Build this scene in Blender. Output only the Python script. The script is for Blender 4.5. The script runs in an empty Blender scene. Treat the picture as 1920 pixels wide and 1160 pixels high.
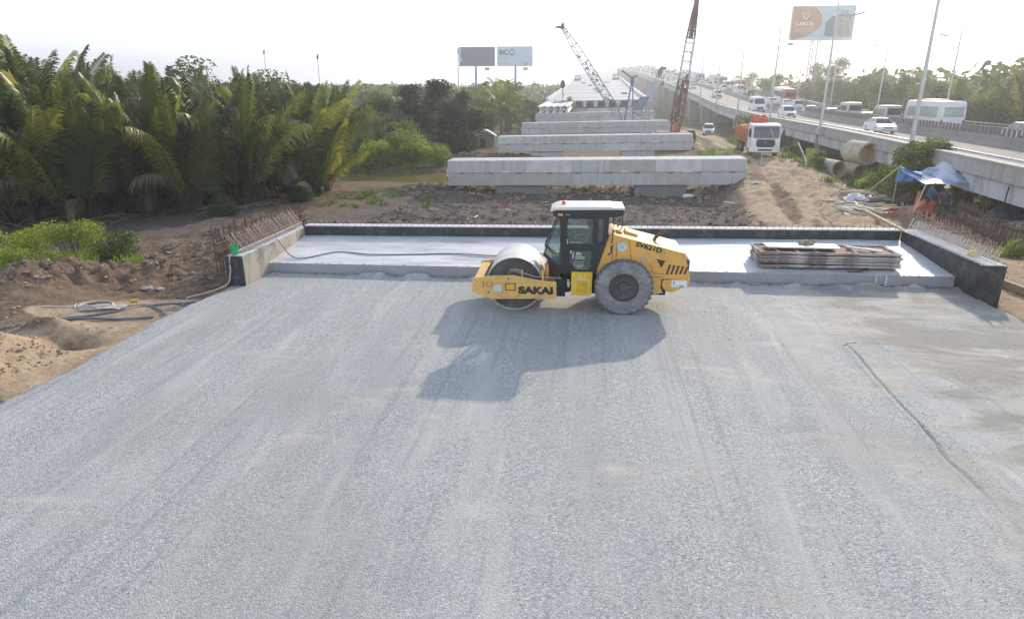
import bpy, bmesh, math, random
import numpy as np
from mathutils import Vector, Matrix
R = math.radians
SC = bpy.context.scene
COL = SC.collection
random.seed(7)

# ------------------------------------------------------------------ camera
cam = bpy.data.cameras.new("camera"); camo = bpy.data.objects.new("camera", cam); COL.objects.link(camo)
cam.sensor_width = 36; cam.lens = 36 * 1212 / 1920
cam.clip_start = 0.1; cam.clip_end = 9000
camo.location = (0, 0, 5.7); camo.rotation_euler = (R(90 - 18.6), 0, R(6.9))
SC.camera = camo

# ------------------------------------------------------------------ light
SUN_V = Vector((2.4, 5.85, 2.95)).normalized()
sun_el = math.asin(SUN_V.z); sun_az = math.atan2(SUN_V.x, SUN_V.y)
w = bpy.data.worlds.new("World"); SC.world = w; w.use_nodes = True
nt = w.node_tree; nt.nodes.clear()
wo = nt.nodes.new('ShaderNodeOutputWorld'); bg = nt.nodes.new('ShaderNodeBackground')
sky = nt.nodes.new('ShaderNodeTexSky'); sky.sky_type = 'NISHITA'; sky.sun_disc = False
sky.sun_elevation = sun_el; sky.sun_rotation = sun_az
sky.air_density = 1.0; sky.dust_density = 1.6; sky.ozone_density = 3.0; sky.altitude = 10
# thin bright high cloud over the blue, uneven
tc = nt.nodes.new('ShaderNodeTexCoord'); mp = nt.nodes.new('ShaderNodeMapping'); mp.inputs['Scale'].default_value = (1, 1, 2.6)
no = nt.nodes.new('ShaderNodeTexNoise'); no.inputs['Scale'].default_value = 1.6; no.inputs['Detail'].default_value = 6; no.inputs['Roughness'].default_value = .55
cr = nt.nodes.new('ShaderNodeValToRGB'); cr.color_ramp.elements[0].position = .33; cr.color_ramp.elements[1].position = .62
cr.color_ramp.elements[0].color = (.80, .80, .80, 1); cr.color_ramp.elements[1].color = (1, 1, 1, 1)
mx = nt.nodes.new('ShaderNodeMixRGB'); mx.inputs[2].default_value = (7.0, 7.35, 7.8, 1)
sx = nt.nodes.new('ShaderNodeSeparateXYZ'); el_ = nt.nodes.new('ShaderNodeMapRange'); el_.inputs['From Min'].default_value = .14; el_.inputs['From Max'].default_value = .80
el_.inputs['To Min'].default_value = 1.0; el_.inputs['To Max'].default_value = .0; ml = nt.nodes.new('ShaderNodeMath'); ml.operation = 'MULTIPLY'
nt.links.new(tc.outputs['Generated'], sx.inputs[0]); nt.links.new(sx.outputs[2], el_.inputs[0]); nt.links.new(el_.outputs[0], ml.inputs[0])
nt.links.new(tc.outputs['Generated'], mp.inputs[0]); nt.links.new(mp.outputs[0], no.inputs['Vector'])
nt.links.new(no.outputs[0], cr.inputs[0]); nt.links.new(cr.outputs[0], ml.inputs[1]); nt.links.new(ml.outputs[0], mx.inputs[0]); nt.links.new(sky.outputs[0], mx.inputs[1])
nt.links.new(mx.outputs[0], bg.inputs[0]); nt.links.new(bg.outputs[0], wo.inputs[0])
bg.inputs[1].default_value = 0.15
sl = bpy.data.lights.new("sun", 'SUN'); so = bpy.data.objects.new("sun", sl); COL.objects.link(so)
sl.energy = 2.6; sl.angle = R(.9); sl.color = (1, .87, .68)
so.rotation_euler = (-SUN_V).to_track_quat('-Z', 'Y').to_euler()
SC.view_settings.view_transform = 'Standard'; SC.view_settings.look = 'None'
SC.view_settings.exposure = 0.66; SC.view_settings.gamma = 1
SC.cycles.max_bounces = 6; SC.cycles.transparent_max_bounces = 12
SC.cycles.volume_bounces = 0; SC.cycles.caustics_reflective = False; SC.cycles.caustics_refractive = False

# ------------------------------------------------------------------ tagging
def tag(o, label=None, cat=None, group=None, kind=None):
    if label: o['label'] = label
    if cat: o['category'] = cat
    if group: o['group'] = group
    if kind: o['kind'] = kind
    return o
def thing(name, label, cat, loc=(0, 0, 0), rz=0, group=None):
    o = bpy.data.objects.new(name, None); COL.objects.link(o)
    o.location = loc; o.rotation_euler = (0, 0, rz); o.empty_display_size = .3
    return tag(o, label, cat, group)
def copy_tree(o, parent=None):
    c = o.copy(); COL.objects.link(c)
    if parent is not None: c.parent = parent
    for ch in list(o.children): copy_tree(ch, c)
    return c
def place(proto, loc, rz=0, label=None, group=None, scale=None, cat=None):
    """first use places the thing itself, later uses place copies"""
    if proto.get('_used'): o = copy_tree(proto)
    else: o = proto; o['_used'] = 1
    o.location = loc; o.rotation_euler = (0, 0, rz)
    if label: o['label'] = label
    if group: o['group'] = group
    if cat: o['category'] = cat
    if scale: o.scale = (scale,) * 3 if not isinstance(scale, tuple) else scale
    return o

# ------------------------------------------------------------------ materials
def mat(name, col, rough=.8, var=.18, scale=2.0, metal=0, bump=0, bscale=30, col2=None, c2pos=(.5, .62), c2scale=3, stretch=(1, 1, 1), spec=None, alpha=None):
    m = bpy.data.materials.new(name); m.use_nodes = True; n = m.node_tree; N = n.nodes; L = n.links
    b = N['Principled BSDF']; b.inputs['Roughness'].default_value = rough; b.inputs['Metallic'].default_value = metal
    if spec is not None: b.inputs['Specular IOR Level'].default_value = spec
    t = N.new('ShaderNodeTexCoord'); mpn = N.new('ShaderNodeMapping'); mpn.inputs['Scale'].default_value = stretch
    L.new(t.outputs['Object'], mpn.inputs[0])
    no = N.new('ShaderNodeTexNoise'); no.inputs['Scale'].default_value = scale; no.inputs['Detail'].default_value = 7; no.inputs['Roughness'].default_value = .65
    L.new(mpn.outputs[0], no.inputs['Vector'])
    cr = N.new('ShaderNodeValToRGB'); e = cr.color_ramp.elements
    e[0].position = .28; e[1].position = .72
    e[0].color = [c * (1 - var) for c in col] + [1]; e[1].color = [min(1, c * (1 + var)) for c in col] + [1]
    L.new(no.outputs[0], cr.inputs[0]); out = cr.outputs[0]
    if col2:
        n2 = N.new('ShaderNodeTexNoise'); n2.inputs['Scale'].default_value = c2scale; n2.inputs['Detail'].default_value = 5; n2.inputs['Roughness'].default_value = .7
        L.new(mpn.outputs[0], n2.inputs['Vector'])
        c2 = N.new('ShaderNodeValToRGB'); c2.color_ramp.elements[0].position = c2pos[0]; c2.color_ramp.elements[1].position = c2pos[1]
        L.new(n2.outputs[0], c2.inputs[0])
        mx = N.new('ShaderNodeMixRGB'); mx.inputs[2].default_value = list(col2) + [1]
        L.new(c2.outputs[0], mx.inputs[0]); L.new(out, mx.inputs[1]); out = mx.outputs[0]
    L.new(out, b.inputs['Base Color'])
    if bump:
        n3 = N.new('ShaderNodeTexNoise'); n3.inputs['Scale'].default_value = bscale; n3.inputs['Detail'].default_value = 5
        L.new(t.outputs['Object'], n3.inputs['Vector'])
        bp = N.new('ShaderNodeBump'); bp.inputs['Strength'].default_value = bump; bp.inputs['Distance'].default_value = .05
        L.new(n3.outputs[0], bp.inputs['Height']); L.new(bp.outputs[0], b.inputs['Normal'])
    return m
def glass(name, col=(.5, .6, .58), alpha=.35, rough=.05):
    m = bpy.data.materials.new(name); m.use_nodes = True; n = m.node_tree; N = n.nodes; L = n.links
    b = N['Principled BSDF']; b.inputs['Base Color'].default_value = [c * .6 for c in col] + [1]; b.inputs['Roughness'].default_value = rough
    b.inputs['Specular IOR Level'].default_value = .8
    tr = N.new('ShaderNodeBsdfTransparent'); tr.inputs[0].default_value = list(col) + [1]
    mx = N.new('ShaderNodeMixShader'); mx.inputs[0].default_value = alpha
    L.new(tr.outputs[0], mx.inputs[1]); L.new(b.outputs[0], mx.inputs[2]); L.new(mx.outputs[0], N['Material Output'].inputs[0])
    return m
def leafmat(name, c0, c1, c2, trans=.4, rough=.55):
    """tint attribute 0..1 runs c0 > c1 > c2; object random shifts brightness a little"""
    m = bpy.data.materials.new(name); m.use_nodes = True; n = m.node_tree; N = n.nodes; L = n.links
    b = N['Principled BSDF']; b.inputs['Roughness'].default_value = rough
    a = N.new('ShaderNodeAttribute'); a.attribute_name = 'tint'
    cr = N.new('ShaderNodeValToRGB'); e = cr.color_ramp.elements; e[0].color = list(c0) + [1]; e[1].color = list(c2) + [1]
    k = cr.color_ramp.elements.new(.5); k.color = list(c1) + [1]
    L.new(a.outputs['Fac'], cr.inputs[0])
    oi = N.new('ShaderNodeObjectInfo'); hs = N.new('ShaderNodeHueSaturation')
    mr = N.new('ShaderNodeMapRange'); mr.inputs['To Min'].default_value = .75; mr.inputs['To Max'].default_value = 1.3
    L.new(oi.outputs['Random'], mr.inputs[0]); L.new(mr.outputs[0], hs.inputs['Value']); L.new(cr.outputs[0], hs.inputs['Color'])
    L.new(hs.outputs[0], b.inputs['Base Color'])
    tl = N.new('ShaderNodeBsdfTranslucent'); g = N.new('ShaderNodeMixRGB'); g.blend_type = 'MULTIPLY'; g.inputs[0].default_value = 1
    g.inputs[2].default_value = (1.5, 1.45, .7, 1); L.new(hs.outputs[0], g.inputs[1]); L.new(g.outputs[0], tl.inputs[0])
    mx = N.new('ShaderNodeMixShader'); mx.inputs[0].default_value = trans
    L.new(b.outputs[0], mx.inputs[1]); L.new(tl.outputs[0], mx.inputs[2]); L.new(mx.outputs[0], N['Material Output'].inputs[0])
    return m

# ------------------------------------------------------------------ mesh builder
class MB:
    def __init__(s): s.v = []; s.f = []; s.m = []; s.t = []; s.cur = 0; s.tint = 0.5
    def add(s, vs, fs):
        k = len(s.v); s.v += [tuple(p) for p in vs]; s.t += [s.tint] * len(vs)
        s.f += [tuple(i + k for i in f) for f in fs]; s.m += [s.cur] * len(fs); return s
    def box(s, x0, x1, y0, y1, z0, z1, M=None):
        vs = [Vector((x, y, z)) for z in (z0, z1) for y in (y0, y1) for x in (x0, x1)]
        if M: vs = [M @ v for v in vs]
        return s.add(vs, [(0, 2, 3, 1), (4, 5, 7, 6), (0, 1, 5, 4), (2, 6, 7, 3), (0, 4, 6, 2), (1, 3, 7, 5)])
    def cbox(s, c, d, rz=0, ry=0, rx=0):
        M = Matrix.Translation(c) @ Matrix.Rotation(rz, 4, 'Z') @ Matrix.Rotation(ry, 4, 'Y') @ Matrix.Rotation(rx, 4, 'X')
        return s.box(-d[0] / 2, d[0] / 2, -d[1] / 2, d[1] / 2, -d[2] / 2, d[2] / 2, M)
    def prism(s, poly, ax, a, b):
        """poly 2D extruded along axis ax from a to b. ax 'y': poly=(x,z); 'x': (y,z); 'z': (x,y)"""
        def P(p, q): return {'y': (p[0], q, p[1]), 'x': (q, p[0], p[1]), 'z': (p[0], p[1], q)}[ax]
        n = len(poly); vs = [P(p, a) for p in poly] + [P(p, b) for p in poly]
        fs = [tuple(range(n)), tuple(range(2 * n - 1, n - 1, -1))] + [(i, i + n, (i + 1) % n + n, (i + 1) % n) for i in range(n)]
        return s.add(vs, fs)
    def tube(s, pts, r, n=6, r1=None, closed=False):
        pts = [Vector(p) for p in pts]; k = len(pts); rings = []; vs = []
        for i, p in enumerate(pts):
            if closed: d = pts[(i + 1) % k] - pts[i - 1]
            else: d = pts[min(i + 1, k - 1)] - pts[max(i - 1, 0)]
            d.normalize(); u = d.cross(Vector((0, 0, 1)))
            if u.length < .05: u = d.cross(Vector((1, 0, 0)))
            u.normalize(); q = d.cross(u)
            rr = r if r1 is None else r + (r1 - r) * i / max(1, k - 1)
            for j in range(n):
                a = 2 * math.pi * j / n; vs.append(p + u * (rr * math.cos(a)) + q * (rr * math.sin(a)))
        fs = []
        for i in range(k if closed else k - 1):
            i2 = (i + 1) % k
            for j in range(n): fs.append((i * n + j, i * n + (j + 1) % n, i2 * n + (j + 1) % n, i2 * n + j))
        if not closed: fs += [tuple(range(n - 1, -1, -1)), tuple(range((k - 1) * n, k * n))]
        return s.add(vs, fs)
    def lathe(s, prof, c, ax='y', n=32, cap=True):
        """prof list of (radius, along)"""
        vs = []; k = len(prof)
        for (r, h) in prof:
            for j in range(n):
                a = 2 * math.pi * j / n; A, B = r * math.cos(a), r * math.sin(a)
                vs.append({'y': (c[0] + A, c[1] + h, c[2] + B), 'x': (c[0] + h, c[1] + A, c[2] + B), 'z': (c[0] + A, c[1] + B, c[2] + h)}[ax])
        fs = [(i * n + j, i * n + (j + 1) % n, (i + 1) * n + (j + 1) % n, (i + 1) * n + j) for i in range(k - 1) for j in range(n)]
        if cap and prof[0][0] > 1e-6: fs.append(tuple(range(n - 1, -1, -1)))
        if cap and prof[-1][0] > 1e-6: fs.append(tuple(range((k - 1) * n, k * n)))
        return s.add(vs, fs)
    def sphere(s, c, r, nu=10, nv=6, sc=(1, 1, 1)):
        prof = [(max(1e-7, math.sin(math.pi * i / nv)), -math.cos(math.pi * i / nv)) for i in range(nv + 1)]
        vs = []; k = len(prof)
        for (a, h) in prof:
            for j in range(nu):
                t = 2 * math.pi * j / nu; vs.append((c[0] + r * sc[0] * a * math.cos(t), c[1] + r * sc[1] * a * math.sin(t), c[2] + r * sc[2] * h))
        return s.add(vs, [(i * nu + j, i * nu + (j + 1) % nu, (i + 1) * nu + (j + 1) % nu, (i + 1) * nu + j) for i in range(k - 1) for j in range(nu)])
    def build(s, name, mats, parent=None, smooth=False, bevel=0, tint=False, fix=True):
        me = bpy.data.meshes.new(name); me.from_pydata(s.v, [], s.f)
        if not isinstance(mats, (list, tuple)): mats = [mats]
        for m in mats: me.materials.append(m)
        if len(mats) > 1: me.polygons.foreach_set('material_index', s.m)
        if tint: at = me.attributes.new('tint', 'FLOAT', 'POINT'); at.data.foreach_set('value', s.t)
        if fix and len(s.f) < 60000:
            bm = bmesh.new(); bm.from_mesh(me); bmesh.ops.recalc_face_normals(bm, faces=bm.faces); bm.to_mesh(me); bm.free()
        if smooth:
            me.shade_smooth()
            try: me.set_sharp_from_angle(angle=R(38))
            except Exception: pass
        me.update()
        o = bpy.data.objects.new(name, me); COL.objects.link(o)
        if parent is not None: o.parent = parent
        if bevel:
            b = o.modifiers.new('bevel', 'BEVEL'); b.width = bevel; b.segments = 2; b.limit_method = 'ANGLE'; b.angle_limit = R(35)
        return o
def text_mesh(name, txt, size, m, parent, loc, rot, depth=.004, weight=0.0, sx=1.0, align='LEFT', shear=0, bold=0):
    cu = bpy.data.curves.new(name, 'FONT'); cu.body = txt; cu.size = size; cu.extrude = depth; cu.offset = weight; cu.align_x = align; cu.shear = shear
    o = bpy.data.objects.new(name, cu); COL.objects.link(o); dg = bpy.context.evaluated_depsgraph_get()
    me = bpy.data.meshes.new_from_object(o.evaluated_get(dg)); bpy.data.objects.remove(o)
    if bold:
        vs = [v.co.copy() for v in me.vertices]; fs = [tuple(p.vertices) for p in me.polygons]; V = []; F = []
        for k, (dx, dy) in enumerate(((0, 0), (bold, 0), (-bold, 0), (0, bold), (0, -bold))):
            V += [(v.x + dx, v.y + dy, v.z + .0004 * k) for v in vs]; F += [tuple(i + k * len(vs) for i in f) for f in fs]
        me = bpy.data.meshes.new(name); me.from_pydata(V, [], F)
    me.materials.clear(); me.materials.append(m)
    t = bpy.data.objects.new(name, me); COL.objects.link(t); t.parent = parent; t.location = loc; t.rotation_euler = rot; t.scale = (sx, 1, 1)
    return t

# ------------------------------------------------------------------ numpy noise
def _h(i, j, seed):
    n = (i.astype(np.int64) * 374761393 + j.astype(np.int64) * 668265263 + seed * 974711) & 0xffffffff
    n = ((n ^ (n >> 13)) * 1274126177) & 0xffffffff
    return ((n ^ (n >> 16)) & 0xffff) / 65535.0
def vn(x, y, seed=0):
    i = np.floor(x); j = np.floor(y); u = x - i; v = y - j; u = u * u * (3 - 2 * u); v = v * v * (3 - 2 * v)
    a = _h(i, j, seed); b = _h(i + 1, j, seed); c = _h(i, j + 1, seed); d = _h(i + 1, j + 1, seed)
    return a + (b - a) * u + (c - a) * v + (a - b - c + d) * u * v
def fbm(x, y, o=4, seed=0):
    s = 0; a = .5; t = 0
    for k in range(o): s = s + a * vn(x, y, seed + k * 17); t += a; x = x * 2.03 + 3.1; y = y * 2.03 + 1.7; a *= .5
    return s / t
def sstep(a, b, x): t = np.clip((x - a) / (b - a), 0, 1); return t * t * (3 - 2 * t)
def blob(X, Y, cx, cy, rx, ry, ang=0, p=2):
    c, s = math.cos(ang), math.sin(ang); u = ((X - cx) * c + (Y - cy) * s) / rx; v = (-(X - cx) * s + (Y - cy) * c) / ry
    return np.exp(-(u * u + v * v))
def ip(T, y):
    if y <= T[0][0]: return T[0][1]
    for a, b in zip(T, T[1:]):
        if y <= b[0]: k = (y - a[0]) / (b[0] - a[0]); return a[1] + k * (b[1] - a[1])
    return T[-1][1]
def sip(T, y, w=14):   # smoothed
    return sum(ip(T, y + d) for d in (-w, -w / 2, 0, w / 2, w)) / 5
HAZE_D = 0.001
# ------------------------------------------------------------------ shared materials
M_conc = mat('concrete', (.55, .555, .55), .85, .08, 1.1, bump=.25, bscale=14, col2=(.42, .41, .39), c2scale=1.6, c2pos=(.5, .68), stretch=(2.2, 1, .30))
M_conc2 = mat('concrete_pale', (.64, .65, .65), .85, .10, 1.4, bump=.2, bscale=14, col2=(.56, .56, .55), c2scale=1.2)
M_conc3 = mat('concrete_brown', (.50, .47, .43), .85, .14, 1.4, bump=.2, bscale=14)
M_concdark = mat('concrete_dark', (.22, .23, .23), .9, .2, 2, bump=.2)  # dark grey concrete, shared by slots, near columns, bent caps and small boxes
M_via = mat('viaduct_concrete', (.42, .41, .39), .9, .16, 1.0, bump=.2, bscale=10, col2=(.25, .245, .235), c2pos=(.48, .75), c2scale=1.2, stretch=(1, 1.6, .12))
M_viag = mat('girder_concrete', (.58, .60, .62), .85, .10, .6, col2=(.38, .38, .37), c2scale=.8, stretch=(1, 1, .25))
M_asph = mat('asphalt', (.12, .12, .125), .9, .2, 1.5, stretch=(1, .15, 1))
M_roadpale = mat('pale_lane', (.27, .255, .235), .9, .15, 1.2, stretch=(1, .1, 1))
M_bitumen = mat('bitumen', (.030, .033, .034), .45, .35, 2.5, bump=.25, bscale=8, col2=(.075, .08, .08), c2scale=3)
M_rust = mat('rusty_steel', (.17, .11, .08), .8, .35, 9, metal=.3)
M_barlight = mat('dusty_rebar', (.33, .27, .23), .6, .25, 9, metal=.35)
M_barpale = mat('pale_rebar', (.55, .50, .45), .6, .2, 9)
M_steel = mat('galvanised_steel', (.50, .51, .53), .45, .12, 4, metal=.7)
M_timber = mat('timber', (.46, .36, .24), .85, .3, 6, stretch=(1, 1, 6))
M_timberpale = mat('pale_timber', (.66, .62, .52), .8, .15, 4)
M_black = mat('black_rubber', (.025, .025, .027), .6, .3, 6)
M_hose = mat('grey_hose', (.16, .18, .22), .6, .25, 3)
M_hosepale = mat('pale_hose', (.55, .48, .44), .6, .2, 3)
M_white = mat('white_paint', (.80, .81, .82), .35, .06, 2)
M_bluetarp = mat('blue_tarp', (.16, .27, .45), .55, .25, 2.2, bump=.5, bscale=5, col2=(.56, .60, .66), c2pos=(.42, .56), c2scale=.9)
M_orange = mat('orange_paint', (.52, .12, .065), .6, .2, 4, col2=(.45, .16, .09), c2scale=5, c2pos=(.55, .7))

# ------------------------------------------------------------------ terrain
def terrain_h(X, Y):
    z = -1.45 + .25 * (fbm(X * .08, Y * .08, 3, 3) - .5)
    # platform the ramp stands on, and its shoulders
    left = sstep(-21, -15.5, X) * (1 - sstep(17.5, 23.5, Y)) * (1 - sstep(10, 14, X))
    z = z + (-.16 - z) * left
    lm = sstep(-28, -17, X) * sstep(16, 19, Y) * (1 - sstep(30, 42, Y)) * (1 - sstep(-11.2, -10.8, X))
    z = z + (-.75 - z) * lm * .75
    rt = sstep(9, 11, X) * (1 - sstep(27, 34, Y)) * (1 - sstep(26, 40, X))
    z = z + (-.26 - z) * rt
    yard = sstep(10.5, 14, X) * sstep(24, 30, Y) * (1 - sstep(52, 66, Y)) * (1 - sstep(30, 45, X))
    z = z + (-.62 - z) * yard
    # mud flat between abutment and first pier
    mf = sstep(-13, -10.5, X) * sstep(24.2, 25.5, Y) * (1 - sstep(44, 60, Y)) * (1 - sstep(7, 11, X))
    z = z + (-1.05 - .42 * sstep(36, 45, Y) - z) * mf
    # haul road bank
    xc = 10.6 + np.clip(Y - 30, 0, 32) * .155 + np.clip(Y - 62, 0, 400) * .035
    wd = np.abs(X - xc); hr = (1 - sstep(2.4, 5.2, wd)) * sstep(24.5, 27, Y) * (1 - sstep(105, 150, Y))
    zr = -.45 + .62 * sstep(32, 58, Y) - 1.2 * sstep(64, 84, Y)
    z = z + (zr - z) * hr
    core = (1 - sstep(1.5, 3.0, wd)) * hr
    # river
    rv = sstep(53.0, 55.5, Y) * (1 - sstep(61, 64, Y)) * (1 - sstep(-13, -11, X + .8 * (fbm(Y * .5, Y * 0, 2) - .5)))
    z = z + (-3.2 - z) * rv
    # heaps
    hp = 1.15 * blob(X, Y, -17.9, 18.0, 1.5, 2.9, .10) + .6 * blob(X, Y, -15.9, 20.4, 1.3, 1.1) + .8 * blob(X, Y, -20.8, 14.8, 2.0, 2.2)
    hp2 = .48 * blob(X, Y, -13.75, 12.4, .9, .75) + .36 * blob(X, Y, -13.7, 14.05, .8, .36, .1) + .5 * blob(X, Y, -12.9, 11.0, .8, .7) - .42 * blob(X, Y, -12.55, 13.45, .55, .34) + .5 * blob(X, Y, -15, 10.5, 1.3, 1.2)
    hp3 = .55 * blob(X, Y, -14.5, 23.5, 1.6, 2.4) + .5 * blob(X, Y, -12.6, 47.5, 3, 1.8) + .30 * blob(X, Y, -9.2, 45.2, 2.5, 1.0) + .7 * blob(X, Y, -13, 73, 3.2, 2) + .4 * blob(X, Y, -8, 75, 4, 1.5) + .35 * blob(X, Y, 0, 51.0, 7, .9) + .35 * blob(X, Y, 9.5, 51, 2.0, 1.5)
    near = (1 - sstep(85, 120, Y)) * (1 - sstep(45, 70, np.abs(X)))
    z = z + hp + hp2 + hp3 * near
    # clods and ruts
    sandm = sand_mask(X, Y)
    rough = np.clip(.55 * (lm + mf) + .8 * np.clip(hp + hp2 + hp3, 0, .6) + .25 * (1 - left) + .2 * yard, 0, 1) * near * (1 - .8 * sandm)
    rough = np.maximum(rough, .06)
    z = z + rough * (.55 * (fbm(X * .9, Y * .9, 4, 11) - .5) + .30 * (1 - np.abs(2 * fbm(X * 2.6, Y * 2.6, 4, 5) - 1)) - .22)
    z = z + np.clip(hp2 * 3, 0, 1) * (.20 * (fbm(X * 3.1, Y * 3.1, 5, 81) - .5) + .16 * (1 - np.abs(2 * fbm(X * 5, Y * 5, 4, 82) - 1)) - .1)
    z = z + rough * np.clip(hp + hp2 + .2, 0, 1) * .38 * (fbm(X * 5.5, Y * 5.5, 4, 71) - .5) * 2
    z = z + mf * .16 * (fbm(X * .9, Y * 3.2, 4, 72) - .5) * 2
    z = z + .09 * sandm * (fbm(X * 2.3, Y * 2.3, 5, 92) - .5) + .05 * sandm * (fbm(X * 7, Y * 7, 3, 93) - .5)
    z = z - .24 * core * (np.exp(-((wd - .95) / .28) ** 2)) * (.6 + .8 * fbm(X * .3, Y * .25, 2, 9)) + .34 * hr * (fbm(X * 2.6, Y * .8, 5, 2) - .5) + .26 * hr * (fbm(X * 5, Y * 3.5, 4, 12) - .5)
    # keep everything under the ramp and slab below them
    under = sstep(-11.35, -11.1, X) * (1 - sstep(11.5, 11.8, X)) * (1 - sstep(22.3, 22.6, Y - (X + 10.5) * .083))
    z = z + (-.9 - z) * under
    return z
def sand_mask(X, Y):
    n = .9 * (fbm(X * .7, Y * .7, 3, 21) - .5)
    a = sstep(-.5, .3, -(Y - (15.1 + .78 * (X + 16.1))) + n) * (1 - sstep(-10, -9, X)) * sstep(-.35, .25, Y - (13.6 + .55 * (-12.2 - X) * (X > -99)) + .4 * n + .9 * sstep(-12.6, -11.9, X) * 3)
    b = sstep(10, 11, X) * (1 - sstep(24, 27, Y))
    return np.clip(a + b, 0, 1)
def terrain_soil(X, Y, Z):
    xc = 10.6 + np.clip(Y - 30, 0, 32) * .155 + np.clip(Y - 62, 0, 400) * .035
    hr = np.maximum(.30, sstep(.45, .62, fbm((X - xc) * 1.15, Y * .10, 4, 4) + .20 * np.exp(-((X - xc - .7) / 1.3) ** 2) - .02)) * (1 - sstep(2.2, 4.6, np.abs(X - xc - .3))) * sstep(24.0, 26, Y) * (1 - sstep(120, 160, Y))
    yard = sstep(12, 14, X) * sstep(24, 28, Y) * (1 - sstep(48, 56, Y)) * (1 - sstep(24, 28, X))
    tan = np.clip(sand_mask(X, Y) + hr * .9 + yard * .42 + .85 * blob(X, Y, -13.4, 12.4, 2.4, 2.2) + .55 * blob(X, Y, 2, 50.5, 9, 1.6), 0, 1)
    g = sstep(.50, .64, fbm(X * .35, Y * .35, 4, 31)) * (1 - .95 * blob(X, Y, -25, 34, 9, 7))
    far = np.clip(sstep(75, 95, Y) + sstep(-26, -34, X) * sstep(40, 50, Y) + sstep(30, 36, X), 0, 1)
    edge = blob(X, Y, -15.5, 44, 4, 6) * .9 + .6 * blob(X, Y, 19, 58, 2.5, 10) + .5 * blob(X, Y, 17.5, 46, 1.6, 3)
    green = np.clip(np.maximum(far * .9, g * edge * 2.2), 0, 1) * (1 - hr)
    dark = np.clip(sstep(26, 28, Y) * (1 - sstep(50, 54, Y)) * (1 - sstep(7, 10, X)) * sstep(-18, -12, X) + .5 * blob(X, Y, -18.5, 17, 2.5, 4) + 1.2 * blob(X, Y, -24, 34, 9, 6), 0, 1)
    return tan, green, dark
def axis(segs):
    out = []
    for a, b, st in segs: out += list(np.arange(a, b - 1e-6, st))
    return out
geo = lambda a, b, r: [a * (r ** k) for k in range(200) if a * (r ** k) < b]
gx = [-1800] + [-x for x in reversed(geo(46.5, 1700, 1.13))] + axis([(-46, -24, .4), (-24, -10.4, .13), (-10.4, 12, .32), (12, 26, .26), (26, 46, .7)]) + geo(46.5, 1700, 1.13) + [1800]
gy = [-60, -30, -12, 0] + axis([(4, 9, .5), (9, 24, .13), (24, 52, .24), (52, 84, .5)]) + geo(84.5, 1650, 1.05) + [1800]
gx = np.array(gx); gy = np.array(gy)
XX, YY = np.meshgrid(gx, gy); ZZ = terrain_h(XX, YY)
def grid_obj(name, XX, YY, ZZ, m):
    ny, nx = XX.shape; v = np.stack([XX.ravel(), YY.ravel(), ZZ.ravel()], 1)
    i = np.arange(ny - 1)[:, None] * nx + np.arange(nx - 1)[None, :]; i = i.ravel()
    f = np.stack([i, i + 1, i + nx + 1, i + nx], 1)
    me = bpy.data.meshes.new(name); me.from_pydata(v.tolist(), [], f.tolist()); me.materials.append(m); me.shade_smooth()
    o = bpy.data.objects.new(name, me); COL.objects.link(o); return o
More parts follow.
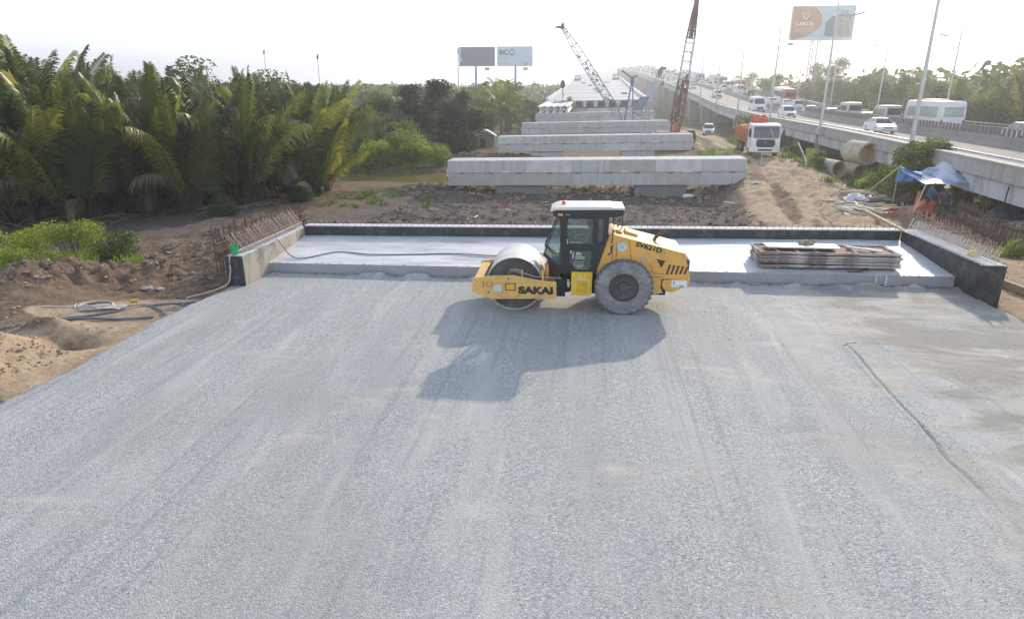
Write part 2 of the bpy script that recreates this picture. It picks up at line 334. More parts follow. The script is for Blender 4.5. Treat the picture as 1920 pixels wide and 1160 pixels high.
def soil_material():
    m = bpy.data.materials.new('soil'); m.use_nodes = True; n = m.node_tree; N = n.nodes; L = n.links; b = N['Principled BSDF']
    b.inputs['Roughness'].default_value = .95; b.inputs['Specular IOR Level'].default_value = .2
    at = N.new('ShaderNodeAttribute'); at.attribute_name = 'soil'; sp = N.new('ShaderNodeSeparateColor'); L.new(at.outputs['Color'], sp.inputs[0])
    t = N.new('ShaderNodeTexCoord')
    def noise(s, d=6, r=.65, st=None):
        x = N.new('ShaderNodeTexNoise'); x.inputs['Scale'].default_value = s; x.inputs['Detail'].default_value = d; x.inputs['Roughness'].default_value = r
        if st: q = N.new('ShaderNodeMapping'); q.inputs['Scale'].default_value = st; L.new(t.outputs['Object'], q.inputs[0]); L.new(q.outputs[0], x.inputs[0])
        else: L.new(t.outputs['Object'], x.inputs[0])
        return x.outputs[0]
    def ramp(i, a, ca, bb, cb):
        x = N.new('ShaderNodeValToRGB'); x.color_ramp.elements[0].position = a; x.color_ramp.elements[1].position = bb
        x.color_ramp.elements[0].color = list(ca) + [1]; x.color_ramp.elements[1].color = list(cb) + [1]; L.new(i, x.inputs[0]); return x.outputs[0]
    def mix(f, a, c, bl='MIX'):
        x = N.new('ShaderNodeMixRGB'); x.blend_type = bl
        if isinstance(f, float): x.inputs[0].default_value = f
        else: L.new(f, x.inputs[0])
        L.new(a, x.inputs[1]); L.new(c, x.inputs[2]); return x.outputs[0]
    brown = ramp(noise(2.2), .3, (.125, .085, .055), .7, (.29, .21, .14))
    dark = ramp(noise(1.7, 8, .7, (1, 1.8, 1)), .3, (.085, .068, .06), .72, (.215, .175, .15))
    tan = ramp(noise(1.6, 9, .72), .3, (.29, .205, .13), .72, (.60, .46, .31))
    green = ramp(noise(1.2, 8), .35, (.05, .085, .022), .68, (.13, .15, .05))
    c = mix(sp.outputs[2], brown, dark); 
    nm = N.new('ShaderNodeMath'); nm.operation = 'ADD'; L.new(sp.outputs[0], nm.inputs[0])
    n2 = N.new('ShaderNodeMath'); n2.operation = 'MULTIPLY_ADD'; n2.inputs[1].default_value = .9; n2.inputs[2].default_value = -.45
    L.new(noise(1.6, 7, .7), n2.inputs[0]); L.new(n2.outputs[0], nm.inputs[1])
    c = mix(ramp(nm.outputs[0], .38, (0, 0, 0), .62, (1, 1, 1)), c, tan)
    c = mix(sp.outputs[1], c, green)
    L.new(c, b.inputs['Base Color'])
    bp = N.new('ShaderNodeBump'); bp.inputs['Strength'].default_value = .8; bp.inputs['Distance'].default_value = .10; L.new(noise(5.5, 9, .7), bp.inputs['Height']); L.new(bp.outputs[0], b.inputs['Normal'])
    return m
M_soil = soil_material()
ground = grid_obj('ground', XX, YY, ZZ, M_soil)
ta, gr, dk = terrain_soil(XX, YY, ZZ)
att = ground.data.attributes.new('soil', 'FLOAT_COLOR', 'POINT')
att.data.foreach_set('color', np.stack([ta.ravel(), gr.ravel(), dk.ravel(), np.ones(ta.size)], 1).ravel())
tag(ground, 'uneven brown earth and sandy tracks around the construction site', kind='structure')
def gz(x, y): return float(terrain_h(np.array([[float(x)]]), np.array([[float(y)]]))[0, 0])

# ------------------------------------------------------------------ gravel road
def gravel_material():
    m = bpy.data.materials.new('gravel'); m.use_nodes = True; n = m.node_tree; N = n.nodes; L = n.links; b = N['Principled BSDF']
    b.inputs['Roughness'].default_value = .8; b.inputs['Specular IOR Level'].default_value = .35
    t = N.new('ShaderNodeTexCoord')
    def noise(s, d, r, st, dist=0):
        q = N.new('ShaderNodeMapping'); q.inputs['Scale'].default_value = st; L.new(t.outputs['Object'], q.inputs[0])
        x = N.new('ShaderNodeTexNoise'); x.inputs['Scale'].default_value = s; x.inputs['Detail'].default_value = d; x.inputs['Roughness'].default_value = r; x.inputs['Distortion'].default_value = dist
        L.new(q.outputs[0], x.inputs[0]); return x.outputs[0]
    def ramp(i, *els):
        x = N.new('ShaderNodeValToRGB'); e = x.color_ramp.elements
        e[0].position = els[0][0]; e[0].color = list(els[0][1]) + [1]; e[1].position = els[-1][0]; e[1].color = list(els[-1][1]) + [1]
        for p, c in els[1:-1]: k = e.new(p); k.color = list(c) + [1]
        L.new(i, x.inputs[0]); return x.outputs[0]
    def mix(f, a, c, bl='MIX'):
        x = N.new('ShaderNodeMixRGB'); x.blend_type = bl
        if isinstance(f, float): x.inputs[0].default_value = f
        else: L.new(f, x.inputs[0])
        if isinstance(a, tuple): x.inputs[1].default_value = list(a) + [1]
        else: L.new(a, x.inputs[1])
        if isinstance(c, tuple): x.inputs[2].default_value = list(c) + [1]
        else: L.new(c, x.inputs[2])
        return x.outputs[0]
    vo = N.new('ShaderNodeTexVoronoi'); vo.inputs['Scale'].default_value = 46; L.new(t.outputs['Object'], vo.inputs['Vector'])
    vs = N.new('ShaderNodeSeparateColor'); L.new(vo.outputs['Color'], vs.inputs[0])
    vo2 = N.new('ShaderNodeTexVoronoi'); vo2.inputs['Scale'].default_value = 95; L.new(t.outputs['Object'], vo2.inputs['Vector'])
    v2s = N.new('ShaderNodeSeparateColor'); L.new(vo2.outputs['Color'], v2s.inputs[0])
    stone = ramp(vs.outputs[0], (0, (.10, .11, .12)), (.3, (.29, .305, .32)), (.75, (.52, .53, .535)), (1, (.86, .86, .85)))
    fine = ramp(v2s.outputs[1], (0, (.24, .25, .27)), (1, (.58, .585, .59)))
    c = mix(ramp(noise(.9, 6, .65, (1, .5, 1)), (.30, (.35,) * 3), (.72, (.85,) * 3)), fine, stone)
    c = mix(.26, c, ramp(noise(14, 9, .75, (1, 1, 1)), (.30, (.16, .165, .175)), (.70, (.70, .70, .69))))
    # fines and dust: long streaks along the carriageway, warm patches to the right
    dust = ramp(noise(1.1, 5, .6, (1.1, .13, 1), .4), (.48, (0,) * 3), (.66, (.75,) * 3))
    c = mix(dust, c, (.50, .495, .49))
    cool = ramp(noise(.55, 4, .55, (1, .25, 1), .3), (.50, (0,) * 3), (.70, (.40,) * 3))
    c = mix(cool, c, (.27, .29, .34))
    spx = N.new('ShaderNodeSeparateXYZ'); L.new(t.outputs['Object'], spx.inputs[0])
    mr = N.new('ShaderNodeMapRange'); mr.inputs['From Min'].default_value = 1.5; mr.inputs['From Max'].default_value = 10; mr.inputs['To Min'].default_value = -.04; mr.inputs['To Max'].default_value = .13; L.new(spx.outputs[0], mr.inputs[0])
    ad = N.new('ShaderNodeMath'); ad.operation = 'ADD'; L.new(noise(.8, 7, .7, (.45, 1.1, 1), .5), ad.inputs[0]); L.new(mr.outputs[0], ad.inputs[1])
    warm = ramp(ad.outputs[0], (.50, (0,) * 3), (.66, (.8,) * 3))
    wc = ramp(noise(1.7, 6, .7, (.5, 1.4, 1)), (.35, (.40, .355, .30)), (.7, (.66, .63, .58)))
    c = mix(warm, c, wc)
    tr = ramp(noise(3.2, 3, .5, (1.6, .035, 1), .15), (.58, (0,) * 3), (.66, (.27,) * 3))
    c = mix(tr, c, (.21, .215, .225))
    tr2 = ramp(noise(2.1, 6, .65, (.9, .09, 1), .8), (.56, (0,) * 3), (.74, (.62,) * 3)); c = mix(tr2, c, (.62, .60, .57))
    tr3 = ramp(noise(.42, 4, .55, (1, .35, 1), .6), (.50, (0,) * 3), (.66, (.42,) * 3)); c = mix(tr3, c, (.34, .325, .30))
    mr2 = N.new('ShaderNodeMapRange'); mr2.inputs['From Min'].default_value = 5.6; mr2.inputs['From Max'].default_value = 7.5; mr2.inputs['To Min'].default_value = -.25; mr2.inputs['To Max'].default_value = .05; L.new(spx.outputs[0], mr2.inputs[0])
    ad2 = N.new('ShaderNodeMath'); ad2.operation = 'ADD'; L.new(noise(.6, 6, .65, (.6, 1.3, 1), .9), ad2.inputs[0]); L.new(mr2.outputs[0], ad2.inputs[1])
    c = mix(ramp(ad2.outputs[0], (.44, (0,) * 3), (.58, (.72,) * 3)), c, (.25, .235, .215))
    c = mix(1.0, c, (.975, .98, .945), 'MULTIPLY')
    L.new(c, b.inputs['Base Color'])
    hs = N.new('ShaderNodeMath'); hs.operation = 'ADD'; L.new(vo.outputs['Distance'], hs.inputs[0]); L.new(noise(40, 3, .6, (1, 1, 1)), hs.inputs[1])
    bp = N.new('ShaderNodeBump'); bp.inputs['Strength'].default_value = .42; bp.inputs['Distance'].default_value = .03; bp.invert = True; L.new(hs.outputs[0], bp.inputs['Height']); L.new(bp.outputs[0], b.inputs['Normal'])
    return m
gvx = np.array(axis([(-11.95, -10.6, .08), (-10.6, 5.4, .2), (5.4, 7.1, .028), (7.1, 11, .2), (11, 12.0, .08)])); gvy = np.array(axis([(-9, 4, .5), (4, 17, .15), (17, 21.4, .08)]))
GX, GY = np.meshgrid(gvx, gvy)
eL = -11.28 + .30 * (fbm(GY * .8, GY * 0 + 3, 4, 8) - .5) * 2 - .25 * sstep(11, 8, GY) * 0
eR = 11.42 + .10 * (fbm(GY * .9, GY * 0 + 9, 4, 18) - .5) * 2
dl = GX - eL; dr = eR - GX
GZ = .035 * (fbm(GX * .35, GY * .25, 3, 2) - .5) + .012 * (fbm(GX * 4, GY * 4, 3, 6) - .5) * 2
GZ = GZ - .55 * (1 - sstep(-.28, .22, dl)) - .5 * (1 - sstep(-.3, .1, dr))
yf = 19.68 + (GX + 10.8) * .0405      # front face of the slab
GZ = GZ + (.20 * sstep(.42, .75, fbm(GX * 1.3, GY * .4, 3, 44)) * (.4 + fbm(GX * 7, GY * 7, 3, 45))) * np.exp(-((GY - yf + .28) / .16) ** 2)
# compaction lap: the right-hand lift stops 3 cm lower than the left one
lapx = 6.05 + .12 * np.sin(GY * .55) + .3 * np.clip(11 - GY, 0, 3) * .1
gfade = (1 - sstep(14.85, 15.1, GY)) * (.22 + .78 * sstep(8.5, 11.0, GY)) * sstep(-2, 5, GY)
lapw = .016 + .04 * np.clip(fbm(GY * 1.3, GY * 0 + 5, 3, 90) - .35, 0, 1)
lapx = lapx + .16 * (fbm(GY * 1.1, GY * 0 + 2, 5, 91) - .5)
GZ = GZ - .085 * gfade * np.exp(-((GX - lapx) / lapw) ** 2) + .022 * gfade * np.exp(-((GX - lapx + .09) / .07) ** 2)
gravel = grid_obj('gravel_road', GX, GY, GZ, gravel_material())
tag(gravel, 'wide compacted grey crushed stone road base running up to the slab', kind='structure')

# dark ribbon added to draw the dark upper end of the gravel crack
mb = MB(); pts = []
for k in range(60):
    y = 15.02 - k * .155; x = 6.05 + .12 * math.sin(y * .55) + .3 * max(0, min(3, 11 - y)) * .1 + .02 * math.sin(k * 1.9)
    pts.append((x, y))
pts = [(6.46, 15.30), (6.25, 15.22), (6.07, 15.06), (6.03, 14.9)]
vs = []; fs = []
for k, (x, y) in enumerate(pts):
    hgt = .002 + .012 * max(0, math.sin(k * .35 + 1)) * (1 if k < 30 else .0)
    vs += [(x - .005, y, -.08), (x - .012, y, hgt + .006), (x - .001, y, hgt + .006), (x + .005, y, -.08)]
    if k: a = (k - 1) * 4; b_ = k * 4; fs += [(a + j, a + j + 1, b_ + j + 1, b_ + j) for j in range(3)]
mb.add(vs, fs); tag(mb.build('seam_strip', M_black), 'added thin black strip drawing the dark end of the gravel crack near the right side of the frame', 'crack')
# loose stones on the gravel: nobody could count them
rs = np.random.RandomState(5); mb = MB()
for k in range(2200):
    y = 4.5 + 15.5 * rs.rand() ** 1.2; x = rs.uniform(-11.4, 11.2); r = .006 + .011 * rs.rand() ** 2
    if abs(x) > 10.7: r *= 1.8
    q = rs.normal(0, .3, (6, 3)); base = [(1, 0, 0), (-1, 0, 0), (0, 1, 0), (0, -1, 0), (0, 0, 1), (0, 0, -1)]
    vs = [(x + r * (b_[0] + q[i][0]), y + r * (b_[1] + q[i][1]), .012 + r * .7 * (b_[2] + q[i][2])) for i, b_ in enumerate(base)]
    mb.add(vs, [(0, 2, 4), (2, 1, 4), (1, 3, 4), (3, 0, 4), (2, 0, 5), (1, 2, 5), (3, 1, 5), (0, 3, 5)])
tag(mb.build('loose_stones', mat('stone', (.56, .565, .57), .85, .25, 14), fix=False), 'loose grey stones scattered over the gravel', kind='stuff')
# soil clods: lumps thrown over the mud and heaps
mb = MB()
def clod(x, y, r, flat=.7):
    q = rs.normal(0, .22, (6, 3)); base = [(1, 0, 0), (-1, 0, 0), (0, 1, 0), (0, -1, 0), (0, 0, 1), (0, 0, -1)]; z = gz_fast[0]
    vs = [(x + r * (b_[0] + q[i][0]), y + r * (b_[1] + q[i][1]), z + r * flat * (.3 + b_[2] + q[i][2])) for i, b_ in enumerate(base)]
    mb.add(vs, [(0, 2, 4), (2, 1, 4), (1, 3, 4), (3, 0, 4), (2, 0, 5), (1, 2, 5), (3, 1, 5), (0, 3, 5)])
zones = [((-21, -16.4), (15.5, 22), 420, .03, .11), ((-15, -12), (10.3, 13.0), 200, .015, .05), ((-19, -11.3), (20, 33), 1300, .04, .16), ((-12, 8.5), (25.5, 46), 2600, .05, .17), ((-14, 10), (45, 52), 700, .08, .26), ((14.5, 20), (36, 50), 160, .03, .08), ((-16, -7), (69, 78), 200, .1, .3), ((11.8, 16), (14, 26), 160, .02, .07)]
cx = []; cy = []; crr = []
for (xa, xb), (ya, yb), nn, ra, rb in zones:
    x = rs.uniform(xa, xb, nn); y = rs.uniform(ya, yb, nn); cx.append(x); cy.append(y); crr.append(ra + (rb - ra) * rs.rand(nn) ** 2.2)
cx = np.concatenate(cx); cy = np.concatenate(cy); crr = np.concatenate(crr); cz = terrain_h(cx[None, :], cy[None, :])[0]
for x, y, r, z in zip(cx, cy, crr, cz):
    if 22.6 < y < 25.2 and -11.2 < x < 12.5: continue
    gz_fast = [z]; clod(x, y, r)
tag(mb.build('soil_clods', mat('clod', (.185, .145, .115), .95, .45, 1.5, col2=(.34, .26, .18), c2scale=.7, c2pos=(.5, .58)), fix=False), 'lumps of dug earth lying over the mud and spoil', kind='stuff')

mb = MB()
for (xa, xb), (ya, yb), nn, ra, rb in [((-15.4, -12.0), (10.0, 14.6), 420, .012, .06), ((-19.5, -15.2), (14.6, 21.0), 260, .02, .09), ((-15.5, -11.4), (14, 18.6), 60, .008, .03)]:
    for k in range(nn):
        x, y = rs.uniform(xa, xb), rs.uniform(ya, yb); gz_fast = [gz(x, y)]; clod(x, y, ra + (rb - ra) * rs.rand() ** 2.5)
tag(mb.build('sand_clods', mat('sand_clod', (.40, .30, .20), .95, .35, 2.0), fix=False), 'small tan lumps crumbled over the sandy spoil at left', kind='stuff')
# crushed stone kicked onto and against the slab edge
mb = MB()
for k in range(1500):
    x = rs.uniform(-10.6, 11.1); on = rs.rand() < .25; y = 19.68 + (x + 10.8) * .0405 + (rs.rand() ** 2 * .7 if on else -rs.rand() ** 1.5 * .35); gz_fast = [.335 if on else .02]; clod(x, y, .008 + .022 * rs.rand() ** 2)
tag(mb.build('spilled_stones', mat('dark_stone', (.20, .205, .21), .85, .5, 14), fix=False), 'dark stones spilled along the foot and front edge of the slab', kind='stuff')

# ------------------------------------------------------------------ water
mw = bpy.data.materials.new('river_water'); mw.use_nodes = True; b = mw.node_tree.nodes['Principled BSDF']
b.inputs['Base Color'].default_value = (.22, .185, .075, 1); b.inputs['Roughness'].default_value = .12
nn = mw.node_tree.nodes.new('ShaderNodeTexNoise'); nn.inputs['Scale'].default_value = 3; bp = mw.node_tree.nodes.new('ShaderNodeBump'); bp.inputs['Strength'].default_value = .15
mw.node_tree.links.new(nn.outputs[0], bp.inputs['Height']); mw.node_tree.links.new(bp.outputs[0], b.inputs['Normal'])
mb = MB(); mb.add([(-75, 53, -1.85), (-10, 53, -1.85), (-10, 71, -1.85), (-75, 71, -1.85)], [(0, 1, 2, 3)])
tag(mb.build('river_water', mw), 'muddy yellow green river water behind the palms', kind='structure')

# ------------------------------------------------------------------ abutment
ab = thing('abutment', 'low concrete bridge abutment with white slab, black coated walls and rows of starter bars', 'abutment', (0, 22, 0))
def bld(mb, name, m, parent, **k):      # build in world coordinates under an Empty
    o = mb.build(name, m, parent, **k); o.matrix_parent_inverse = Matrix.Translation(-Vector(parent.location)) if parent.rotation_euler.z == 0 else parent.matrix_basis.inverted(); return o
A = (-10.72, 19.68); B = (11.2, 20.58); Cc = (11.2, 24.35); D = (-10.55, 22.6)
n_ = 60; vs = []; fs = []      # slab top with slight unevenness, raised towards the bridge
zt = lambda u, v: .33 + .31 * v + .012 * math.sin(u * 37) * math.sin(v * 9)
for j in range(13):
    v = j / 12
    for i in range(n_ + 1):
        u = i / n_; x = (A[0] + (B[0] - A[0]) * u) * (1 - v) + (D[0] + (Cc[0] - D[0]) * u) * v; y = (A[1] + (B[1] - A[1]) * u) * (1 - v) + (D[1] + (Cc[1] - D[1]) * u) * v
        vs.append((x, y, zt(u, v)))
for j in range(12):
    for i in range(n_): a = j * (n_ + 1) + i; fs.append((a, a + 1, a + n_ + 2, a + n_ + 1))
k = len(vs)
for i in range(n_ + 1): vs.append((vs[i][0], vs[i][1], -.45))
for i in range(n_): fs.append((i, i + k, i + 1 + k, i + 1))
M_slab = mat('slab_concrete', (.72, .71, .70), .5, .07, .8, bump=.25, bscale=5, col2=(.45, .45, .45), c2scale=1.3, c2pos=(.44, .66), stretch=(.25, 1.4, 1), spec=.5)
mb = MB(); mb.add(vs[:k], fs[:12 * n_]); mb.cur = 1; mb.add(vs[:n_ + 1] + vs[k:], [(i, i + n_ + 1, i + n_ + 2, i + 1) for i in range(n_)]); bld(mb, 'approach_slab', [M_slab, mat('slab_edge_shaded', (.36, .365, .37), .85, .12, 1.5, bump=.3, bscale=9)], ab)  # front face coloured darker than the top to stand for its shade
for jx in (8.85, 9.15): mb = MB(); mb.cbox((jx, 20.45, .14), (.05, .06, .36)); bld(mb, 'joint_strip', M_conc2, ab)
# back wall
mb = MB(); p0 = Vector((-10.5, 22.62, 0)); p1 = Vector((11.1, 24.36, 0)); dv = (p1 - p0).normalized(); nv = Vector((-dv.y, dv.x, 0))
q = [p0, p1, p1 + nv * .5, p0 + nv * .5]
mb.prism([(a.x, a.y) for a in q], 'z', -1.4, .965); bw = bld(mb, 'back_wall', M_bitumen, ab, bevel=.015)
mb = MB(); q = [p0 + nv * .06, p1 + nv * .06, p1 + nv * .48, p0 + nv * .48]; mb.prism([(a.x, a.y) for a in q], 'z', .965, .99); bld(mb, 'wall_top', M_conc2, ab)
# wing walls
mb = MB(); mb.prism([(11.22, 19.35), (11.86, 19.38), (11.75, 24.6), (11.12, 24.36)], 'z', -.9, .99); bld(mb, 'wing_wall', M_bitumen, ab, bevel=.015)
mb = MB(); mb.prism([(11.27, 19.42), (11.8, 19.44), (11.7, 24.6), (11.16, 24.4)], 'z', .99, 1.012); bld(mb, 'wall_top', M_conc2, ab)
mb = MB(); mb.prism([(-11.03, 18.1), (-10.48, 18.1), (-10.5, 22.62), (-10.9, 23.1)], 'z', -.9, .93)
M_wingl = mat('stained_wall', (.40, .36, .30), .85, .18, 1.6, bump=.2, bscale=10, col2=(.27, .24, .20), c2scale=2, stretch=(1, 1, .2))
wl = bld(mb, 'wing_wall', M_wingl, ab, bevel=.012)
mb = MB(); mb.prism([(-11.04, 18.06), (-10.5, 18.06), (-10.5, 18.097), (-11.04, 18.097)], 'z', -.9, .93); bld(mb, 'end_coating', M_bitumen, ab)
mb = MB(); mb.prism([(-10.99, 18.15), (-10.52, 18.15), (-10.54, 22.62), (-10.86, 23.05)], 'z', .93, .95); bld(mb, 'wall_top', M_conc2, ab)
# starter bars of the back wall: 100 short bars, one mesh shared
def bar_mesh(name, pts, r, m):
    b = MB(); b.tube(pts, r, 5); me = bpy.data.meshes.new(name); me.from_pydata(b.v, [], b.f); me.materials.append(m); return me
def bars(parent, name, me, poss, rots=None):
    for k, p in enumerate(poss):
        o = bpy.data.objects.new(name, me); COL.objects.link(o); o.parent = parent; o.location = Vector(p) - Vector(parent.location)
        if rots: o.rotation_euler = rots[k]
bme = bar_mesh('starter_bar', [(0, 0, -.02), (0, 0, .13), (.01, .08, .16)], .013, M_barlight)
L_ = (p1 - p0).length
bars(ab, 'starter_bar', bme, [tuple(p0 + dv * (L_ * (k + .5) / 100) + nv * .2 + Vector((0, 0, .99))) for k in range(100)], [(random.uniform(-.25, .25), random.uniform(-.25, .25), 0) for k in range(100)])
# cages of vertical bars: each a thing of its own
def cage(name, label, loc, rows, m, r=.011, longi=None, mlong=None, group=None):
    t = thing(name, label, 'rebar cage', loc, 0, group); n = 0
    for (pa, pb, cnt, hgt, lean, jit) in rows:
        me = bar_mesh('rebar', [(0, 0, 0), (lean[0] * .5, lean[1] * .5, hgt * .5), (lean[0], lean[1], hgt)], r, m)
        for k in range(cnt):
            if n >= 100: break
            u = (k + .5) / cnt; p = Vector(pa).lerp(Vector(pb), u) if len(pa) == 3 else None
            o = bpy.data.objects.new('rebar', me); COL.objects.link(o); o.parent = t; o.location = p - Vector(loc)
            o.rotation_euler = (random.gauss(0, jit), random.gauss(0, jit), 0); o.scale = (1, 1, random.uniform(.88, 1.08)); n += 1
    if longi:
        b = MB()
        for (pa, pb) in longi: b.tube([Vector(pa) - Vector(loc), (Vector(pa) + Vector(pb)) / 2 - Vector(loc) + Vector((random.gauss(0, .02), 0, random.gauss(0, .02))), Vector(pb) - Vector(loc)], r, 5)
        b.build('tie_bars', mlong or m, t)
    return t
cage('rebar_cage', 'row of leaning pale rebar rising from the left wing wall', (-10.7, 20, .94),
     [((-10.72, 18.3, .94), (-10.72, 23.0, .94), 62, .58, (-.38, -.02), .03), ((-10.6, 18.3, .94), (-10.6, 22.6, .94), 38, .22, (0, 0), .03)], M_barlight, .010,
     [((-10.74, 18.2, 1.05), (-10.74, 23.0, 1.05)), ((-10.6, 18.2, 1.12), (-10.6, 22.6, 1.12))])
cage('rebar_cage', 'rusty brown rebar cage in rows behind the left wing wall', (-12.2, 22.5, -.6),
     [((-11.65, 19.3, -.4), (-11.35, 25.0, -.4), 40, 1.7, (-.22, 0), .03), ((-13.0, 20.6, -.4), (-12.4, 26.5, -.4), 32, 1.6, (0, 0), .03), ((-12.3, 19.9, -.4), (-11.9, 25.8, -.4), 28, 1.5, (-.2, 0), .04)], M_rust, .019,
     [((-11.75, 18.9, z), (-11.35, 25.0, z)) for z in (.55, .85, 1.1)] + [((-13, 20.2, z), (-12.4, 26.5, z)) for z in (.5, .8)] + [((-12.3, 19.5, z), (-11.9, 25.8, z)) for z in (.4, .7)] +
     [((-13.0 + k * .01, 20.3 + k * .35, .45), (-11.6 + k * .01, 19.6 + k * .35, .75)) for k in range(17)])
cage('rebar_cage', 'row of short pale rebar standing on top of the right wing wall', (11.5, 22, 1.01),
     [((11.4, 19.6, 1.01), (11.3, 24.4, 1.01), 52, .42, (.12, -.02), .05), ((11.68, 19.6, 1.01), (11.6, 24.5, 1.01), 48, .34, (.1, 0), .05)], M_barpale, .011,
     [((11.45, 19.5, 1.2), (11.35, 24.4, 1.2)), ((11.72, 19.5, 1.15), (11.64, 24.5, 1.15))])
# ------------------------------------------------------------------ piers of the new bridge
def pier(Y, zl, zr, hgt, label, colz=-2.2):
    t = thing('bridge_pier', label, 'pier', (0, Y, 0), 0)
    sl_ = (zr - zl) / 21.4; XL, XR = -10.55, 10.75; sh = Matrix.Shear('XY', 3, (0, 0)).to_4x4(); SM = Matrix(((1, 0, 0, 0), (0, 1, 0, 0), (sl_, 0, 1, (zl + zr) / 2), (0, 0, 0, 1)))
    b = MB(); b.box(XL, XR, 0, 2.2, -hgt, 0, SM); b.build('pier_cap', M_conc, t, bevel=.03)
    # face lifts: eleven pours above and below the mid joint, slightly different in tone
    for lvl in (0, 1):
        x = XL + .02
        for k in range(7):
            wv = (XR - XL - .04) / 7 * (1 + .12 * math.sin(k * 2.3 + Y)); x1 = min(XR - .02, x + wv)
            if k == 6: x1 = XR - .02
            b = MB(); b.box(x + .012, x1 - .012, -.022 if lvl else -.10, -.003, (-hgt + .03) if lvl else -hgt * .48, (-hgt * .5 - .02) if lvl else -.03, SM)
            b.build('face_panel', random.choice([M_conc, M_conc, M_conc2, M_conc3]), t); x = x1
    for k in range(10):
        b = MB(); b2 = MB(); x = XL + 1.1 + k * 2.13 + .3 * math.sin(k * 3.1); b.box(x - .2, x + .2, -.05, -.003, -hgt * .5 - .06, -hgt * .5 + .03, SM)
        if k % 2 and k < 9: b2.box(x + .8, x + 1.5, -.13, -.102, -hgt * .5 + .03, -hgt * .5 + .11, SM)
        b.build('form_tie_slot', M_concdark, t)
        if b2.v: b2.build('grout_patch', M_white, t)
    for (a, c) in ((-6.9, -3.3), (3.15, 6.8)):
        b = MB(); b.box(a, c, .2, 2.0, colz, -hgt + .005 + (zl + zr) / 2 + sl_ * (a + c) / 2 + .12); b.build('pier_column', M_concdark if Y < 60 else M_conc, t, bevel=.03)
    for sx in (XL - .12, XR - .02):
        b = MB(); b.box(sx, sx + .14, .1, .5, -hgt * .62, -hgt * .35, SM); b.build('stop_block', M_conc2, t)
    return t
pier(47.6, .89, 1.29, 1.82, 'nearest long concrete pier cap on two stubby columns across the mud')
pier(74.0, .93, 1.38, 1.70, 'second long concrete pier cap from the slab, just behind the nearest one')
pier(99.0, 1.30, 1.78, 1.65, 'third concrete pier cap, between the red crane and the coconut palm')
pier(123.0, 1.93, 2.46, 1.6, 'fourth concrete pier cap with white girders resting on its left end')
pier(147.5, 2.15, 2.6, 1.6, 'fifth concrete pier cap directly under the near end of the new deck')
# precast girders laid on the left side between fourth and fifth pier
gp = []
for k in range(5):
    g = MB(); prof = [(-.35, 0), (.35, 0), (.35, .15), (.1, .3), (.1, .95), (.5, 1.1), (.5, 1.2), (-.5, 1.2), (-.5, 1.1), (-.1, .95), (-.1, .3), (-.35, .15)]
    g.prism([(x - 9.7 + k * 1.22, z + .03 * k) for x, z in prof], 'y', 123.3, 147.4)
    for i, v in enumerate(g.v): g.v[i] = (v[0], v[1], v[2] + 1.95 + (v[1] - 123) / 24.5 * .55)
    tag(g.build('bridge_girder', M_white), ['leftmost white precast girder on the fourth pier cap', 'second white precast girder from the left on the fourth pier cap', 'middle white precast girder of the five on the fourth pier cap', 'fourth white precast girder from the left on the fourth pier cap', 'rightmost white precast girder of the five on the fourth pier cap'][k], 'girder', 'white girders on the fourth pier cap')

# ------------------------------------------------------------------ new deck
def dz(Y): return sip([(100, 2.4), (147, 3.95), (200, 6.0), (392, 14.4), (520, 20.3), (640, 24.6), (720, 25.3), (900, 22)], Y, 10)
def cxn(Y): return ip([(147, .35), (400, 1.5), (640, 9), (900, 25)], Y)
def sweep(profile, Ys, fx, fz, slope=0.0, closed=True):
    b = MB(); n = len(profile); vs = []; fs = []
    for Y in Ys:
        for (o, z) in profile: vs.append((fx(Y) + o, Y, fz(Y) + z + slope * o))
    for k in range(len(Ys) - 1):
        for j in range(n if closed else n - 1): a = k * n + j; c = k * n + (j + 1) % n; fs.append((a, c, c + n, a + n))
    if closed: fs.append(tuple(range(n))); fs.append(tuple(range((len(Ys) - 1) * n, len(Ys) * n)[::-1]))
    return b.add(vs, fs)
YN = [147 + k * 12 for k in range(52)]
nd = thing('new_bridge_deck', 'unfinished pale bridge deck climbing away in the middle of the site', 'bridge', (0, 147, 0))
M_deckn = mat('new_deck_concrete', (.46, .47, .47), .7, .10, .35, col2=(.38, .39, .40), c2scale=.25, c2pos=(.45, .7), stretch=(.25, 1.4, 1))
def bn(mb, name, m, **k): return bld(mb, name, m, nd, **k)
bn(sweep([(-10.7, -.22), (10.7, -.22), (10.7, 0), (-10.7, 0)], YN, cxn, dz, .02), 'deck_slab', M_deckn)
for s_ in (-1, 1):
    a, c = (s_ * 10.05, s_ * 10.7) if s_ > 0 else (-10.7, -10.05)
    bn(sweep([(a, 0.003), (c, 0.003), (c + .01, -.5), (c + .05 * s_, -.5), (c + .05 * s_, .62), (a, .62)] if s_ > 0 else [(c, .003), (c, .62), (a - .05, .62), (a - .05, -.5), (a - .01, -.5), (a, .003)], YN, cxn, dz, .02), 'edge_beam', M_conc2)
for k in range(9):
    x = -9.6 + k * 2.4; bn(sweep([(x - .3, -1.4), (x + .3, -1.4), (x + .5, -.225), (x - .5, -.225)], YN, cxn, dz, .02), 'girder', M_viag)
for k in range(24):
    Y = 172 + 24.5 * k; gl = -1.6
    b = MB(); b.box(cxn(Y) - 9.8, cxn(Y) + 9.8, Y - .9, Y + .9, gl - .5, dz(Y) - 1.45); bn(b, 'pier', M_viag)
b = MB()
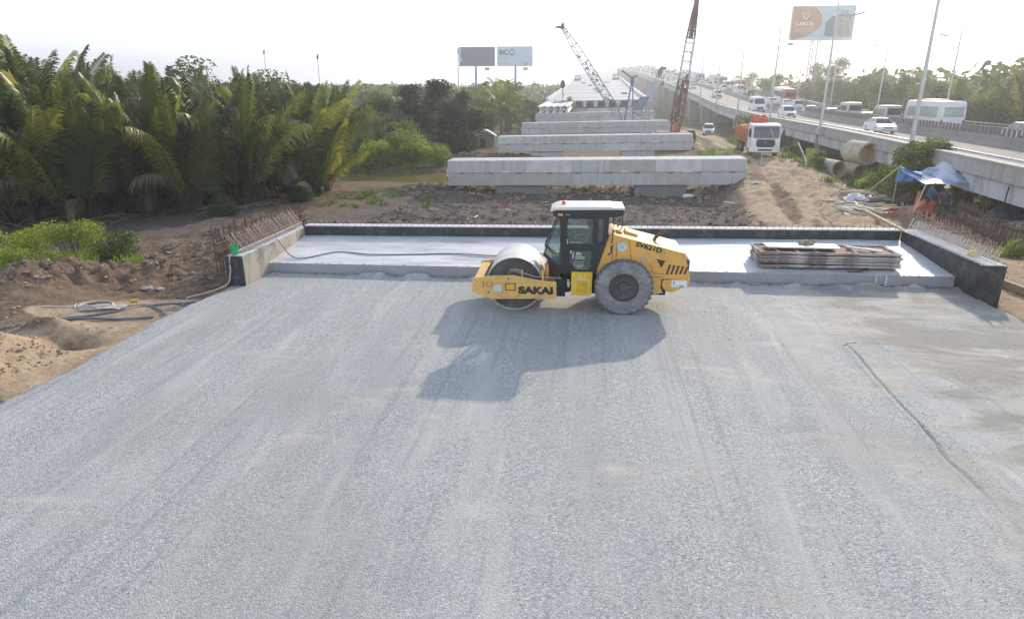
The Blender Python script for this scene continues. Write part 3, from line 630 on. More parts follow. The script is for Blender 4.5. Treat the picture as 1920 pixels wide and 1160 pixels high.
for k in range(14):
    Y = 160 + k * 24.5; b.box(cxn(Y) - 10.0, cxn(Y) + 10.0, Y - .12, Y + .12, dz(Y) + .004, dz(Y) + .03 + .012 * 0)
    for i in range(len(b.v) - 8, len(b.v)): v = b.v[i]; b.v[i] = (v[0], v[1], v[2] + .02 * (v[0] - cxn(Y)))
bn(b, 'construction_joints', M_concdark)
# materials left on the deck
for k, (x, Y, s_, c, lb) in enumerate([(-7.5, 300, 2.6, M_concdark, 'dark site box at the far left edge of the new deck'), (9.0, 300, 2.8, mat('blue_grey_box', (.12, .15, .2)), 'dark blue site box at the far right edge of the new deck')]):
    b = MB(); b.box(-s_ / 2, s_ / 2, -1.2, 1.2, 0, 2.2); t = thing('site_cabin', lb, 'cabin', (x, Y, dz(Y) + .02 * x))
    b.build('cabin_body', c, t, bevel=.05); b = MB(); b.box(-s_ / 2 + .3, s_ / 2 - .3, -1.24, -1.205, .9, 1.8); b.build('window', M_white, t)
mdk = mat('dark_debris', (.10, .10, .11))
for k, (x, Y) in enumerate([(0, 205), (3.4, 222), (1.0, 188), (7.8, 172), (-1.2, 235), (4.5, 262), (0, 268), (-4.5, 262)]):
    b = MB(); 
    for q_ in range(4): b.cbox((random.uniform(-.8, .8), random.uniform(-.5, .5), .1 + .08 * q_), (random.uniform(.8, 1.8), .25, .12), rz=random.uniform(-.6, .6))
    for i in range(len(b.v)): v = b.v[i]; b.v[i] = (v[0], v[1], v[2])
    o = b.build('timber_pile', mdk); o.location = (x, Y, dz(Y) + .02 * x + .02)
    tag(o, 'small dark pile of timbers lying on the pale new deck', 'timber pile', 'dark piles on the new deck')
b = MB(); b.tube([(0, 0, 0), (0, 0, 6)], .12, 6); b.tube([(0, 0, 5.8), (1.6, 0, 6.2)], .08, 5); b.cbox((1.6, 0, 6.15), (.7, .25, .12))
o = b.build('lamp_post', M_steel); o.location = (18, 560, 22); tag(o, 'tiny distant lamp post beside the crest of the new deck', 'lamp post')

# ------------------------------------------------------------------ existing viaduct
EX = [(0, 17.2), (45, 20.6), (67.5, 22.3), (90, 23), (114.6, 24), (138, 24.5), (178, 25), (264, 25), (400, 25.5), (640, 21), (900, 10)]
RZ = [(-60, 1.6), (0, 1.7), (100, 1.9), (138, 2.6), (178, 4.8), (264, 9.0), (400, 15.3), (560, 23), (640, 25.5), (720, 26.3), (900, 22)]
def ex(Y): return sip(EX, Y, 10)
def rz(Y): return sip(RZ, Y, 12)
YV = [-40, -20, 0, 10, 20] + [26 + k * 4 for k in range(60)] + [270 + k * 10 for k in range(58)]
vd = thing('viaduct', 'long concrete road viaduct full of traffic on the right side', 'viaduct', (22, 60, 0))
def bv(mb, name, m, **k): return bld(mb, name, m, vd, **k)
bv(sweep([(0.0, -.24), (21.0, -.24), (21.0, 0), (0.0, 0)], YV, ex, rz, -.025), 'deck_slab', M_asph)
M_line = mat('road_line', (.70, .64, .42), .8, .15, 2)
bv(sweep([(.5, .004), (10.0, .004)], YV, ex, rz, -.025, closed=False), 'near_carriageway', M_roadpale)
bv(sweep([(10.8, .005), (20.4, .005)], YV, ex, rz, -.025, closed=False), 'far_carriageway', M_asph)
bv(sweep([(2.2, .009), (2.4, .009)], YV, ex, rz, -.025, closed=False), 'edge_line', M_line)
bv(sweep([(9.3, .010), (9.48, .010)], YV, ex, rz, -.025, closed=False), 'edge_line', M_line)
dl_ = MB()
for off in (13.9, 17.2):
    Y = 28
    while Y < 330:
        vs = [(ex(y) + o, y, rz(y) + .011 - .025 * o) for y in (Y, Y + 3) for o in (off, off + .14)]; dl_.add(vs, [(0, 1, 3, 2)]); Y += 9
bv(dl_, 'lane_dashes', M_white)
bv(sweep([(-.24, -.17), (0.0, -.17), (0.0, -.02), (.22, -.02), (.2, .62), (-.22, .62)], YV, ex, rz, -.025), 'parapet', M_via)
bv(sweep([(-.30, .622), (.30, .622), (.30, .70), (-.30, .70)], YV, ex, rz, -.025), 'parapet_coping', M_conc3)
bv(sweep([(.50, .74), (.57, .74), (.57, .86), (.50, .86)], YV, ex, rz, -.025), 'guard_rail', M_steel)
bv(sweep([(1.42, .003), (1.75, .003), (1.66, .42), (1.51, .42)], YV, ex, rz, -.025), 'inner_kerb', M_via)
bv(sweep([(1.50, .423), (1.67, .423), (1.67, .46), (1.50, .46)], YV, ex, rz, -.025), 'kerb_top', M_line)
bv(sweep([(.36, .004), (.95, .004), (.95, .16), (.36, .16)], YV, ex, rz, -.025), 'kerb', M_conc3)
M_med = mat('median_concrete', (.27, .255, .24), .9, .15, 1.0, stretch=(1, .3, .4))
bv(sweep([(9.95, .003), (10.65, .003), (10.45, .35), (10.42, .84), (10.18, .84), (10.15, .35)], YV, ex, rz, -.025), 'median_barrier', M_med)
bv(sweep([(20.6, -.2), (21.05, -.2), (21.0, .8), (20.75, .8), (20.65, .3)], YV, ex, rz, -.025), 'far_parapet', M_med)
bv(sweep([(20.82, 1.0), (20.9, 1.0), (20.9, 1.08), (20.82, 1.08)], YV, ex, rz, -.025), 'far_rail', M_steel)
gm = [.3, 2.9, 5.5, 8.1, 10.7, 13.3, 15.9, 18.5, 20.6]
for i, o in enumerate(gm): bv(sweep([(o - .25, -1.1), (o + .25, -1.1), (o + .3, -.245), (o - .3, -.245)], YV, ex, rz, -.025), 'girder', M_viag)
# bents
k = 0
for k in range(28):
    Y = 22.5 + 23.75 * k; x0 = ex(Y); zt_ = rz(Y)
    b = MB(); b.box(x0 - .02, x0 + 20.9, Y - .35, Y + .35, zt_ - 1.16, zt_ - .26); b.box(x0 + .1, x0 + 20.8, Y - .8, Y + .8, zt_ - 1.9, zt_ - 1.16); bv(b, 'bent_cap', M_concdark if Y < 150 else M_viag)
    if Y < 165:
        for o in (4.2, 10.5, 16.8):
            b = MB(); b.lathe([(.5, -2.5), (.5, zt_ - 1.9)], (x0 + o, Y, 0), 'z', 14); bv(b, 'column', M_conc, smooth=True)
    else:
        b = MB(); b.box(x0 + .6, x0 + 20.2, Y - 1.2, Y + 1.2, -2.5, zt_ - 1.9); bv(b, 'wall_pier', M_via)
# drain pipes and hanging cables under the fascia
for Y in (33.0, 43.5):
    b = MB(); x = ex(Y) - .3; b.tube([(x, Y, rz(Y) - .25), (x - .25, Y - .3, .1), (x - .2, Y, -1.1)], .035, 5); bv(b, 'drain_pipe', M_black)
# anti-glare fins on the median: 100 nearest as parts
fin = MB(); fin.box(-.02, .02, -.045, .045, 0, .62); fme = bpy.data.meshes.new('glare_fin'); fme.from_pydata(fin.v, [], fin.f); M_fin = mat('dark_fin', (.16, .155, .15)); fme.materials.append(M_fin)
for k in range(100):
    Y = 44 + k * .72; o = bpy.data.objects.new('glare_fin', fme); COL.objects.link(o); o.parent = vd; o.location = Vector((ex(Y) + 10.3, Y, rz(Y) + .57)) - vd.location; o.scale = (3.2, 3.2, 1)

# ------------------------------------------------------------------ street lamps
lp = thing('street_lamp', 'tall grey street lamp on the viaduct parapet', 'street lamp', (0, 0, 0))
b = MB(); b.tube([(0, 0, 0), (0, 0, 5.5), (0, 0, 11.0)], .15, 8, .065); b.build('pole', M_steel, lp, smooth=True)
b = MB(); b.cbox((0, 0, .03), (.5, .5, .06)); b.cbox((0, 0, -.3), (.55, .5, .55)); b.build('base', M_conc, lp, bevel=.02)
b = MB(); b.tube([(0, 0, 10.0), (.8, 0, 9.82), (1.5, 0, 9.9)], .04, 6); b.tube([(0, 0, 10.4), (.8, 0, 9.95)], .02, 5); b.build('arm', M_steel, lp)
b = MB(); b.cbox((1.95, 0, 10.02), (.9, .26, .12), ry=-.22); b.build('lamp_head', mat('lamp_head', (.30, .30, .32), .5), lp, bevel=.04)
LY = [(45, 'nearest street lamp on the viaduct parapet, its top cut off by the frame'), (67.5, 'street lamp whose pole crosses the suitcase billboard'), (90, 'street lamp on the near parapet just behind the dump truck'), (114.6, 'street lamp on the near parapet beside the dry tree'), (138, 'fifth street lamp along the near parapet, left of the white van')]
for Y, lb in LY: place(lp, (ex(Y) - .5, Y, rz(Y) + .55), 0, lb, 'street lamps along the near parapet')
for k in range(11):
    Y = 161.5 + k * 23.75; place(lp, (ex(Y) - .5, Y, rz(Y) + .55), 0, 'one of the small far street lamps receding along the climbing viaduct', 'far street lamps on the climbing viaduct')
for Y, lb in ((91, 'street lamp on the far parapet above the rear of the white bus'), (114, 'street lamp on the far parapet above the silver van'), (137.5, 'street lamp on the far parapet above the white hatchbacks'), (161, 'street lamp on the far parapet in front of the billboard legs')):
    place(lp, (ex(Y) + 20.9, Y, rz(Y) + .3), math.pi, lb, 'street lamps along the far parapet')
for k in range(6):
    Y = 185 + k * 23.75; place(lp, (ex(Y) + 20.9, Y, rz(Y) + .3), math.pi, 'one of the faint distant street lamps on the far parapet', 'far street lamps on the far parapet')
pt = thing('street_lamp', 'thin pale lamp post standing left of the dark blank billboard', 'street lamp', (-20.1, 100, -1.4))
b = MB(); b.tube([(0, 0, 0), (0, 0, 13.1)], .13, 6, .07); b.build('pole', M_steel, pt)
b = MB(); b.cbox((.25, 0, 12.7), (.35, .2, .9)); b.cbox((.3, 0, 11.6), (.3, .2, .7)); b.build('signal_box', M_steel, pt)

# ------------------------------------------------------------------ billboards
M_bluepole = mat('blue_pole', (.12, .30, .55), .5, .08, 2)
def billboard(loc, w, h, zb, label, mf, poles='one', rzz=0):
    t = thing('billboard', label, 'billboard', loc, rzz)
    b = MB(); b.box(-w / 2, w / 2, 0, .35, zb, zb + h); b.build('panel', mf, t)
    b = MB(); f = .14
    for (a, c, d, e) in ((-w / 2 - f, w / 2 + f, zb - f, zb), (-w / 2 - f, w / 2 + f, zb + h, zb + h + f), (-w / 2 - f, -w / 2, zb, zb + h), (w / 2, w / 2 + f, zb, zb + h)): b.box(a, c, -.06, .38, d, e)
    b.build('frame', M_steel, t)
    return t
mg = mat('grey_blank', (.175, .205, .25), .7, .03, .3); mpale = mat('pale_blue_board', (.56, .66, .76), .7, .03, .3)
t = billboard((-39.7, 230, -1.4), 12.0, 5.9, 15.3, 'blank dark grey billboard on a blue pole, left of the pale one', mg)
b = MB(); b.lathe([(.42, 0), (.36, 15.2)], (-.5, .4, 0), 'z', 12); b.build('pole', M_bluepole, t, smooth=True)
b = MB(); b.box(2.6, 4.2, -.2, .2, 13.9, 14.8); b.build('small_sign', mat('mauve_sign', (.40, .30, .38)), t)
t = billboard((-26.9, 230, -1.4), 11.7, 5.9, 15.3, 'pale blue billboard lettered BIC with a ring mark on a blue pole', mpale)
b = MB(); b.lathe([(.42, 0), (.36, 15.2)], (0.2, .4, 0), 'z', 12); b.build('pole', M_bluepole, t, smooth=True)
b = MB(); b.box(2.8, 4.4, -.2, .2, 13.9, 14.8); b.build('small_sign', mat('mauve_sign_pale', (.44, .34, .42)), t)
mnavy = mat('navy_letters', (.04, .09, .16), .6)
text_mesh('lettering', 'BIC', 2.1, mnavy, t, (-5.35, -.02, 18.8), (R(90), 0, 0), .02, 0, bold=.07)
b = MB(); ring = [(.78 * math.cos(a) * (1 if abs(math.cos(a)) > .7 else .95) - .95, -.05, 19.55 + .86 * math.sin(a)) for a in [2 * math.pi * i / 16 for i in range(16)]]; b.tube(ring, .13, 5, closed=True); b.build('ring_mark', mnavy, t)
b = MB(); b.prism([(-1.25, 18.95), (-.65, 18.95), (-.95, 18.5)], 'y', -.05, -.01); b.prism([(-1.1, 20.5), (-.5, 20.2), (-.8, 20.55)], 'y', -.05, -.01); b.build('ring_tips', mnavy, t)
text_mesh('small_lettering', 'real estate group', .52, mat('grey_letters', (.30, .36, .44)), t, (-5.3, -.02, 17.7), (R(90), 0, 0), .01, 0)
b = MB(); b.box(-5.2, -4.9, -.04, -.005, 15.9, 16.2); b.box(-4.6, -.4, -.04, -.005, 16.0, 16.08); b.build('fine_print', mat('grey_lines', (.34, .42, .50)), t)
b = MB(); b.prism([(2.9, 15.35), (3.8, 15.35), (4.3, 16.5), (3.5, 16.1)], 'y', -.04, -.005); b.build('teal_leaf', mat('teal', (.10, .38, .40)), t)
b = MB(); b.prism([(4.9, 17.5), (5.8, 17.4), (5.8, 18.1)], 'y', -.04, -.005); b.build('yellow_mark', mat('yellowish', (.62, .62, .25)), t)
# big suitcase billboard
t = billboard((50.1, 165, -1.6), 13.3, 6.9, 18.4, 'large billboard with a brown rounded shape and two suitcases on tall lattice legs', mat('pale_ad', (.50, .62, .70), .7, .1, .12, col2=(.40, .60, .52), c2scale=.12), rzz=0)
def fl(name, poly, m, d=.03, y=-.01): b = MB(); b.prism(poly, 'y', y - d, y); return b.build(name, m, t)
arc = [(-6.5, 25.2), (-2.9, 25.25)] + [(-2.9 + 2.9 * math.sin(a), 22.0 + 3.25 * math.cos(a) ** 1.0) for a in [R(20 + 12 * i) for i in range(6)]] + [(.0, 21.6), (-.5, 20.9), (-2.2, 19.6), (-4.2, 18.75), (-6.0, 18.5), (-6.55, 19.0)]
fl('brown_shape', arc, mat('ad_brown', (.50, .29, .17), .7, .12, .3))
mwh = mat('ad_white', (.78, .76, .74)); 
text_mesh('lettering', 'LAKOS', 1.12, mwh, t, (-5.6, -.06, 21.35), (R(90), 0, 0), .02, .03, 1.05)
b = MB(); b.tube([(-3.7 + .72 * math.sin(a) * (1 - .35 * max(0, -math.cos(a))), -.08, 23.55 + .85 * math.cos(a)) for a in [2 * math.pi * i / 20 for i in range(3, 18)]], .12, 5); b.tube([(-3.9, -.08, 23.2), (-3.9, -.08, 23.9), (-3.4, -.08, 23.9), (-3.4, -.08, 23.4)], .07, 5); b.build('emblem', mwh, t)
b = MB(); b.box(-5.7, -1.9, -.06, -.042, 20.72, 20.80); b.box(-5.9, -2.0, -.06, -.042, 20.2, 20.28); b.box(-5.9, -2.6, -.06, -.042, 19.7, 19.78); b.build('text_lines', mwh, t)
def rr(x0, x1, z0, z1, r): return [(x + r * math.cos(a), z + r * math.sin(a)) for (x, z, s0) in ((x1 - r, z1 - r, 0), (x0 + r, z1 - r, 90), (x0 + r, z0 + r, 180), (x1 - r, z0 + r, 270)) for a in (R(s0), R(s0 + 45), R(s0 + 90))]
fl('dark_suitcase', [(.7, 19.4), (1.0, 19.15), (3.3, 19.1), (3.3, 23.2), (2.0, 23.3), (1.0, 22.3), (.75, 21.8)], mat('ad_slate', (.17, .23, .24)))
fl('champagne_suitcase', rr(2.9, 6.1, 19.1, 23.7, .3), mat('ad_champagne', (.38, .37, .33), .5, .15, .3), y=-.045)
fl('suitcase_ribs', [(3.9, 19.2), (4.0, 19.2), (4.1, 23.5), (4.0, 23.5)], mat('ad_rib', (.25, .27, .26)), .02, -.08)
b = MB(); b.tube([(4.1, -.06, 23.7), (4.1, -.06, 24.3), (5.1, -.06, 24.3), (5.1, -.06, 23.7)], .07, 5); b.build('suitcase_handle', mat('ad_dark', (.10, .12, .14)), t)
fl('white_swoosh', [(-6.6, 18.45), (1.0, 18.42), (6.6, 18.42), (6.6, 18.9), (2, 18.7), (-3, 18.9)], mwh, .012, -.003)
for sx in (-1.3, .1):
    b = MB()
    for dx, dy in ((-.28, 0), (.28, 0), (-.28, .7), (.28, .7)): b.tube([(sx + dx, dy + .4, 0), (sx + dx, dy + .4, 18.4)], .07, 5)
    for k in range(23): z = .8 * k; s2 = 1 if k % 2 else -1; b.tube([(sx - .28 * s2, .4, z), (sx + .28 * s2, .4, z + .8)], .035, 4); b.tube([(sx - .28, .4 + .35 - .35 * s2, z), (sx - .28, .4 + .35 + .35 * s2, z + .8)], .035, 4)
    b.build('lattice_leg', mat('leg_paint', (.33, .27, .28)), t)
b = MB()
for k in range(9): x = -5.8 + k * 1.45; b.tube([(x, .1, 25.3), (x, -.5, 26.0)], .03, 4); b.cbox((x, -.6, 26.05), (.25, .2, .14))
b.build('floodlights', M_steel, t)
b = MB(); b.box(-6.9, -5.7, -.1, .1, 17.3, 17.85); b.build('small_sign', mat('ochre_sign', (.42, .38, .28)), t)
# ------------------------------------------------------------------ cranes
def lattice(b, p, q, w0, w1, bays, rc=.05, rl=.028, up=None, mats=None):
    """tapered square lattice from p to q, side w0 at p to w1 in the middle; closed laces"""
    p, q = Vector(p), Vector(q); d = (q - p).normalized(); u = d.cross(Vector((0, 1, 0)) if up is None else up).normalized(); v = d.cross(u)
    def wd(t): return w0 if t < 0 else (w0 + (w1 - w0) * min(1, t))
    def c(t, i, wf): s1, s2 = ((1, 1), (1, -1), (-1, -1), (-1, 1))[i]; return p.lerp(q, t) + u * (s1 * wf(t) / 2) + v * (s2 * wf(t) / 2)
    wf = wd if not callable(w0) else w0
    for i in range(4): b.tube([c(k / bays, i, wf) for k in range(bays + 1)], rc, 5)
    for k in range(bays):
        t0, t1 = k / bays, (k + 1) / bays
        for i in range(4):
            j = (i + 1) % 4; a_, c_ = (i, j) if k % 2 else (j, i); b.tube([c(t0, a_, wf), c(t1, c_, wf)], rl, 4)
            if k % 2 == 0: b.tube([c(t0, i, wf), c(t0, j, wf)], rl, 4)
def crawler(t, mbody, mtrack, rzb=0):
    for s_ in (-1, 1):
        b = MB(); prof = [(-2.3, .35), (-2.0, .05), (2.0, .05), (2.3, .35), (2.3, .6), (2.0, .9), (-2.0, .9), (-2.3, .6)]; b.prism(prof, 'y', s_ * 1.55 - .35, s_ * 1.55 + .35); b.build('track', mtrack, t, bevel=.04)
    b = MB(); b.box(-2.4, 1.6, -1.2, 1.2, 1.1, 2.6); b.box(-.6, .6, -1.3, 1.3, .5, 1.1); b.build('machinery_house', mbody, t, bevel=.06)
    b = MB(); b.prism([(1.62, 1.1), (2.6, 1.1), (2.8, 1.8), (2.5, 2.75), (1.62, 2.75)], 'y', .2, 1.25); cb = b.build('cab', mbody, t, bevel=.04)
    b = MB(); b.prism([(1.8, 1.8), (2.7, 1.85), (2.45, 2.6), (1.8, 2.6)], 'y', .17, 1.28); b.build('window', mat('crane_glass', (.05, .07, .08), .1), cb)
    b = MB(); b.box(-3.1, -2.42, -1.1, 1.1, 1.0, 2.4); b.build('counterweight', mtrack, t, bevel=.05)
M_cblue = mat('crane_blue', (.10, .17, .33), .5, .2, 4); M_cgrey = mat('crane_grey', (.40, .44, .50), .5, .15, 4); M_cwhite = mat('crane_white', (.42, .42, .44), .5, .1, 4)
M_cred = mat('crane_red', (.20, .06, .05), .55, .3, 4); M_cbrown = mat('crane_brown', (.17, .10, .09), .7, .3, 4); M_track = mat('track_steel', (.07, .065, .06), .8)
# blue lattice crane between third and fourth piers
t = thing('crawler_crane', 'blue and white lattice boom crane leaning left over the fourth pier cap', 'crane', (5.2, 111, -1.5))
crawler(t, M_cblue, M_track)
B0 = Vector((-.7, 0, 2.9)); T0 = Vector((-10.7, 0, 17.0)); S = lambda a: B0.lerp(T0, a)
for nm, a, c, w0, w1, n, m in (('boom_foot', 0, .14, .35, 1.25, 2, M_cblue), ('boom_section', .14, .62, 1.25, 1.25, 9, M_cblue), ('boom_section', .62, .80, 1.25, 1.1, 4, M_cgrey), ('boom_top', .80, .93, 1.1, .6, 3, M_cwhite), ('boom_tip', .93, 1.0, .6, .4, 2, M_cbrown)):
    b = MB(); lattice(b, S(a), S(c), w0, w1, n, .075, .04); b.build(nm, m, t)
b = MB(); b.prism([(-11.9, 16.6), (-11.5, 17.0), (-10.9, 17.0), (-10.6, 17.6), (-10.3, 17.2), (-10.4, 16.5), (-10.9, 16.6), (-11.4, 16.75)], 'y', -.25, .25); b.build('sheave_head', M_cbrown, t)
b = MB(); b.tube([(-10.7, 0, 17.1), (-4.0, 0, 6.6), (2.6, 0, 2.4)], .03, 4); b.tube([(-4.0, 0, 6.6), (4.3, 0, 2.5)], .05, 4); b.build('pendant_lines', M_track, t)
b = MB()
for dy in (-.5, .5): b.tube([(-.2, dy, 2.6), (.75, dy, 9.3)], .10, 5); b.tube([(.75, dy, 9.3), (1.2, dy, 2.7)], .07, 5)
b.tube([(-1.0, 0, 10.4), (.6, 0, 9.3), (1.5, 0, 9.6)], .13, 5); b.cbox((.7, 0, 8.9), (.5, 1.3, .9)); b.build('gantry', M_cblue, t)
b = MB(); b.tube([(-10.35, 0, 16.6), (-10.35, 0, 9.0)], .018, 4); hk = b.build('hoist_line', M_track, t)
b = MB(); b.lathe([(.05, -.7), (.38, -.45), (.42, .1), (.2, .5), (.04, .6)], (-10.35, 0, 8.4), 'z', 10); b.tube([(-10.35, 0, 7.8), (-10.35, 0, 6.9), (-10.1, 0, 6.6), (-10.35, 0, 6.4)], .07, 5); b.build('hook_block', M_cbrown, hk)
b = MB(); b.tube([(-10.35, 0, 6.6), (-10.35, 0, 4.3)], .03, 4); b.lathe([(.3, -.12), (.95, 0), (.3, .12)], (-10.3, 0, 4.3), 'z', 12); b.build('lifting_disc', M_concdark, hk)
b = MB()
for k in range(5): sa = .42 + .06 * k; p_ = S(sa); b.cbox(p_ + Vector((random.uniform(-.6, .9), 0, random.uniform(-.2, .5))), (.5, .5, .25), ry=random.random())
b.build('boom_fittings', M_cbrown, t)
# red crane
t = thing('crawler_crane', 'tall rusty red lattice crane with a white middle section behind the second pier cap', 'crane', (10.5, 88, -1.75))
crawler(t, M_cred, M_track)
B0 = Vector((-.1, 0, 1.9)); T0 = Vector((1.35, 0, 17.8))
for nm, a, c, w0, w1, n, m in (('boom_foot', 0, .16, .8, 1.4, 3, M_cred), ('boom_section', .16, .44, 1.4, 1.2, 8, M_cbrown), ('boom_section', .44, .74, 1.15, 1.0, 9, M_cwhite), ('boom_top', .74, .93, .95, .6, 7, M_cbrown), ('boom_tip', .93, 1.0, .6, .35, 2, M_cbrown)):
    b = MB(); lattice(b, S(a), S(c), w0, w1, n, .07 if m is not M_cwhite else .06, .04 if m is not M_cwhite else .03)
    if m is M_cbrown: b.cbox((S(a) + S(c)) / 2, (.35 if nm == 'boom_section' else .5, .3, (S(c) - S(a)).length * .96), ry=math.atan2(1.45, 15.4))
    b.build(nm, m, t)
b = MB(); b.lathe([(.3, -.2), (.34, 0), (.3, .2)], (1.35, 0, 17.8), 'y', 12); b.build('sheave_head', M_cbrown, t)
b = MB()
for k in range(26): b.cbox(S(.02 + .018 * k) + Vector((random.uniform(-.55, .55), random.uniform(-.4, .4), 0)), (random.uniform(.1, .3), .12, random.uniform(.2, .6)))
b.build('ballast_plates', M_cbrown, t)
b = MB(); b.prism([(-2.1, .1), (-1.9, .1), (-1.85, 1.3), (-1.0, 1.4), (-1.0, .1), (-.8, .1), (-.75, 1.6), (-2.2, 1.5)], 'y', -1.4, -1.2); b.prism([(-.7, 1.3), (.3, 1.3), (.2, 3.8), (-.3, 3.8)], 'y', -1.3, -1.1); b.build('red_bracket', mat('crane_red_bright', (.45, .13, .11)), t)
# third crane, small, on the new deck's right edge
Yc = 168; zc_ = dz(Yc) + .2
t = thing('mobile_crane', 'small grey truck crane with brown bird-like boom head at the deck edge', 'crane', (12.6, Yc, zc_ - .1))
b = MB(); b.prism([(-.6, -1.2), (.9, -1.2), (3.4, 3.2), (2.5, 3.6)], 'y', -.5, .5); b.build('boom_base', M_cgrey, t)
b = MB(); lattice(b, (-.1, 0, -.8), (2.6, 0, 4.6), 1.1, .8, 6, .09, .05); b.build('boom_section', M_cgrey, t)
b = MB(); b.prism([(2.1, 4.0), (3.0, 4.2), (3.5, 5.8), (4.3, 5.9), (4.3, 6.3), (3.4, 6.5), (3.0, 6.6), (2.2, 5.5)], 'y', -.3, .3); b.build('boom_head', M_cbrown, t)
b = MB(); b.box(2.7, 3.9, -.4, .4, 2.2, 3.3); b.tube([(3.2, 0, 4.2), (3.3, 0, 2.6)], .06, 5); b.build('winch_box', mat('brown_box', (.24, .10, .08)), t)
b = MB(); b.box(-1.2, 1.6, -2.5, 2.5, -4.2, -1.2); b.build('carrier', M_cgrey, t, bevel=.06)
b = MB()
for dx in (-.9, 1.2):
    for dy in (-1.7, 1.7): b.lathe([(.55, -.2), (.55, .2)], (dx, dy, -4.6), 'x', 14)
b.build('wheels', M_black, t)
# dark blue steel panels and white brace by the deck end
t = thing('steel_formwork', 'dark blue slatted steel formwork leaning by the deck edge', 'formwork', (7.4, 121, 2.45))
for k in range(4): b = MB(); b.prism([(-.6 + .42 * k, 0), (-.3 + .42 * k, 0), (.9 + .42 * k, 2.4), (.6 + .42 * k, 2.4)], 'y', -.12, .12); b.build('slat', M_cblue, t)
b = MB(); b.tube([(-.5, -.1, .4), (1.2, -.1, .5)], .06, 5); b.tube([(.4, -.1, 2.1), (2.0, -.1, 2.1)], .06, 5); b.build('rail', M_cblue, t)
t = thing('steel_brace', 'white A-shaped steel brace standing beyond the third pier cap', 'brace', (7.3, 113, -1.3))
b = MB(); b.tube([(-.1, 0, 1.5), (1.9, 0, 5.3)], .11, 5); b.build('leg', M_cwhite, t)
b = MB(); b.tube([(1.9, 0, 5.3), (1.5, 0, 1.0)], .11, 5); b.tube([(1.9, .5, 5.3), (1.85, .5, 1.0)], .09, 5); b.build('leg', M_cwhite, t)
b = MB(); b.cbox((1.3, 0, .6), (3.0, 1.0, 1.1)); b.build('base', M_conc2, t)

# far transmission towers and masts, faint
def pylon(loc, h, lb):
    b = MB()
    for sx, sy in ((1, 1), (1, -1), (-1, -1), (-1, 1)): b.tube([(sx * h * .08, sy * h * .08, 0), (sx * .5, sy * .5, h)], .14, 4)
    for k in range(7):
        z = h * k / 7; w_ = h * .08 * (1 - k / 7) + .5 * k / 7; b.tube([(-w_, -w_, z), (w_ * .9, -w_ * .9, z + h / 7)], .09, 4)
    for zf in (.72, .84, .95): b.tube([(-h * .13, 0, h * zf), (h * .13, 0, h * zf)], .16, 4)
    o = b.build('transmission_tower', M_steel); o.location = loc; tag(o, lb, 'pylon')
pylon((18, 1300, 0), 62, 'faint far transmission tower just left of the viaduct crest')
pylon((75, 1500, 0), 66, 'faint far transmission tower seen right above the viaduct crest')
for (x, Y, h, lb) in ((-75, 150, 15.8, 'thin distant mast showing over the palms left of the other mast'), (-52, 125, 13.5, 'thin distant mast showing over the palms nearer the right')):
    b = MB(); b.tube([(0, 0, 0), (0, 0, h)], .045, 4); b.cbox((0, 0, h - .3), (.3, .2, .6)); b.cbox((.12, 0, h + .1), (.2, .15, .35)); o = b.build('mast', M_track); o.location = (x, Y, -1.4); tag(o, lb, 'mast')
# ------------------------------------------------------------------ road roller
M_yel = mat('yellow_paint', (.74, .405, .09), .45, .10, 1.3, bump=.05, bscale=20, col2=(.42, .27, .13), c2pos=(.50, .80), c2scale=2.0)
M_yelfr = mat('dusty_yellow_paint', (.77, .47, .14), .6, .10, 1.5, bump=.06, bscale=20, col2=(.40, .27, .15), c2pos=(.52, .80), c2scale=2.6)
M_cab = mat('cab_black', (.022, .026, .03), .4, .25, 3)
M_tyre = mat('dusty_tyre', (.22, .22, .225), .9, .16, 5, bump=.25, bscale=18, col2=(.32, .31, .30), c2scale=2.5)
M_tread = mat('tyre_tread', (.13, .145, .165), .9, .2, 6)
M_rim = mat('dirty_rim', (.085, .083, .08), .7, .25, 5)
M_drum = mat('drum_steel', (.66, .64, .60), .5, .10, 1.6, metal=.08, col2=(.78, .75, .69), c2scale=.8, stretch=(1, 3, 1))
M_drumside = mat('drum_side', (.10, .095, .09), .8, .25, 2.5, col2=(.17, .155, .14), c2scale=1.8)
M_cream = mat('roof_white', (.66, .65, .62), .5, .08, 2, col2=(.62, .56, .47), c2scale=2, c2pos=(.6, .85))
M_glass = glass('cab_glass', (.80, .86, .84), .14)
M_decal = mat('black_decal', (.035, .035, .035), .6, .1, 3)
M_sticker = mat('faded_sticker', (.55, .62, .62), .6, .2, 12)
M_fabric = mat('seat_fabric', (.05, .055, .06), .9)
ro = thing('road_roller', 'yellow single drum road roller standing side on in the middle of the gravel', 'road roller', (0, 17.9, 0))
def br(mb, name, m, par=None, **k):
    if par is None: return bld(mb, name, m, ro, **k)
    return mb.build(name, m, par, **k)
k1 = 1.012; CS = lambda x, z: (x * k1, 5.7 - (5.7 - z) * k1)
k2 = 1.015; HS = lambda x, z: (x * k2, 5.7 - (5.7 - z) * k2)
# drum
b = MB(); b.lathe([(.735, .14), (.75, 0), (.765, .012), (.765, 1.968), (.75, 1.98), (.735, 1.84)], (-2.0, 16.93, .765), 'y', 64, False); drum = br(b, 'drum', M_drum, smooth=True)
b = MB(); b.lathe([(.0001, .16), (.30, .13), (.34, .22), (.74, .18)], (-2.0, 16.93, .765), 'y', 48); br(b, 'drum_face', M_drumside, drum, smooth=True)
b = MB(); b.lathe([(.0001, 1.84), (.30, 1.86), (.34, 1.78), (.74, 1.80)], (-2.0, 16.93, .765), 'y', 48); br(b, 'drum_face', M_drumside, drum, smooth=True)
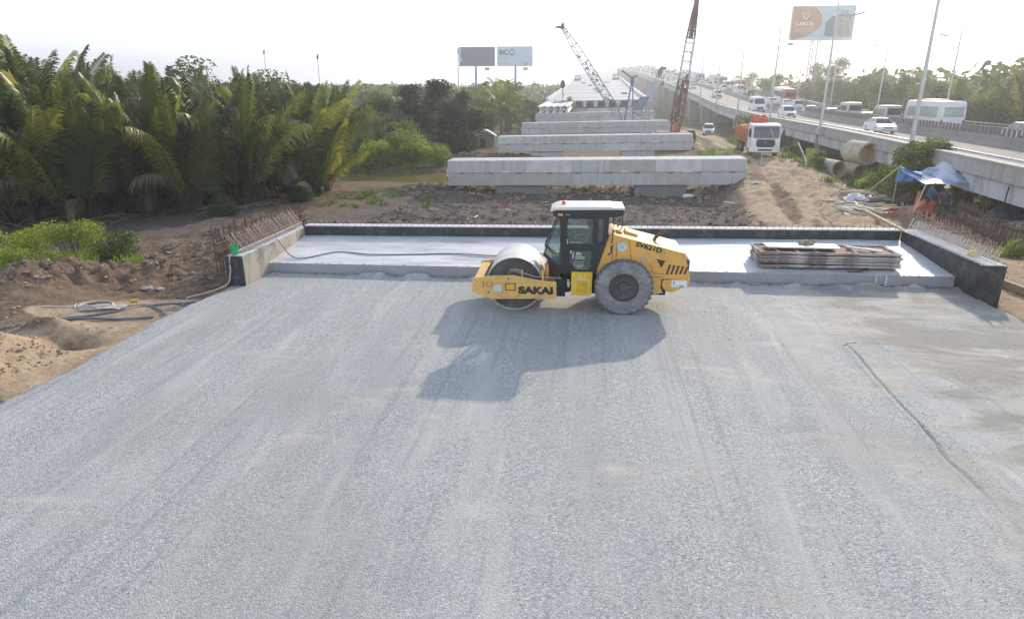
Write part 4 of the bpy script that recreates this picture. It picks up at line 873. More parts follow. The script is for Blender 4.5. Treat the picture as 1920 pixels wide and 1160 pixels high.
# front frame: near and far side plates
pl = [(-3.14, .94), (-3.15, .57), (-2.61, .36), (-.86, .42), (-.86, .90), (-1.24, .92), (-2.01, 1.06), (-2.55, 1.04), (-3.07, .96)]
for ya, yb in ((16.76, 16.84), (18.98, 19.06)):
    b = MB(); b.prism(pl, 'y', ya, yb); fp = br(b, 'frame_plate', M_yelfr, bevel=.012)
    if ya > 17: continue
    text_mesh('lettering', 'SAKAI', .265, M_decal, fp, (-1.875, 16.756, .555), (R(90), 0, 0), .002, .018, 1.30)
    b = MB(); b.prism([(-2.24, .62), (-1.95, .62), (-1.95, .84), (-2.24, .84)], 'y', 16.752, 16.764); br(b, 'tie_down_pocket', M_rim, fp, bevel=.004)
    b = MB(); b.prism([(-2.21, .65), (-1.98, .65), (-1.98, .80), (-2.05, .82), (-2.21, .81)], 'y', 16.747, 16.751); br(b, 'pocket_inner', mat('fresh_yellow', (.74, .42, .03)), fp)
    b = MB(); b.prism([(-2.56, .58), (-2.35, .58), (-2.35, .78), (-2.56, .78)], 'y', 16.753, 16.758); br(b, 'sticker', M_sticker, fp)
    b = MB()
    for (x, z) in ((-2.45, .84), (-2.38, .84), (-1.87, .84), (-1.80, .84), (-2.45, .47), (-2.38, .47), (-1.87, .48), (-1.80, .48), (-3.0, .86), (-3.08, .76), (-3.0, .64), (-1.05, .80), (-1.05, .47), (-.92, .6), (-2.15, .98)): b.lathe([(.014, -.006), (.012, .0)], (x, 16.757, z), 'y', 8)
    b.lathe([(.028, -.004), (.027, 0)], (-2.70, 16.757, .56), 'y', 12); b.lathe([(.024, -.004), (.023, 0)], (-2.15, 16.757, .955), 'y', 12); br(b, 'bolt_heads', M_rim, fp)
    b = MB(); mr_ = mat('red_marker', (.42, .06, .03)); b.tube([(-2.83, 16.75, .72), (-2.825, 16.75, .88)], .008, 4)
    b.tube([(-2.68, 16.75, .87), (-2.74, 16.75, .84), (-2.75, 16.75, .77), (-2.70, 16.75, .72), (-2.64, 16.75, .73)], .008, 4); b.tube([(-2.62, 16.75, .86), (-2.575, 16.75, .84), (-2.58, 16.75, .77), (-2.62, 16.75, .73)], .008, 4); br(b, 'hand_painted_number', mr_, fp)
b = MB(); b.box(-3.10, -2.84, 16.84, 18.98, .60, .93); br(b, 'front_beam', M_yelfr, bevel=.02)
b = MB(); b.prism([(-2.84, .62), (-2.79, .62), (-2.74, .98), (-2.79, .98)], 'y', 16.9, 18.92); br(b, 'scraper', M_rim)
b = MB(); b.box(-1.08, -.88, 16.84, 18.98, .50, .86); b.box(-1.18, -1.08, 17.3, 18.5, .6, 1.25); br(b, 'rear_beam', M_yelfr, bevel=.02)
b = MB(); b.prism([(-1.15, .9), (-.75, .95), (-.80, 1.38), (-1.12, 1.42)], 'y', 17.5, 18.4); br(b, 'rust_bracket', M_rust, bevel=.01)
# articulation joint and pipework
b = MB(); b.box(-.88, .35, 17.45, 18.35, .48, .80); b.box(-.7, -.3, 17.35, 18.45, .62, 1.02); b.lathe([(.16, -.2), (.16, .5)], (-.62, 17.9, .55), 'z', 16); b.box(-.86, -.62, 17.0, 17.25, .42, .9); br(b, 'articulation_joint', M_cab, bevel=.015)
b = MB()
for k in range(5): o = .045 * k; b.tube([(-2.18 + o * .8, 17.05 + .03 * k, 1.03), (-2.10 + o, 16.98 + .03 * k, 1.17 - .03 * k), (-1.93, 16.93 + .035 * k, 1.21 - .035 * k), (-1.72, 16.9 + .04 * k, 1.10 - .03 * k), (-1.45, 16.9 + .04 * k, 1.0 - .012 * k), (-.98, 16.92 + .04 * k, .985 - .012 * k), (-.82, 17.05 + .04 * k, .93), (-.6, 17.3, .85)], .019, 6)
br(b, 'hydraulic_hoses', mat('dusty_hose', (.30, .30, .31), .7, .2, 4), smooth=True)
b = MB(); b.box(-1.81, -1.77, 16.86, 16.92, .98, 1.20); b.box(-1.26, -1.21, 16.86, 16.92, .86, 1.20); br(b, 'hose_clamps', M_yelfr)
b = MB()
for k in range(4): b.tube([(-.86, 17.1 + .2 * k, .9), (-.7, 17.0 + .2 * k, .65 + .06 * k), (-.5, 17.1 + .15 * k, .8), (-.4, 17.2, .6)], .02, 5)
for k in range(3): b.tube([(-1.0, 17.6 + .15 * k, 1.28), (-.9, 17.5 + .15 * k, 1.15 - .05 * k), (-.72, 17.4 + .1 * k, 1.14), (-.68, 17.3, .95)], .016, 5)
br(b, 'steering_hoses', M_black)
b = MB(); b.prism([(-.58, .78), (-.50, .78), (-.54, .68)], 'y', 16.97, 16.98); b.box(-.58, -.50, 16.97, 16.98, .80, .86); b.box(-.58, -.52, 16.97, 16.98, .88, .92); br(b, 'warning_marks', M_cream)
# step box below the cab
b = MB(); b.prism([(-.45, .50), (.02, .50), (.09, .58), (.09, 1.17), (-.47, 1.17), (-.47, .56)], 'y', 16.86, 17.4); sb = br(b, 'step_box', mat('box_yellow', (.76, .47, .03), .5, .12, 2), bevel=.018)
b = MB(); b.prism([(-.34, .60), (-.02, .60), (-.02, .93), (-.34, .93)], 'y', 16.83, 16.861); br(b, 'step_recess', mat('box_yellow_deep', (.66, .38, .02)), sb, bevel=.008)
b = MB(); b.box(-.36, -.34, 16.845, 16.858, .58, .96); b.box(-.02, 0, 16.845, 16.858, .58, .96); b.box(-.34, -.02, 16.845, 16.858, .935, .96); b.box(-.27, -.16, 16.852, 16.858, 1.0, 1.03); b.box(-.14, -.07, 16.852, 16.858, 1.0, 1.03); br(b, 'step_trim', M_timberpale, sb)
b = MB(); b.box(-.46, -.36, 16.85, 16.857, 1.06, 1.13); b.box(-.3, -.2, 16.85, 16.857, 1.06, 1.13); b.box(-.15, -.08, 16.85, 16.857, 1.06, 1.13); br(b, 'yellow_labels', mat('label_yellow', (.75, .66, .04)), sb)
# chassis
b = MB(); b.box(.1, 2.1, 17.3, 18.5, .45, 1.1); b.lathe([(.20, -.75), (.20, .75)], (.93, 17.9, .77), 'y', 16); br(b, 'rear_chassis', M_cab, bevel=.02)
# engine hood
hp_ = [HS(*p) for p in [(.16, 1.18), (.47, 2.22), (.62, 2.25), (2.45, 1.78), (2.62, 1.18), (2.62, 1.06), (1.95, 1.06), (1.70, .98), (1.3, 1.1), (.35, 1.1)]]
b = MB(); b.prism(hp_, 'y', 16.99, 18.81); hood = br(b, 'engine_hood', M_yel, bevel=.035)
b = MB(); b.prism([HS(*p) for p in [(1.93, 1.04), (2.64, 1.10), (2.62, .92), (2.20, .70), (2.02, .72), (1.92, .86)]], 'y', 16.97, 18.83); rb_ = br(b, 'rear_counterweight', M_yel, bevel=.03)
b = MB(); b.prism([HS(*p) for p in [(1.55, 1.04), (1.91, 1.04), (1.90, .80), (1.97, .66), (1.72, .60), (1.5, .66)]], 'y', 17.05, 18.75); br(b, 'rear_skirt', M_yelfr, bevel=.015)
b = MB(); b.box(*[HS(2.16, 0)[0], HS(2.56, 0)[0]], 16.958, 16.968, HS(0, .86)[1], HS(0, 1.04)[1]); pt_ = br(b, 'white_plate', M_white, rb_)
b = MB(); b.box(2.24, 2.27, 16.952, 16.957, .84, .95); b.box(2.30, 2.52, 16.952, 16.957, .82, .835); b.box(2.42, 2.54, 16.952, 16.957, .79, .81); br(b, 'plate_marks', mat('plate_blue', (.12, .25, .55)), pt_)
text_mesh('lettering', 'SV621D', .175, M_decal, hood, (1.185, 16.984, 1.905), (R(90), R(15.0), 0), .002, 0, 1.22, bold=.009)
b = MB()
for k in range(5):
    x, z = HS(2.03 + .113 * k, 1.20 + .004 * k); h_ = .27 - .018 * k; b.prism([(x - .03, z), (x + .015, z), (x + .085, z + h_), (x + .035, z + h_ + .012)], 'y', 16.975, 16.992)
br(b, 'grille_slots', M_decal, hood)
b = MB(); b.prism([HS(*p) for p in [(1.73, 1.62), (1.96, 1.57), (1.87, 1.38)]], 'y', 16.978, 16.992); br(b, 'triangle_vent', M_decal, hood)
b = MB(); b.lathe([(.0001, -.004), (.125, -.003), (.125, .004)], (.84, 16.988, 1.87), 'y', 20); br(b, 'round_sticker', M_sticker, hood)
b = MB(); b.box(.79, .89, 16.982, 16.984, 1.83, 1.92); br(b, 'sticker_print', mat('sticker_blue', (.38, .48, .55)), hood)
b = MB(); b.prism([(1.30, 1.56), (1.40, 1.61), (1.52, 1.56), (1.54, 1.46), (1.36, 1.46)], 'y', 16.984, 16.988); br(b, 'faded_decal', mat('faded_green', (.45, .42, .22)), hood)
b = MB(); b.tube([(1.02, 16.985, 2.06), (1.10, 16.985, 1.50)], .006, 4); b.tube([(.60, 16.985, 1.96), (.60, 16.985, 1.45)], .006, 4); b.tube([(.70, 16.985, 1.96), (.70, 16.985, 1.40)], .006, 4); b.tube([(1.60, 16.985, 1.43), (1.70, 16.985, 1.16), (1.98, 16.985, 1.14)], .006, 4); b.tube([(1.6, 16.985, 1.05), (1.95, 16.985, 1.06)], .007, 4); br(b, 'panel_seams', M_rim, hood)
b = MB(); b.prism([(.50, 1.62), (.58, 1.70), (.59, 1.92), (.54, 1.90), (.54, 1.72), (.48, 1.66)], 'y', 16.975, 16.989); br(b, 'hood_latch', M_rim, hood)
b = MB(); b.cbox((1.12, 17.9, 2.10), (.36, .55, .10), ry=R(16)); b.cbox((.78, 17.5, 2.20), (.18, .2, .06), ry=R(14)); b.cbox((.62, 17.3, 2.25), (.08, .2, .06)); br(b, 'hood_cap', M_yel, hood, bevel=.025)
b = MB(); b.tube([(1.72, 17.9, 1.78), (1.80, 17.9, 1.98), (1.98, 17.9, 2.16), (2.12, 17.9, 2.18)], .05, 10); br(b, 'exhaust_pipe', M_rust, hood, smooth=True)
b = MB(); b.box(2.60, 2.66, 17.2, 18.6, .95, 1.5); br(b, 'rear_grille', M_rim)
# rear wheels
for yc, s_ in ((16.98, 1), (18.82, -1)):
    b = MB(); pr = [(.40, -.22), (.44, -.255), (.56, -.275), (.68, -.27), (.745, -.23), (.765, -.12), (.765, .12), (.745, .23), (.68, .27), (.56, .275), (.44, .255), (.40, .22)]
    b.lathe(pr, (.93, yc, .775), 'y', 56, False); wh = br(b, 'rear_wheel', M_tyre, smooth=True)
    b = MB()
    for k in range(30):
        a = 2 * math.pi * k / 30
        for q, (yo, da) in enumerate(((-.14, 0), (.14, .105))):
            aa = a + da; M_ = Matrix.Translation((.93, yc, .775)) @ Matrix.Rotation(-aa, 4, 'Y'); M_ = M_ @ Matrix.Translation((.755, yo, 0)) @ Matrix.Rotation(.5 * (1 if q else -1), 4, 'X'); b.box(-.045, .022, -.125, .125, -.042, .042, M_)
    br(b, 'tread_lugs', M_tread, wh, bevel=.008)
    b = MB(); sg = -s_
    b.lathe([(.40, sg * .22), (.375, sg * .20), (.36, sg * .10), (.30, sg * .06), (.14, sg * .05), (.13, sg * .12), (.0001, sg * .13)], (.93, yc, .775), 'y', 32, False)
    rm = br(b, 'rim', M_rim, wh, smooth=True)
    b = MB()
    for k in range(12): a = 2 * math.pi * k / 12; b.lathe([(.018, sg * .05), (.016, sg * .09)], (.93 + .2 * math.cos(a), yc, .775 + .2 * math.sin(a)), 'y', 6)
    br(b, 'wheel_nuts', M_tyre, rm)
# cab: posts, sills and rails around real window openings
def cabside(y0, y1, name):
    b = MB()
    def pr(pts): b.prism([CS(*p) for p in pts], 'y', y0, y1)
    pr([(-.83, 2.74), (-.70, 2.74), (-.60, 2.68), (-.60, 1.24), (-.76, 1.21), (-.76, 2.3)])              # front post
    pr([(-.60, 2.74), (.46, 2.74), (.46, 2.66), (-.60, 2.66)])                                           # top rail
    pr([(-.598, 2.00), (.05, 2.00), (.05, 1.80), (-.598, 1.80)])                                         # door mid panel
    pr([(.05, 2.66), (.20, 2.66), (.20, 1.21), (.05, 1.21)])                                             # door post
    pr([(.36, 2.658), (.46, 2.658), (.46, 2.20), (.34, 1.80), (.20, 1.34), (.202, 2.02), (.32, 2.10)])   # rear quarter lower
    pr([(-.598, 1.80), (-.52, 1.80), (-.52, 1.48), (-.36, 1.30), (-.36, 1.22), (-.598, 1.22)])           # lower front corner
    pr([(-.36, 1.22), (.05, 1.22), (.05, 1.36), (-.02, 1.28), (-.36, 1.28)])                             # sill
    pr([(-1.23, 1.66), (-.76, 1.21), (-.762, 1.33), (-1.17, 1.72)])                                      # slanted front foot
    pr([(-.83, 2.74), (-.80, 2.74), (-1.185, 1.68), (-1.225, 1.66)])                                     # front edge of windscreen
    return br(b, name, M_cab, bevel=.006)
cs_n = cabside(16.93, 16.99, 'cab_side'); cs_f = cabside(18.21, 18.27, 'cab_side')
b = MB()
xa, za = CS(-1.21, 1.67); xb, zb_ = CS(-.76, 1.21); xc_, zc2 = CS(.14, 1.19)
b.add([(xa, 16.99, za), (xa, 18.21, za), (xb, 18.21, zb_), (xb, 16.99, zb_)], [(0, 1, 2, 3)]); b.box(xb, xc_, 16.99, 18.21, 1.10, 1.16); b.box(xc_, xc_ + .05, 16.99, 18.21, 1.16, 1.75); br(b, 'cab_floor', M_cab)
b = MB(); (x0, z0), (x1, z1) = CS(.20, 1.4), CS(.46, 2.2); b.add([(x0, 16.99, z0), (x0, 18.21, z0), (x1, 18.21, z1), (x1, 16.99, z1)], [(0, 1, 2, 3)]); b.box(x1 - .03, x1, 16.99, 17.15, z1, 2.70); b.box(x1 - .03, x1, 18.05, 18.21, z1, 2.70); br(b, 'cab_rear_wall', M_cab)
for yy in (16.945, 18.255):
    b = MB()
    def pn(pts, y=yy): b.prism([CS(*p) for p in pts], 'y', y - .004, y + .004)
    pn([(-.60, 2.66), (.05, 2.66), (.05, 2.00), (-.60, 2.00)]); pn([(-.52, 1.80), (.05, 1.80), (.05, 1.36), (-.02, 1.28), (-.36, 1.28), (-.52, 1.48)]); pn([(.20, 2.66), (.36, 2.66), (.34, 2.2), (.28, 2.05), (.20, 2.02)])
    pn([(-.80, 2.70), (-.76, 2.70), (-.76, 1.33), (-1.17, 1.72), (-1.18, 1.75)])
    br(b, 'side_windows', M_glass, cs_n if yy < 17 else cs_f)
b = MB(); (x0, z0), (x1, z1) = CS(-1.20, 1.70), CS(-.81, 2.72); b.add([(x0, 16.99, z0), (x0, 18.21, z0), (x1, 18.21, z1), (x1, 16.99, z1)], [(0, 1, 2, 3)]); br(b, 'windscreen', M_glass)
b = MB(); b.add([(.46, 17.15, 2.2), (.46, 18.05, 2.2), (.46, 18.05, 2.66), (.46, 17.15, 2.66)], [(0, 1, 2, 3)]); br(b, 'rear_window', M_glass)
b = MB(); b.prism([CS(*p) for p in [(-1.0, 2.88), (-.97, 2.71), (.55, 2.71), (.82, 2.74), (.84, 2.90)]], 'y', 16.95, 18.17); roof_u = br(b, 'roof_lining', M_cab, bevel=.02)
b = MB(); b.prism([CS(*p) for p in [(-1.05, 2.86), (-1.03, 2.84), (-.9, 2.88), (.84, 2.915), (.85, 2.96), (.55, 2.965), (.52, 2.98), (-.80, 2.965), (-.92, 2.93)]], 'y', 16.92, 18.20); roof = br(b, 'roof', M_cream, bevel=.03)
b = MB(); b.lathe([(.055, 0), (.05, .10), (.02, .12)], (-.72, 17.5, 2.91), 'z', 12); br(b, 'beacon', mat('beacon_orange', (.85, .16, .03), .3), roof)
b = MB(); b.cbox((-.80, 16.93, 2.73), (.13, .05, .06)); br(b, 'indicator_lamp', mat('amber', (.75, .34, .08), .3), roof_u, bevel=.008)
b = MB(); b.cbox((-.60, 16.94, 2.73), (.1, .03, .015)); b.cbox((-.97, 17.1, 2.86), (.06, .14, .09)); br(b, 'roof_marker', M_steel, roof_u)
b = MB(); b.tube([(-.79, 16.9, 2.62), (-.80, 16.86, 2.55), (-.78, 16.86, 2.05), (-.77, 16.91, 2.0)], .013, 6); b.tube([(-1.08, 16.95, 2.15), (-1.17, 16.88, 2.0), (-1.18, 16.88, 1.88)], .015, 6); br(b, 'grab_rail', M_cab)
b = MB(); b.tube([(.80, 16.9, 2.72), (.82, 16.88, 2.55), (.78, 16.88, 2.36), (.70, 16.9, 2.33), (.58, 16.92, 2.34)], .014, 6); b.tube([(.58, 16.92, 2.70), (.575, 16.92, 2.05), (.55, 16.97, 1.98)], .016, 6); b.tube([(.74, 16.9, 2.68), (.70, 16.9, 2.42)], .012, 6); b.tube([(.62, 17.0, 2.4), (.62, 17.0, 2.62), (.69, 17.0, 2.62), (.69, 17.0, 2.4)], .008, 5); br(b, 'rear_hand_rail', M_cab)
b = MB(); b.cbox((-.25, 16.925, 1.40 - .08), (.13, .02, .015)); b.cbox((-.44, 16.925, 1.62), (.025, .02, .17), ry=.1); b.cbox((-.60, 16.922, 2.0), (.02, .02, .12)); br(b, 'door_handle', M_cream, cs_n)
b = MB()
for (x, z) in ((-.57, 2.50), (-.57, 2.30), (.0, 2.50), (.0, 2.12), (-.43, 2.20)): b.lathe([(.02, -.004), (.02, .004)], (x, 16.935, z), 'y', 8)
br(b, 'window_fixings', M_cab, cs_n)
# inside the cab
b = MB(); b.box(-.20, .30, 17.55, 18.05, 1.45, 1.58); b.box(.18, .34, 17.55, 18.05, 1.55, 2.28); b.box(-.1, .25, 17.65, 17.95, 1.16, 1.45); br(b, 'driver_seat', M_fabric, bevel=.03)
b = MB(); b.prism([(-.85, 1.18), (-.55, 1.18), (-.58, 1.85), (-.78, 1.92)], 'y', 17.6, 18.0); br(b, 'dash_console', M_cab, bevel=.02)
b = MB(); q = [(-.50 + .10 * math.cos(a), 17.8 + .19 * math.sin(a), 1.98 + .13 * math.cos(a)) for a in [2 * math.pi * i / 18 for i in range(18)]]; b.tube(q, .014, 5, closed=True); b.tube([(-.68, 17.8, 1.85), (-.50, 17.8, 1.98)], .02, 6); b.tube([q[0], q[9]], .012, 5); br(b, 'steering_wheel', M_cab)

# ------------------------------------------------------------------ people
M_skin = mat('skin', (.36, .21, .14), .6, .06, 5)
def skin(name, V, E, Rr, m, parent=None, sub=1, root=0):
    me = bpy.data.meshes.new(name); me.from_pydata(V, E, []); me.materials.append(m)
    o = bpy.data.objects.new(name, me); COL.objects.link(o)
    if parent is not None: o.parent = parent
    o.modifiers.new('skin', 'SKIN'); 
    if not me.skin_vertices: me.attributes if False else None
    if len(me.skin_vertices) == 0:
        bpy.context.view_layer.objects.active = o
        with bpy.context.temp_override(object=o, active_object=o): bpy.ops.mesh.customdata_skin_add()
    for i, r in enumerate(Rr): me.skin_vertices[0].data[i].radius = (r, r) if not isinstance(r, tuple) else r
    me.skin_vertices[0].data[root].use_root = True
    s_ = o.modifiers.new('sub', 'SUBSURF'); s_.levels = sub; s_.render_levels = sub
    o.modifiers['skin'].use_smooth_shade = True
    return o
def person(label, loc, rzz, J, shirt, trousers, helmet=None, hair=(.02, .018, .015)):
    """J: dict of joint positions, facing +x locally; body continuous, clothes and headgear as children"""
    t = thing('person', label, 'person', loc, rzz)
    V = []; E = []; Rr = []; ix = {}
    def a(n, p, r, to=None):
        V.append(p); Rr.append(r); ix[n] = len(V) - 1
        if to: E.append((ix[to], ix[n]))
    a('pel', J['pel'], .11); a('chest', J['chest'], .12, 'pel'); a('neckb', J['neck'], .055, 'chest'); h = Vector(J['head']); nk = Vector(J['neck'])
    up = (h - nk).normalized(); a('jaw', tuple(nk.lerp(h, .55)), (.065, .072), 'neckb'); a('skull', tuple(h), (.082, .095), 'jaw'); a('crown', tuple(h + up * .09), (.055, .065), 'skull')
    for s_, sg in (('L', 1), ('R', -1)):
        a('sh' + s_, J['sh' + s_], .055, 'chest'); a('el' + s_, J['el' + s_], .040, 'sh' + s_); a('wr' + s_, J['wr' + s_], .026, 'el' + s_)
        w_ = Vector(J['wr' + s_]); d = (w_ - Vector(J['el' + s_])).normalized(); sd = d.cross(Vector((1, .01, .2))).normalized(); a('pm' + s_, tuple(w_ + d * .07), .032, 'wr' + s_)
        for f in range(4): p = w_ + d * .12 + sd * (.022 * (f - 1.5)); a('k%d' % f + s_, tuple(p), .009, 'pm' + s_); a('t%d' % f + s_, tuple(p + d * (.045 - .008 * abs(f - 1)) + Vector((.012, 0, -.006))), .007, 'k%d' % f + s_)
        a('th' + s_, tuple(w_ + d * .07 + sd * -.05 + Vector((.02, 0, 0))), .009, 'pm' + s_)
        a('hi' + s_, J['hi' + s_], .085, 'pel'); a('kn' + s_, J['kn' + s_], .058, 'hi' + s_); a('an' + s_, J['an' + s_], .038, 'kn' + s_); an = Vector(J['an' + s_]); a('to' + s_, tuple(an + Vector((.16, 0, -.04))), .035, 'an' + s_)
    body = skin('body', V, E, Rr, M_skin, t)
    b = MB(); fwd = Vector((1, 0, 0)); side = Vector((0, 1, 0))
    for sg in (1, -1): b.sphere(h + fwd * .082 + side * (.03 * sg) + up * .005, .012, 6, 4)
    b.build('eyes', M_cab, body); b = MB(); b.prism([(.085, -.03), (.115, -.03), (.09, .02)], 'y', -.01, .01); n_o = b.build('nose', M_skin, body); n_o.location = h
    b = MB(); b.sphere(h + up * .03 - fwd * .012, .105, 10, 6, (1, .88, .95)); hr = b.build('hair', mat('hair', hair, .8), body, smooth=True)
    if helmet:
        b = MB(); b.sphere(h + up * .065, .135, 12, 6, (1.05, .95, .85)); b.lathe([(.14, -.012), (.165, -.004), (.14, .006)], tuple(h + up * .04 + fwd * .02), 'z', 14); b.build('hard_hat', mat('hard_hat', helmet, .4), t, smooth=True)
    V2 = [J['pel'], J['chest'], tuple(nk - up * .03)] + [J[k] for k in ('shL', 'elL', 'shR', 'elR')]; wl_ = [tuple(Vector(J['el' + s_]).lerp(Vector(J['wr' + s_]), .85)) for s_ in 'LR']
    skin('shirt', V2 + wl_, [(0, 1), (1, 2), (1, 3), (3, 4), (1, 5), (5, 6), (4, 7), (6, 8)], [(.15, .17), (.155, .19), .075, .085, .062, .085, .062, .047, .047], shirt, t)
    V3 = [J['pel']] + [J[k] for k in ('hiL', 'knL', 'hiR', 'knR')] + [tuple(Vector(J['an' + s_]) + Vector((0, 0, .03))) for s_ in 'LR']
    skin('trousers', V3, [(0, 1), (1, 2), (0, 3), (3, 4), (2, 5), (4, 6)], [.145, .11, .082, .11, .082, .062, .062], trousers, t)
    for s_ in 'LR': b = MB(); an = Vector(J['an' + s_]); b.cbox(an + Vector((.06, 0, -.05)), (.27, .10, .09)); b.build('shoe', M_cab, t, bevel=.03)
    return t
standing = dict(pel=(0, 0, .95), chest=(.02, 0, 1.30), neck=(.02, 0, 1.48), head=(.05, 0, 1.63), shL=(0, .19, 1.42), shR=(0, -.19, 1.42), elL=(-.02, .30, 1.15), elR=(.02, -.30, 1.15), wrL=(.14, .28, .95), wrR=(.16, -.26, .95), hiL=(0, .10, .90), hiR=(0, -.10, .90), knL=(.04, .12, .48), knR=(.0, -.13, .48), anL=(0, .14, .09), anR=(-.04, -.15, .09))
M_jacket = mat('navy_jacket', (.05, .08, .12), .9); M_trous = mat('dark_trousers', (.05, .05, .055), .9); M_blues = mat('blue_shirt', (.05, .12, .28), .9)
person('worker in a yellowish hard hat and dark navy jacket standing under the blue tarpaulin', (18.35, 36.25, gz(18.35, 36.25)), R(-100), standing, M_jacket, M_trous, (.80, .72, .38))
lean_ = dict(standing); lean_.update(head=(.12, 0, 1.60), elL=(.12, .28, 1.2), wrL=(.34, .22, 1.12), anR=(-.18, -.13, .09), knR=(-.05, -.12, .48))
person('worker in a blue shirt partly hidden behind the front pole of the tarpaulin', (17.85, 36.75, gz(17.85, 36.75) - .0), R(-50), lean_, M_blues, M_trous)
sit = dict(pel=(0, 0, .17), chest=(-.03, 0, .52), neck=(-.01, 0, .70), head=(.03, 0, .85), shL=(-.02, .19, .63), shR=(-.02, -.19, .63), elL=(.10, .27, .38), elR=(.10, -.27, .38), wrL=(.34, .17, .46), wrR=(.34, -.17, .46), hiL=(.02, .10, .12), hiR=(.02, -.10, .12), knL=(.42, .13, .16), knR=(.42, -.13, .16), anL=(.50, .13, -.28), anR=(.50, -.13, -.28))
person('driver in grey work clothes seated inside the cab of the yellow roller', (.05, 17.60, 1.44), R(180), sit, mat('grey_shirt', (.16, .20, .21), .9), M_trous)

ro.location = (.01, 17.66, 0); ro.rotation_euler = (0, 0, R(2.0)); ro.scale = (1, .86, .975)
# ------------------------------------------------------------------ things on the slab
st_z = .385
lay = [('lowest', 0), ('second from bottom', .003), ('middle', -.02), ('second from top', .02), ('topmost', 0)]
M_pan = mat('panel_steel', (.24, .19, .165), .85, .3, 5, col2=(.52, .50, .47), c2scale=2.6, c2pos=(.46, .56), stretch=(.5, 1, 3)); M_face = mat('panel_rust_face', (.21, .085, .06), .8, .25, 4)
def fpanel(z, dx, lb, xlen=4.3):
    t = thing('formwork_panel', lb, 'formwork panel', (7.55 + dx, 21.45 + .06 * math.sin(z * 40), z), R(1.6 + math.sin(z * 31) * 1.5), 'stacked steel formwork panels')
    b = MB(); h_ = .078; W_ = .62
    for (a, c, d, e) in ((-xlen / 2, xlen / 2, -W_, -W_ + .05), (-xlen / 2, xlen / 2, W_ - .05, W_), (-xlen / 2, -xlen / 2 + .05, -W_ + .05, W_ - .05), (xlen / 2 - .05, xlen / 2, -W_ + .05, W_ - .05)): b.box(a, c, d, e, 0, h_)
    b.build('panel_frame', M_pan, t, bevel=.004)
    b = MB(); b.box(-xlen / 2 + .05, xlen / 2 - .05, -W_ + .05, W_ - .05, .02, .035); b.build('face_sheet', M_face, t)
    b = MB()
    for k in range(7): x = -xlen / 2 + .6 * (k + 1); b.box(x - .02, x + .02, -W_ + .05, W_ - .05, .036, .078)
    b.build('ribs', M_pan, t); return t
zb0 = .44
for k, (nm, dx) in enumerate(lay): fpanel(zb0 + k * .094, dx, '%s rusty steel formwork panel of the stack on the white slab' % nm)
b = MB(); b.box(5.3, 9.3, 20.95, 21.9, .40, .50); 
for i in range(len(b.v)): v = b.v[i]; b.v[i] = (v[0], v[1], v[2])
b = MB()
for x in (5.9, 7.5, 9.1): b.cbox((x, 21.6, .415), (.10, .9, .05))
tag(b.build('timber_bearers', M_timber), 'timber bearers under the stack of rusty formwork panels', 'timber')
zt2 = zb0 + 5 * .094
b = MB(); b.cbox((6.85, 21.55, zt2 + .045), (2.25, .55, .05), rz=R(1)); tag(b.build('plank', M_white, bevel=.004), 'wide white board lying flat on top of the formwork stack', 'plank')
b = MB(); b.cbox((8.75, 21.4, zt2 + .03), (1.05, .16, .045), rz=R(-33)); tag(b.build('plank', M_timberpale, bevel=.004), 'short pale plank lying askew on the right of the formwork stack', 'plank')
b = MB(); b.sphere((7.1, 21.7, zt2 + .12), .2, 9, 5, (1.2, .8, .5)); b.cbox((6.9, 21.6, zt2 + .1), (.12, .3, .1), rz=.5, rx=.3)
for i, v in enumerate(b.v): b.v[i] = (v[0] + random.uniform(-.04, .04), v[1] + random.uniform(-.04, .04), v[2] + random.uniform(-.03, .03))
tag(b.build('cloth_bundle', mat('khaki_cloth', (.30, .26, .17), .9, .35, 6)), 'crumpled khaki cloth bundle on the white board', 'cloth')
b = MB(); b.tube([(8.05, 20.62, .385), (8.35, 20.60, .39), (8.5, 20.62, .42), (8.62, 20.75, .45), (8.72, 20.74, .40)], .018, 5); b.cbox((8.66, 20.75, .45), (.14, .08, .05), rz=.3); tag(b.build('scrap_strap', M_black), 'black scrap of strap lying in front of the formwork stack', 'strap')
def hose(pts, r, m, lb, nm='hose', n=8, cat='hose'):
    P_ = [Vector(p) for p in pts]; out = []
    for i in range(len(P_) - 1):
        p0_, p1_, p2_, p3_ = P_[max(i - 1, 0)], P_[i], P_[i + 1], P_[min(i + 2, len(P_) - 1)]
        for k in range(n): t_ = k / n; out.append(.5 * ((2 * p1_) + (p2_ - p0_) * t_ + (2 * p0_ - 5 * p1_ + 4 * p2_ - p3_) * t_ ** 2 + (3 * p1_ - p0_ - 3 * p2_ + p3_) * t_ ** 3))
    out.append(P_[-1]); b = MB(); b.tube(out, r, 6); return tag(b.build(nm, m, smooth=True), lb, cat)
hose([(-10.2, 19.6, .97), (-10.42, 20.3, .97), (-10.0, 20.2, .50), (-9.5, 20.1, .41), (-8.6, 20.9, .46), (-7.4, 20.75, .45), (-6.0, 20.9, .455), (-4.6, 21.1, .47), (-3.0, 21.0, .47), (-1.5, 21.4, .50), (0.5, 21.2, .48)], .02, M_hose, 'grey hose lying in long curves across the left part of the white slab')
hose([(-10.35, 19.5, .98), (-10.8, 18.6, .97), (-10.85, 18.03, .93), (-10.9, 18.0, .4), (-11.1, 17.9, .02), (-11.8, 17.0, -.10)], .022, M_hosepale, 'pale hose hanging over the black end of the left wing wall')

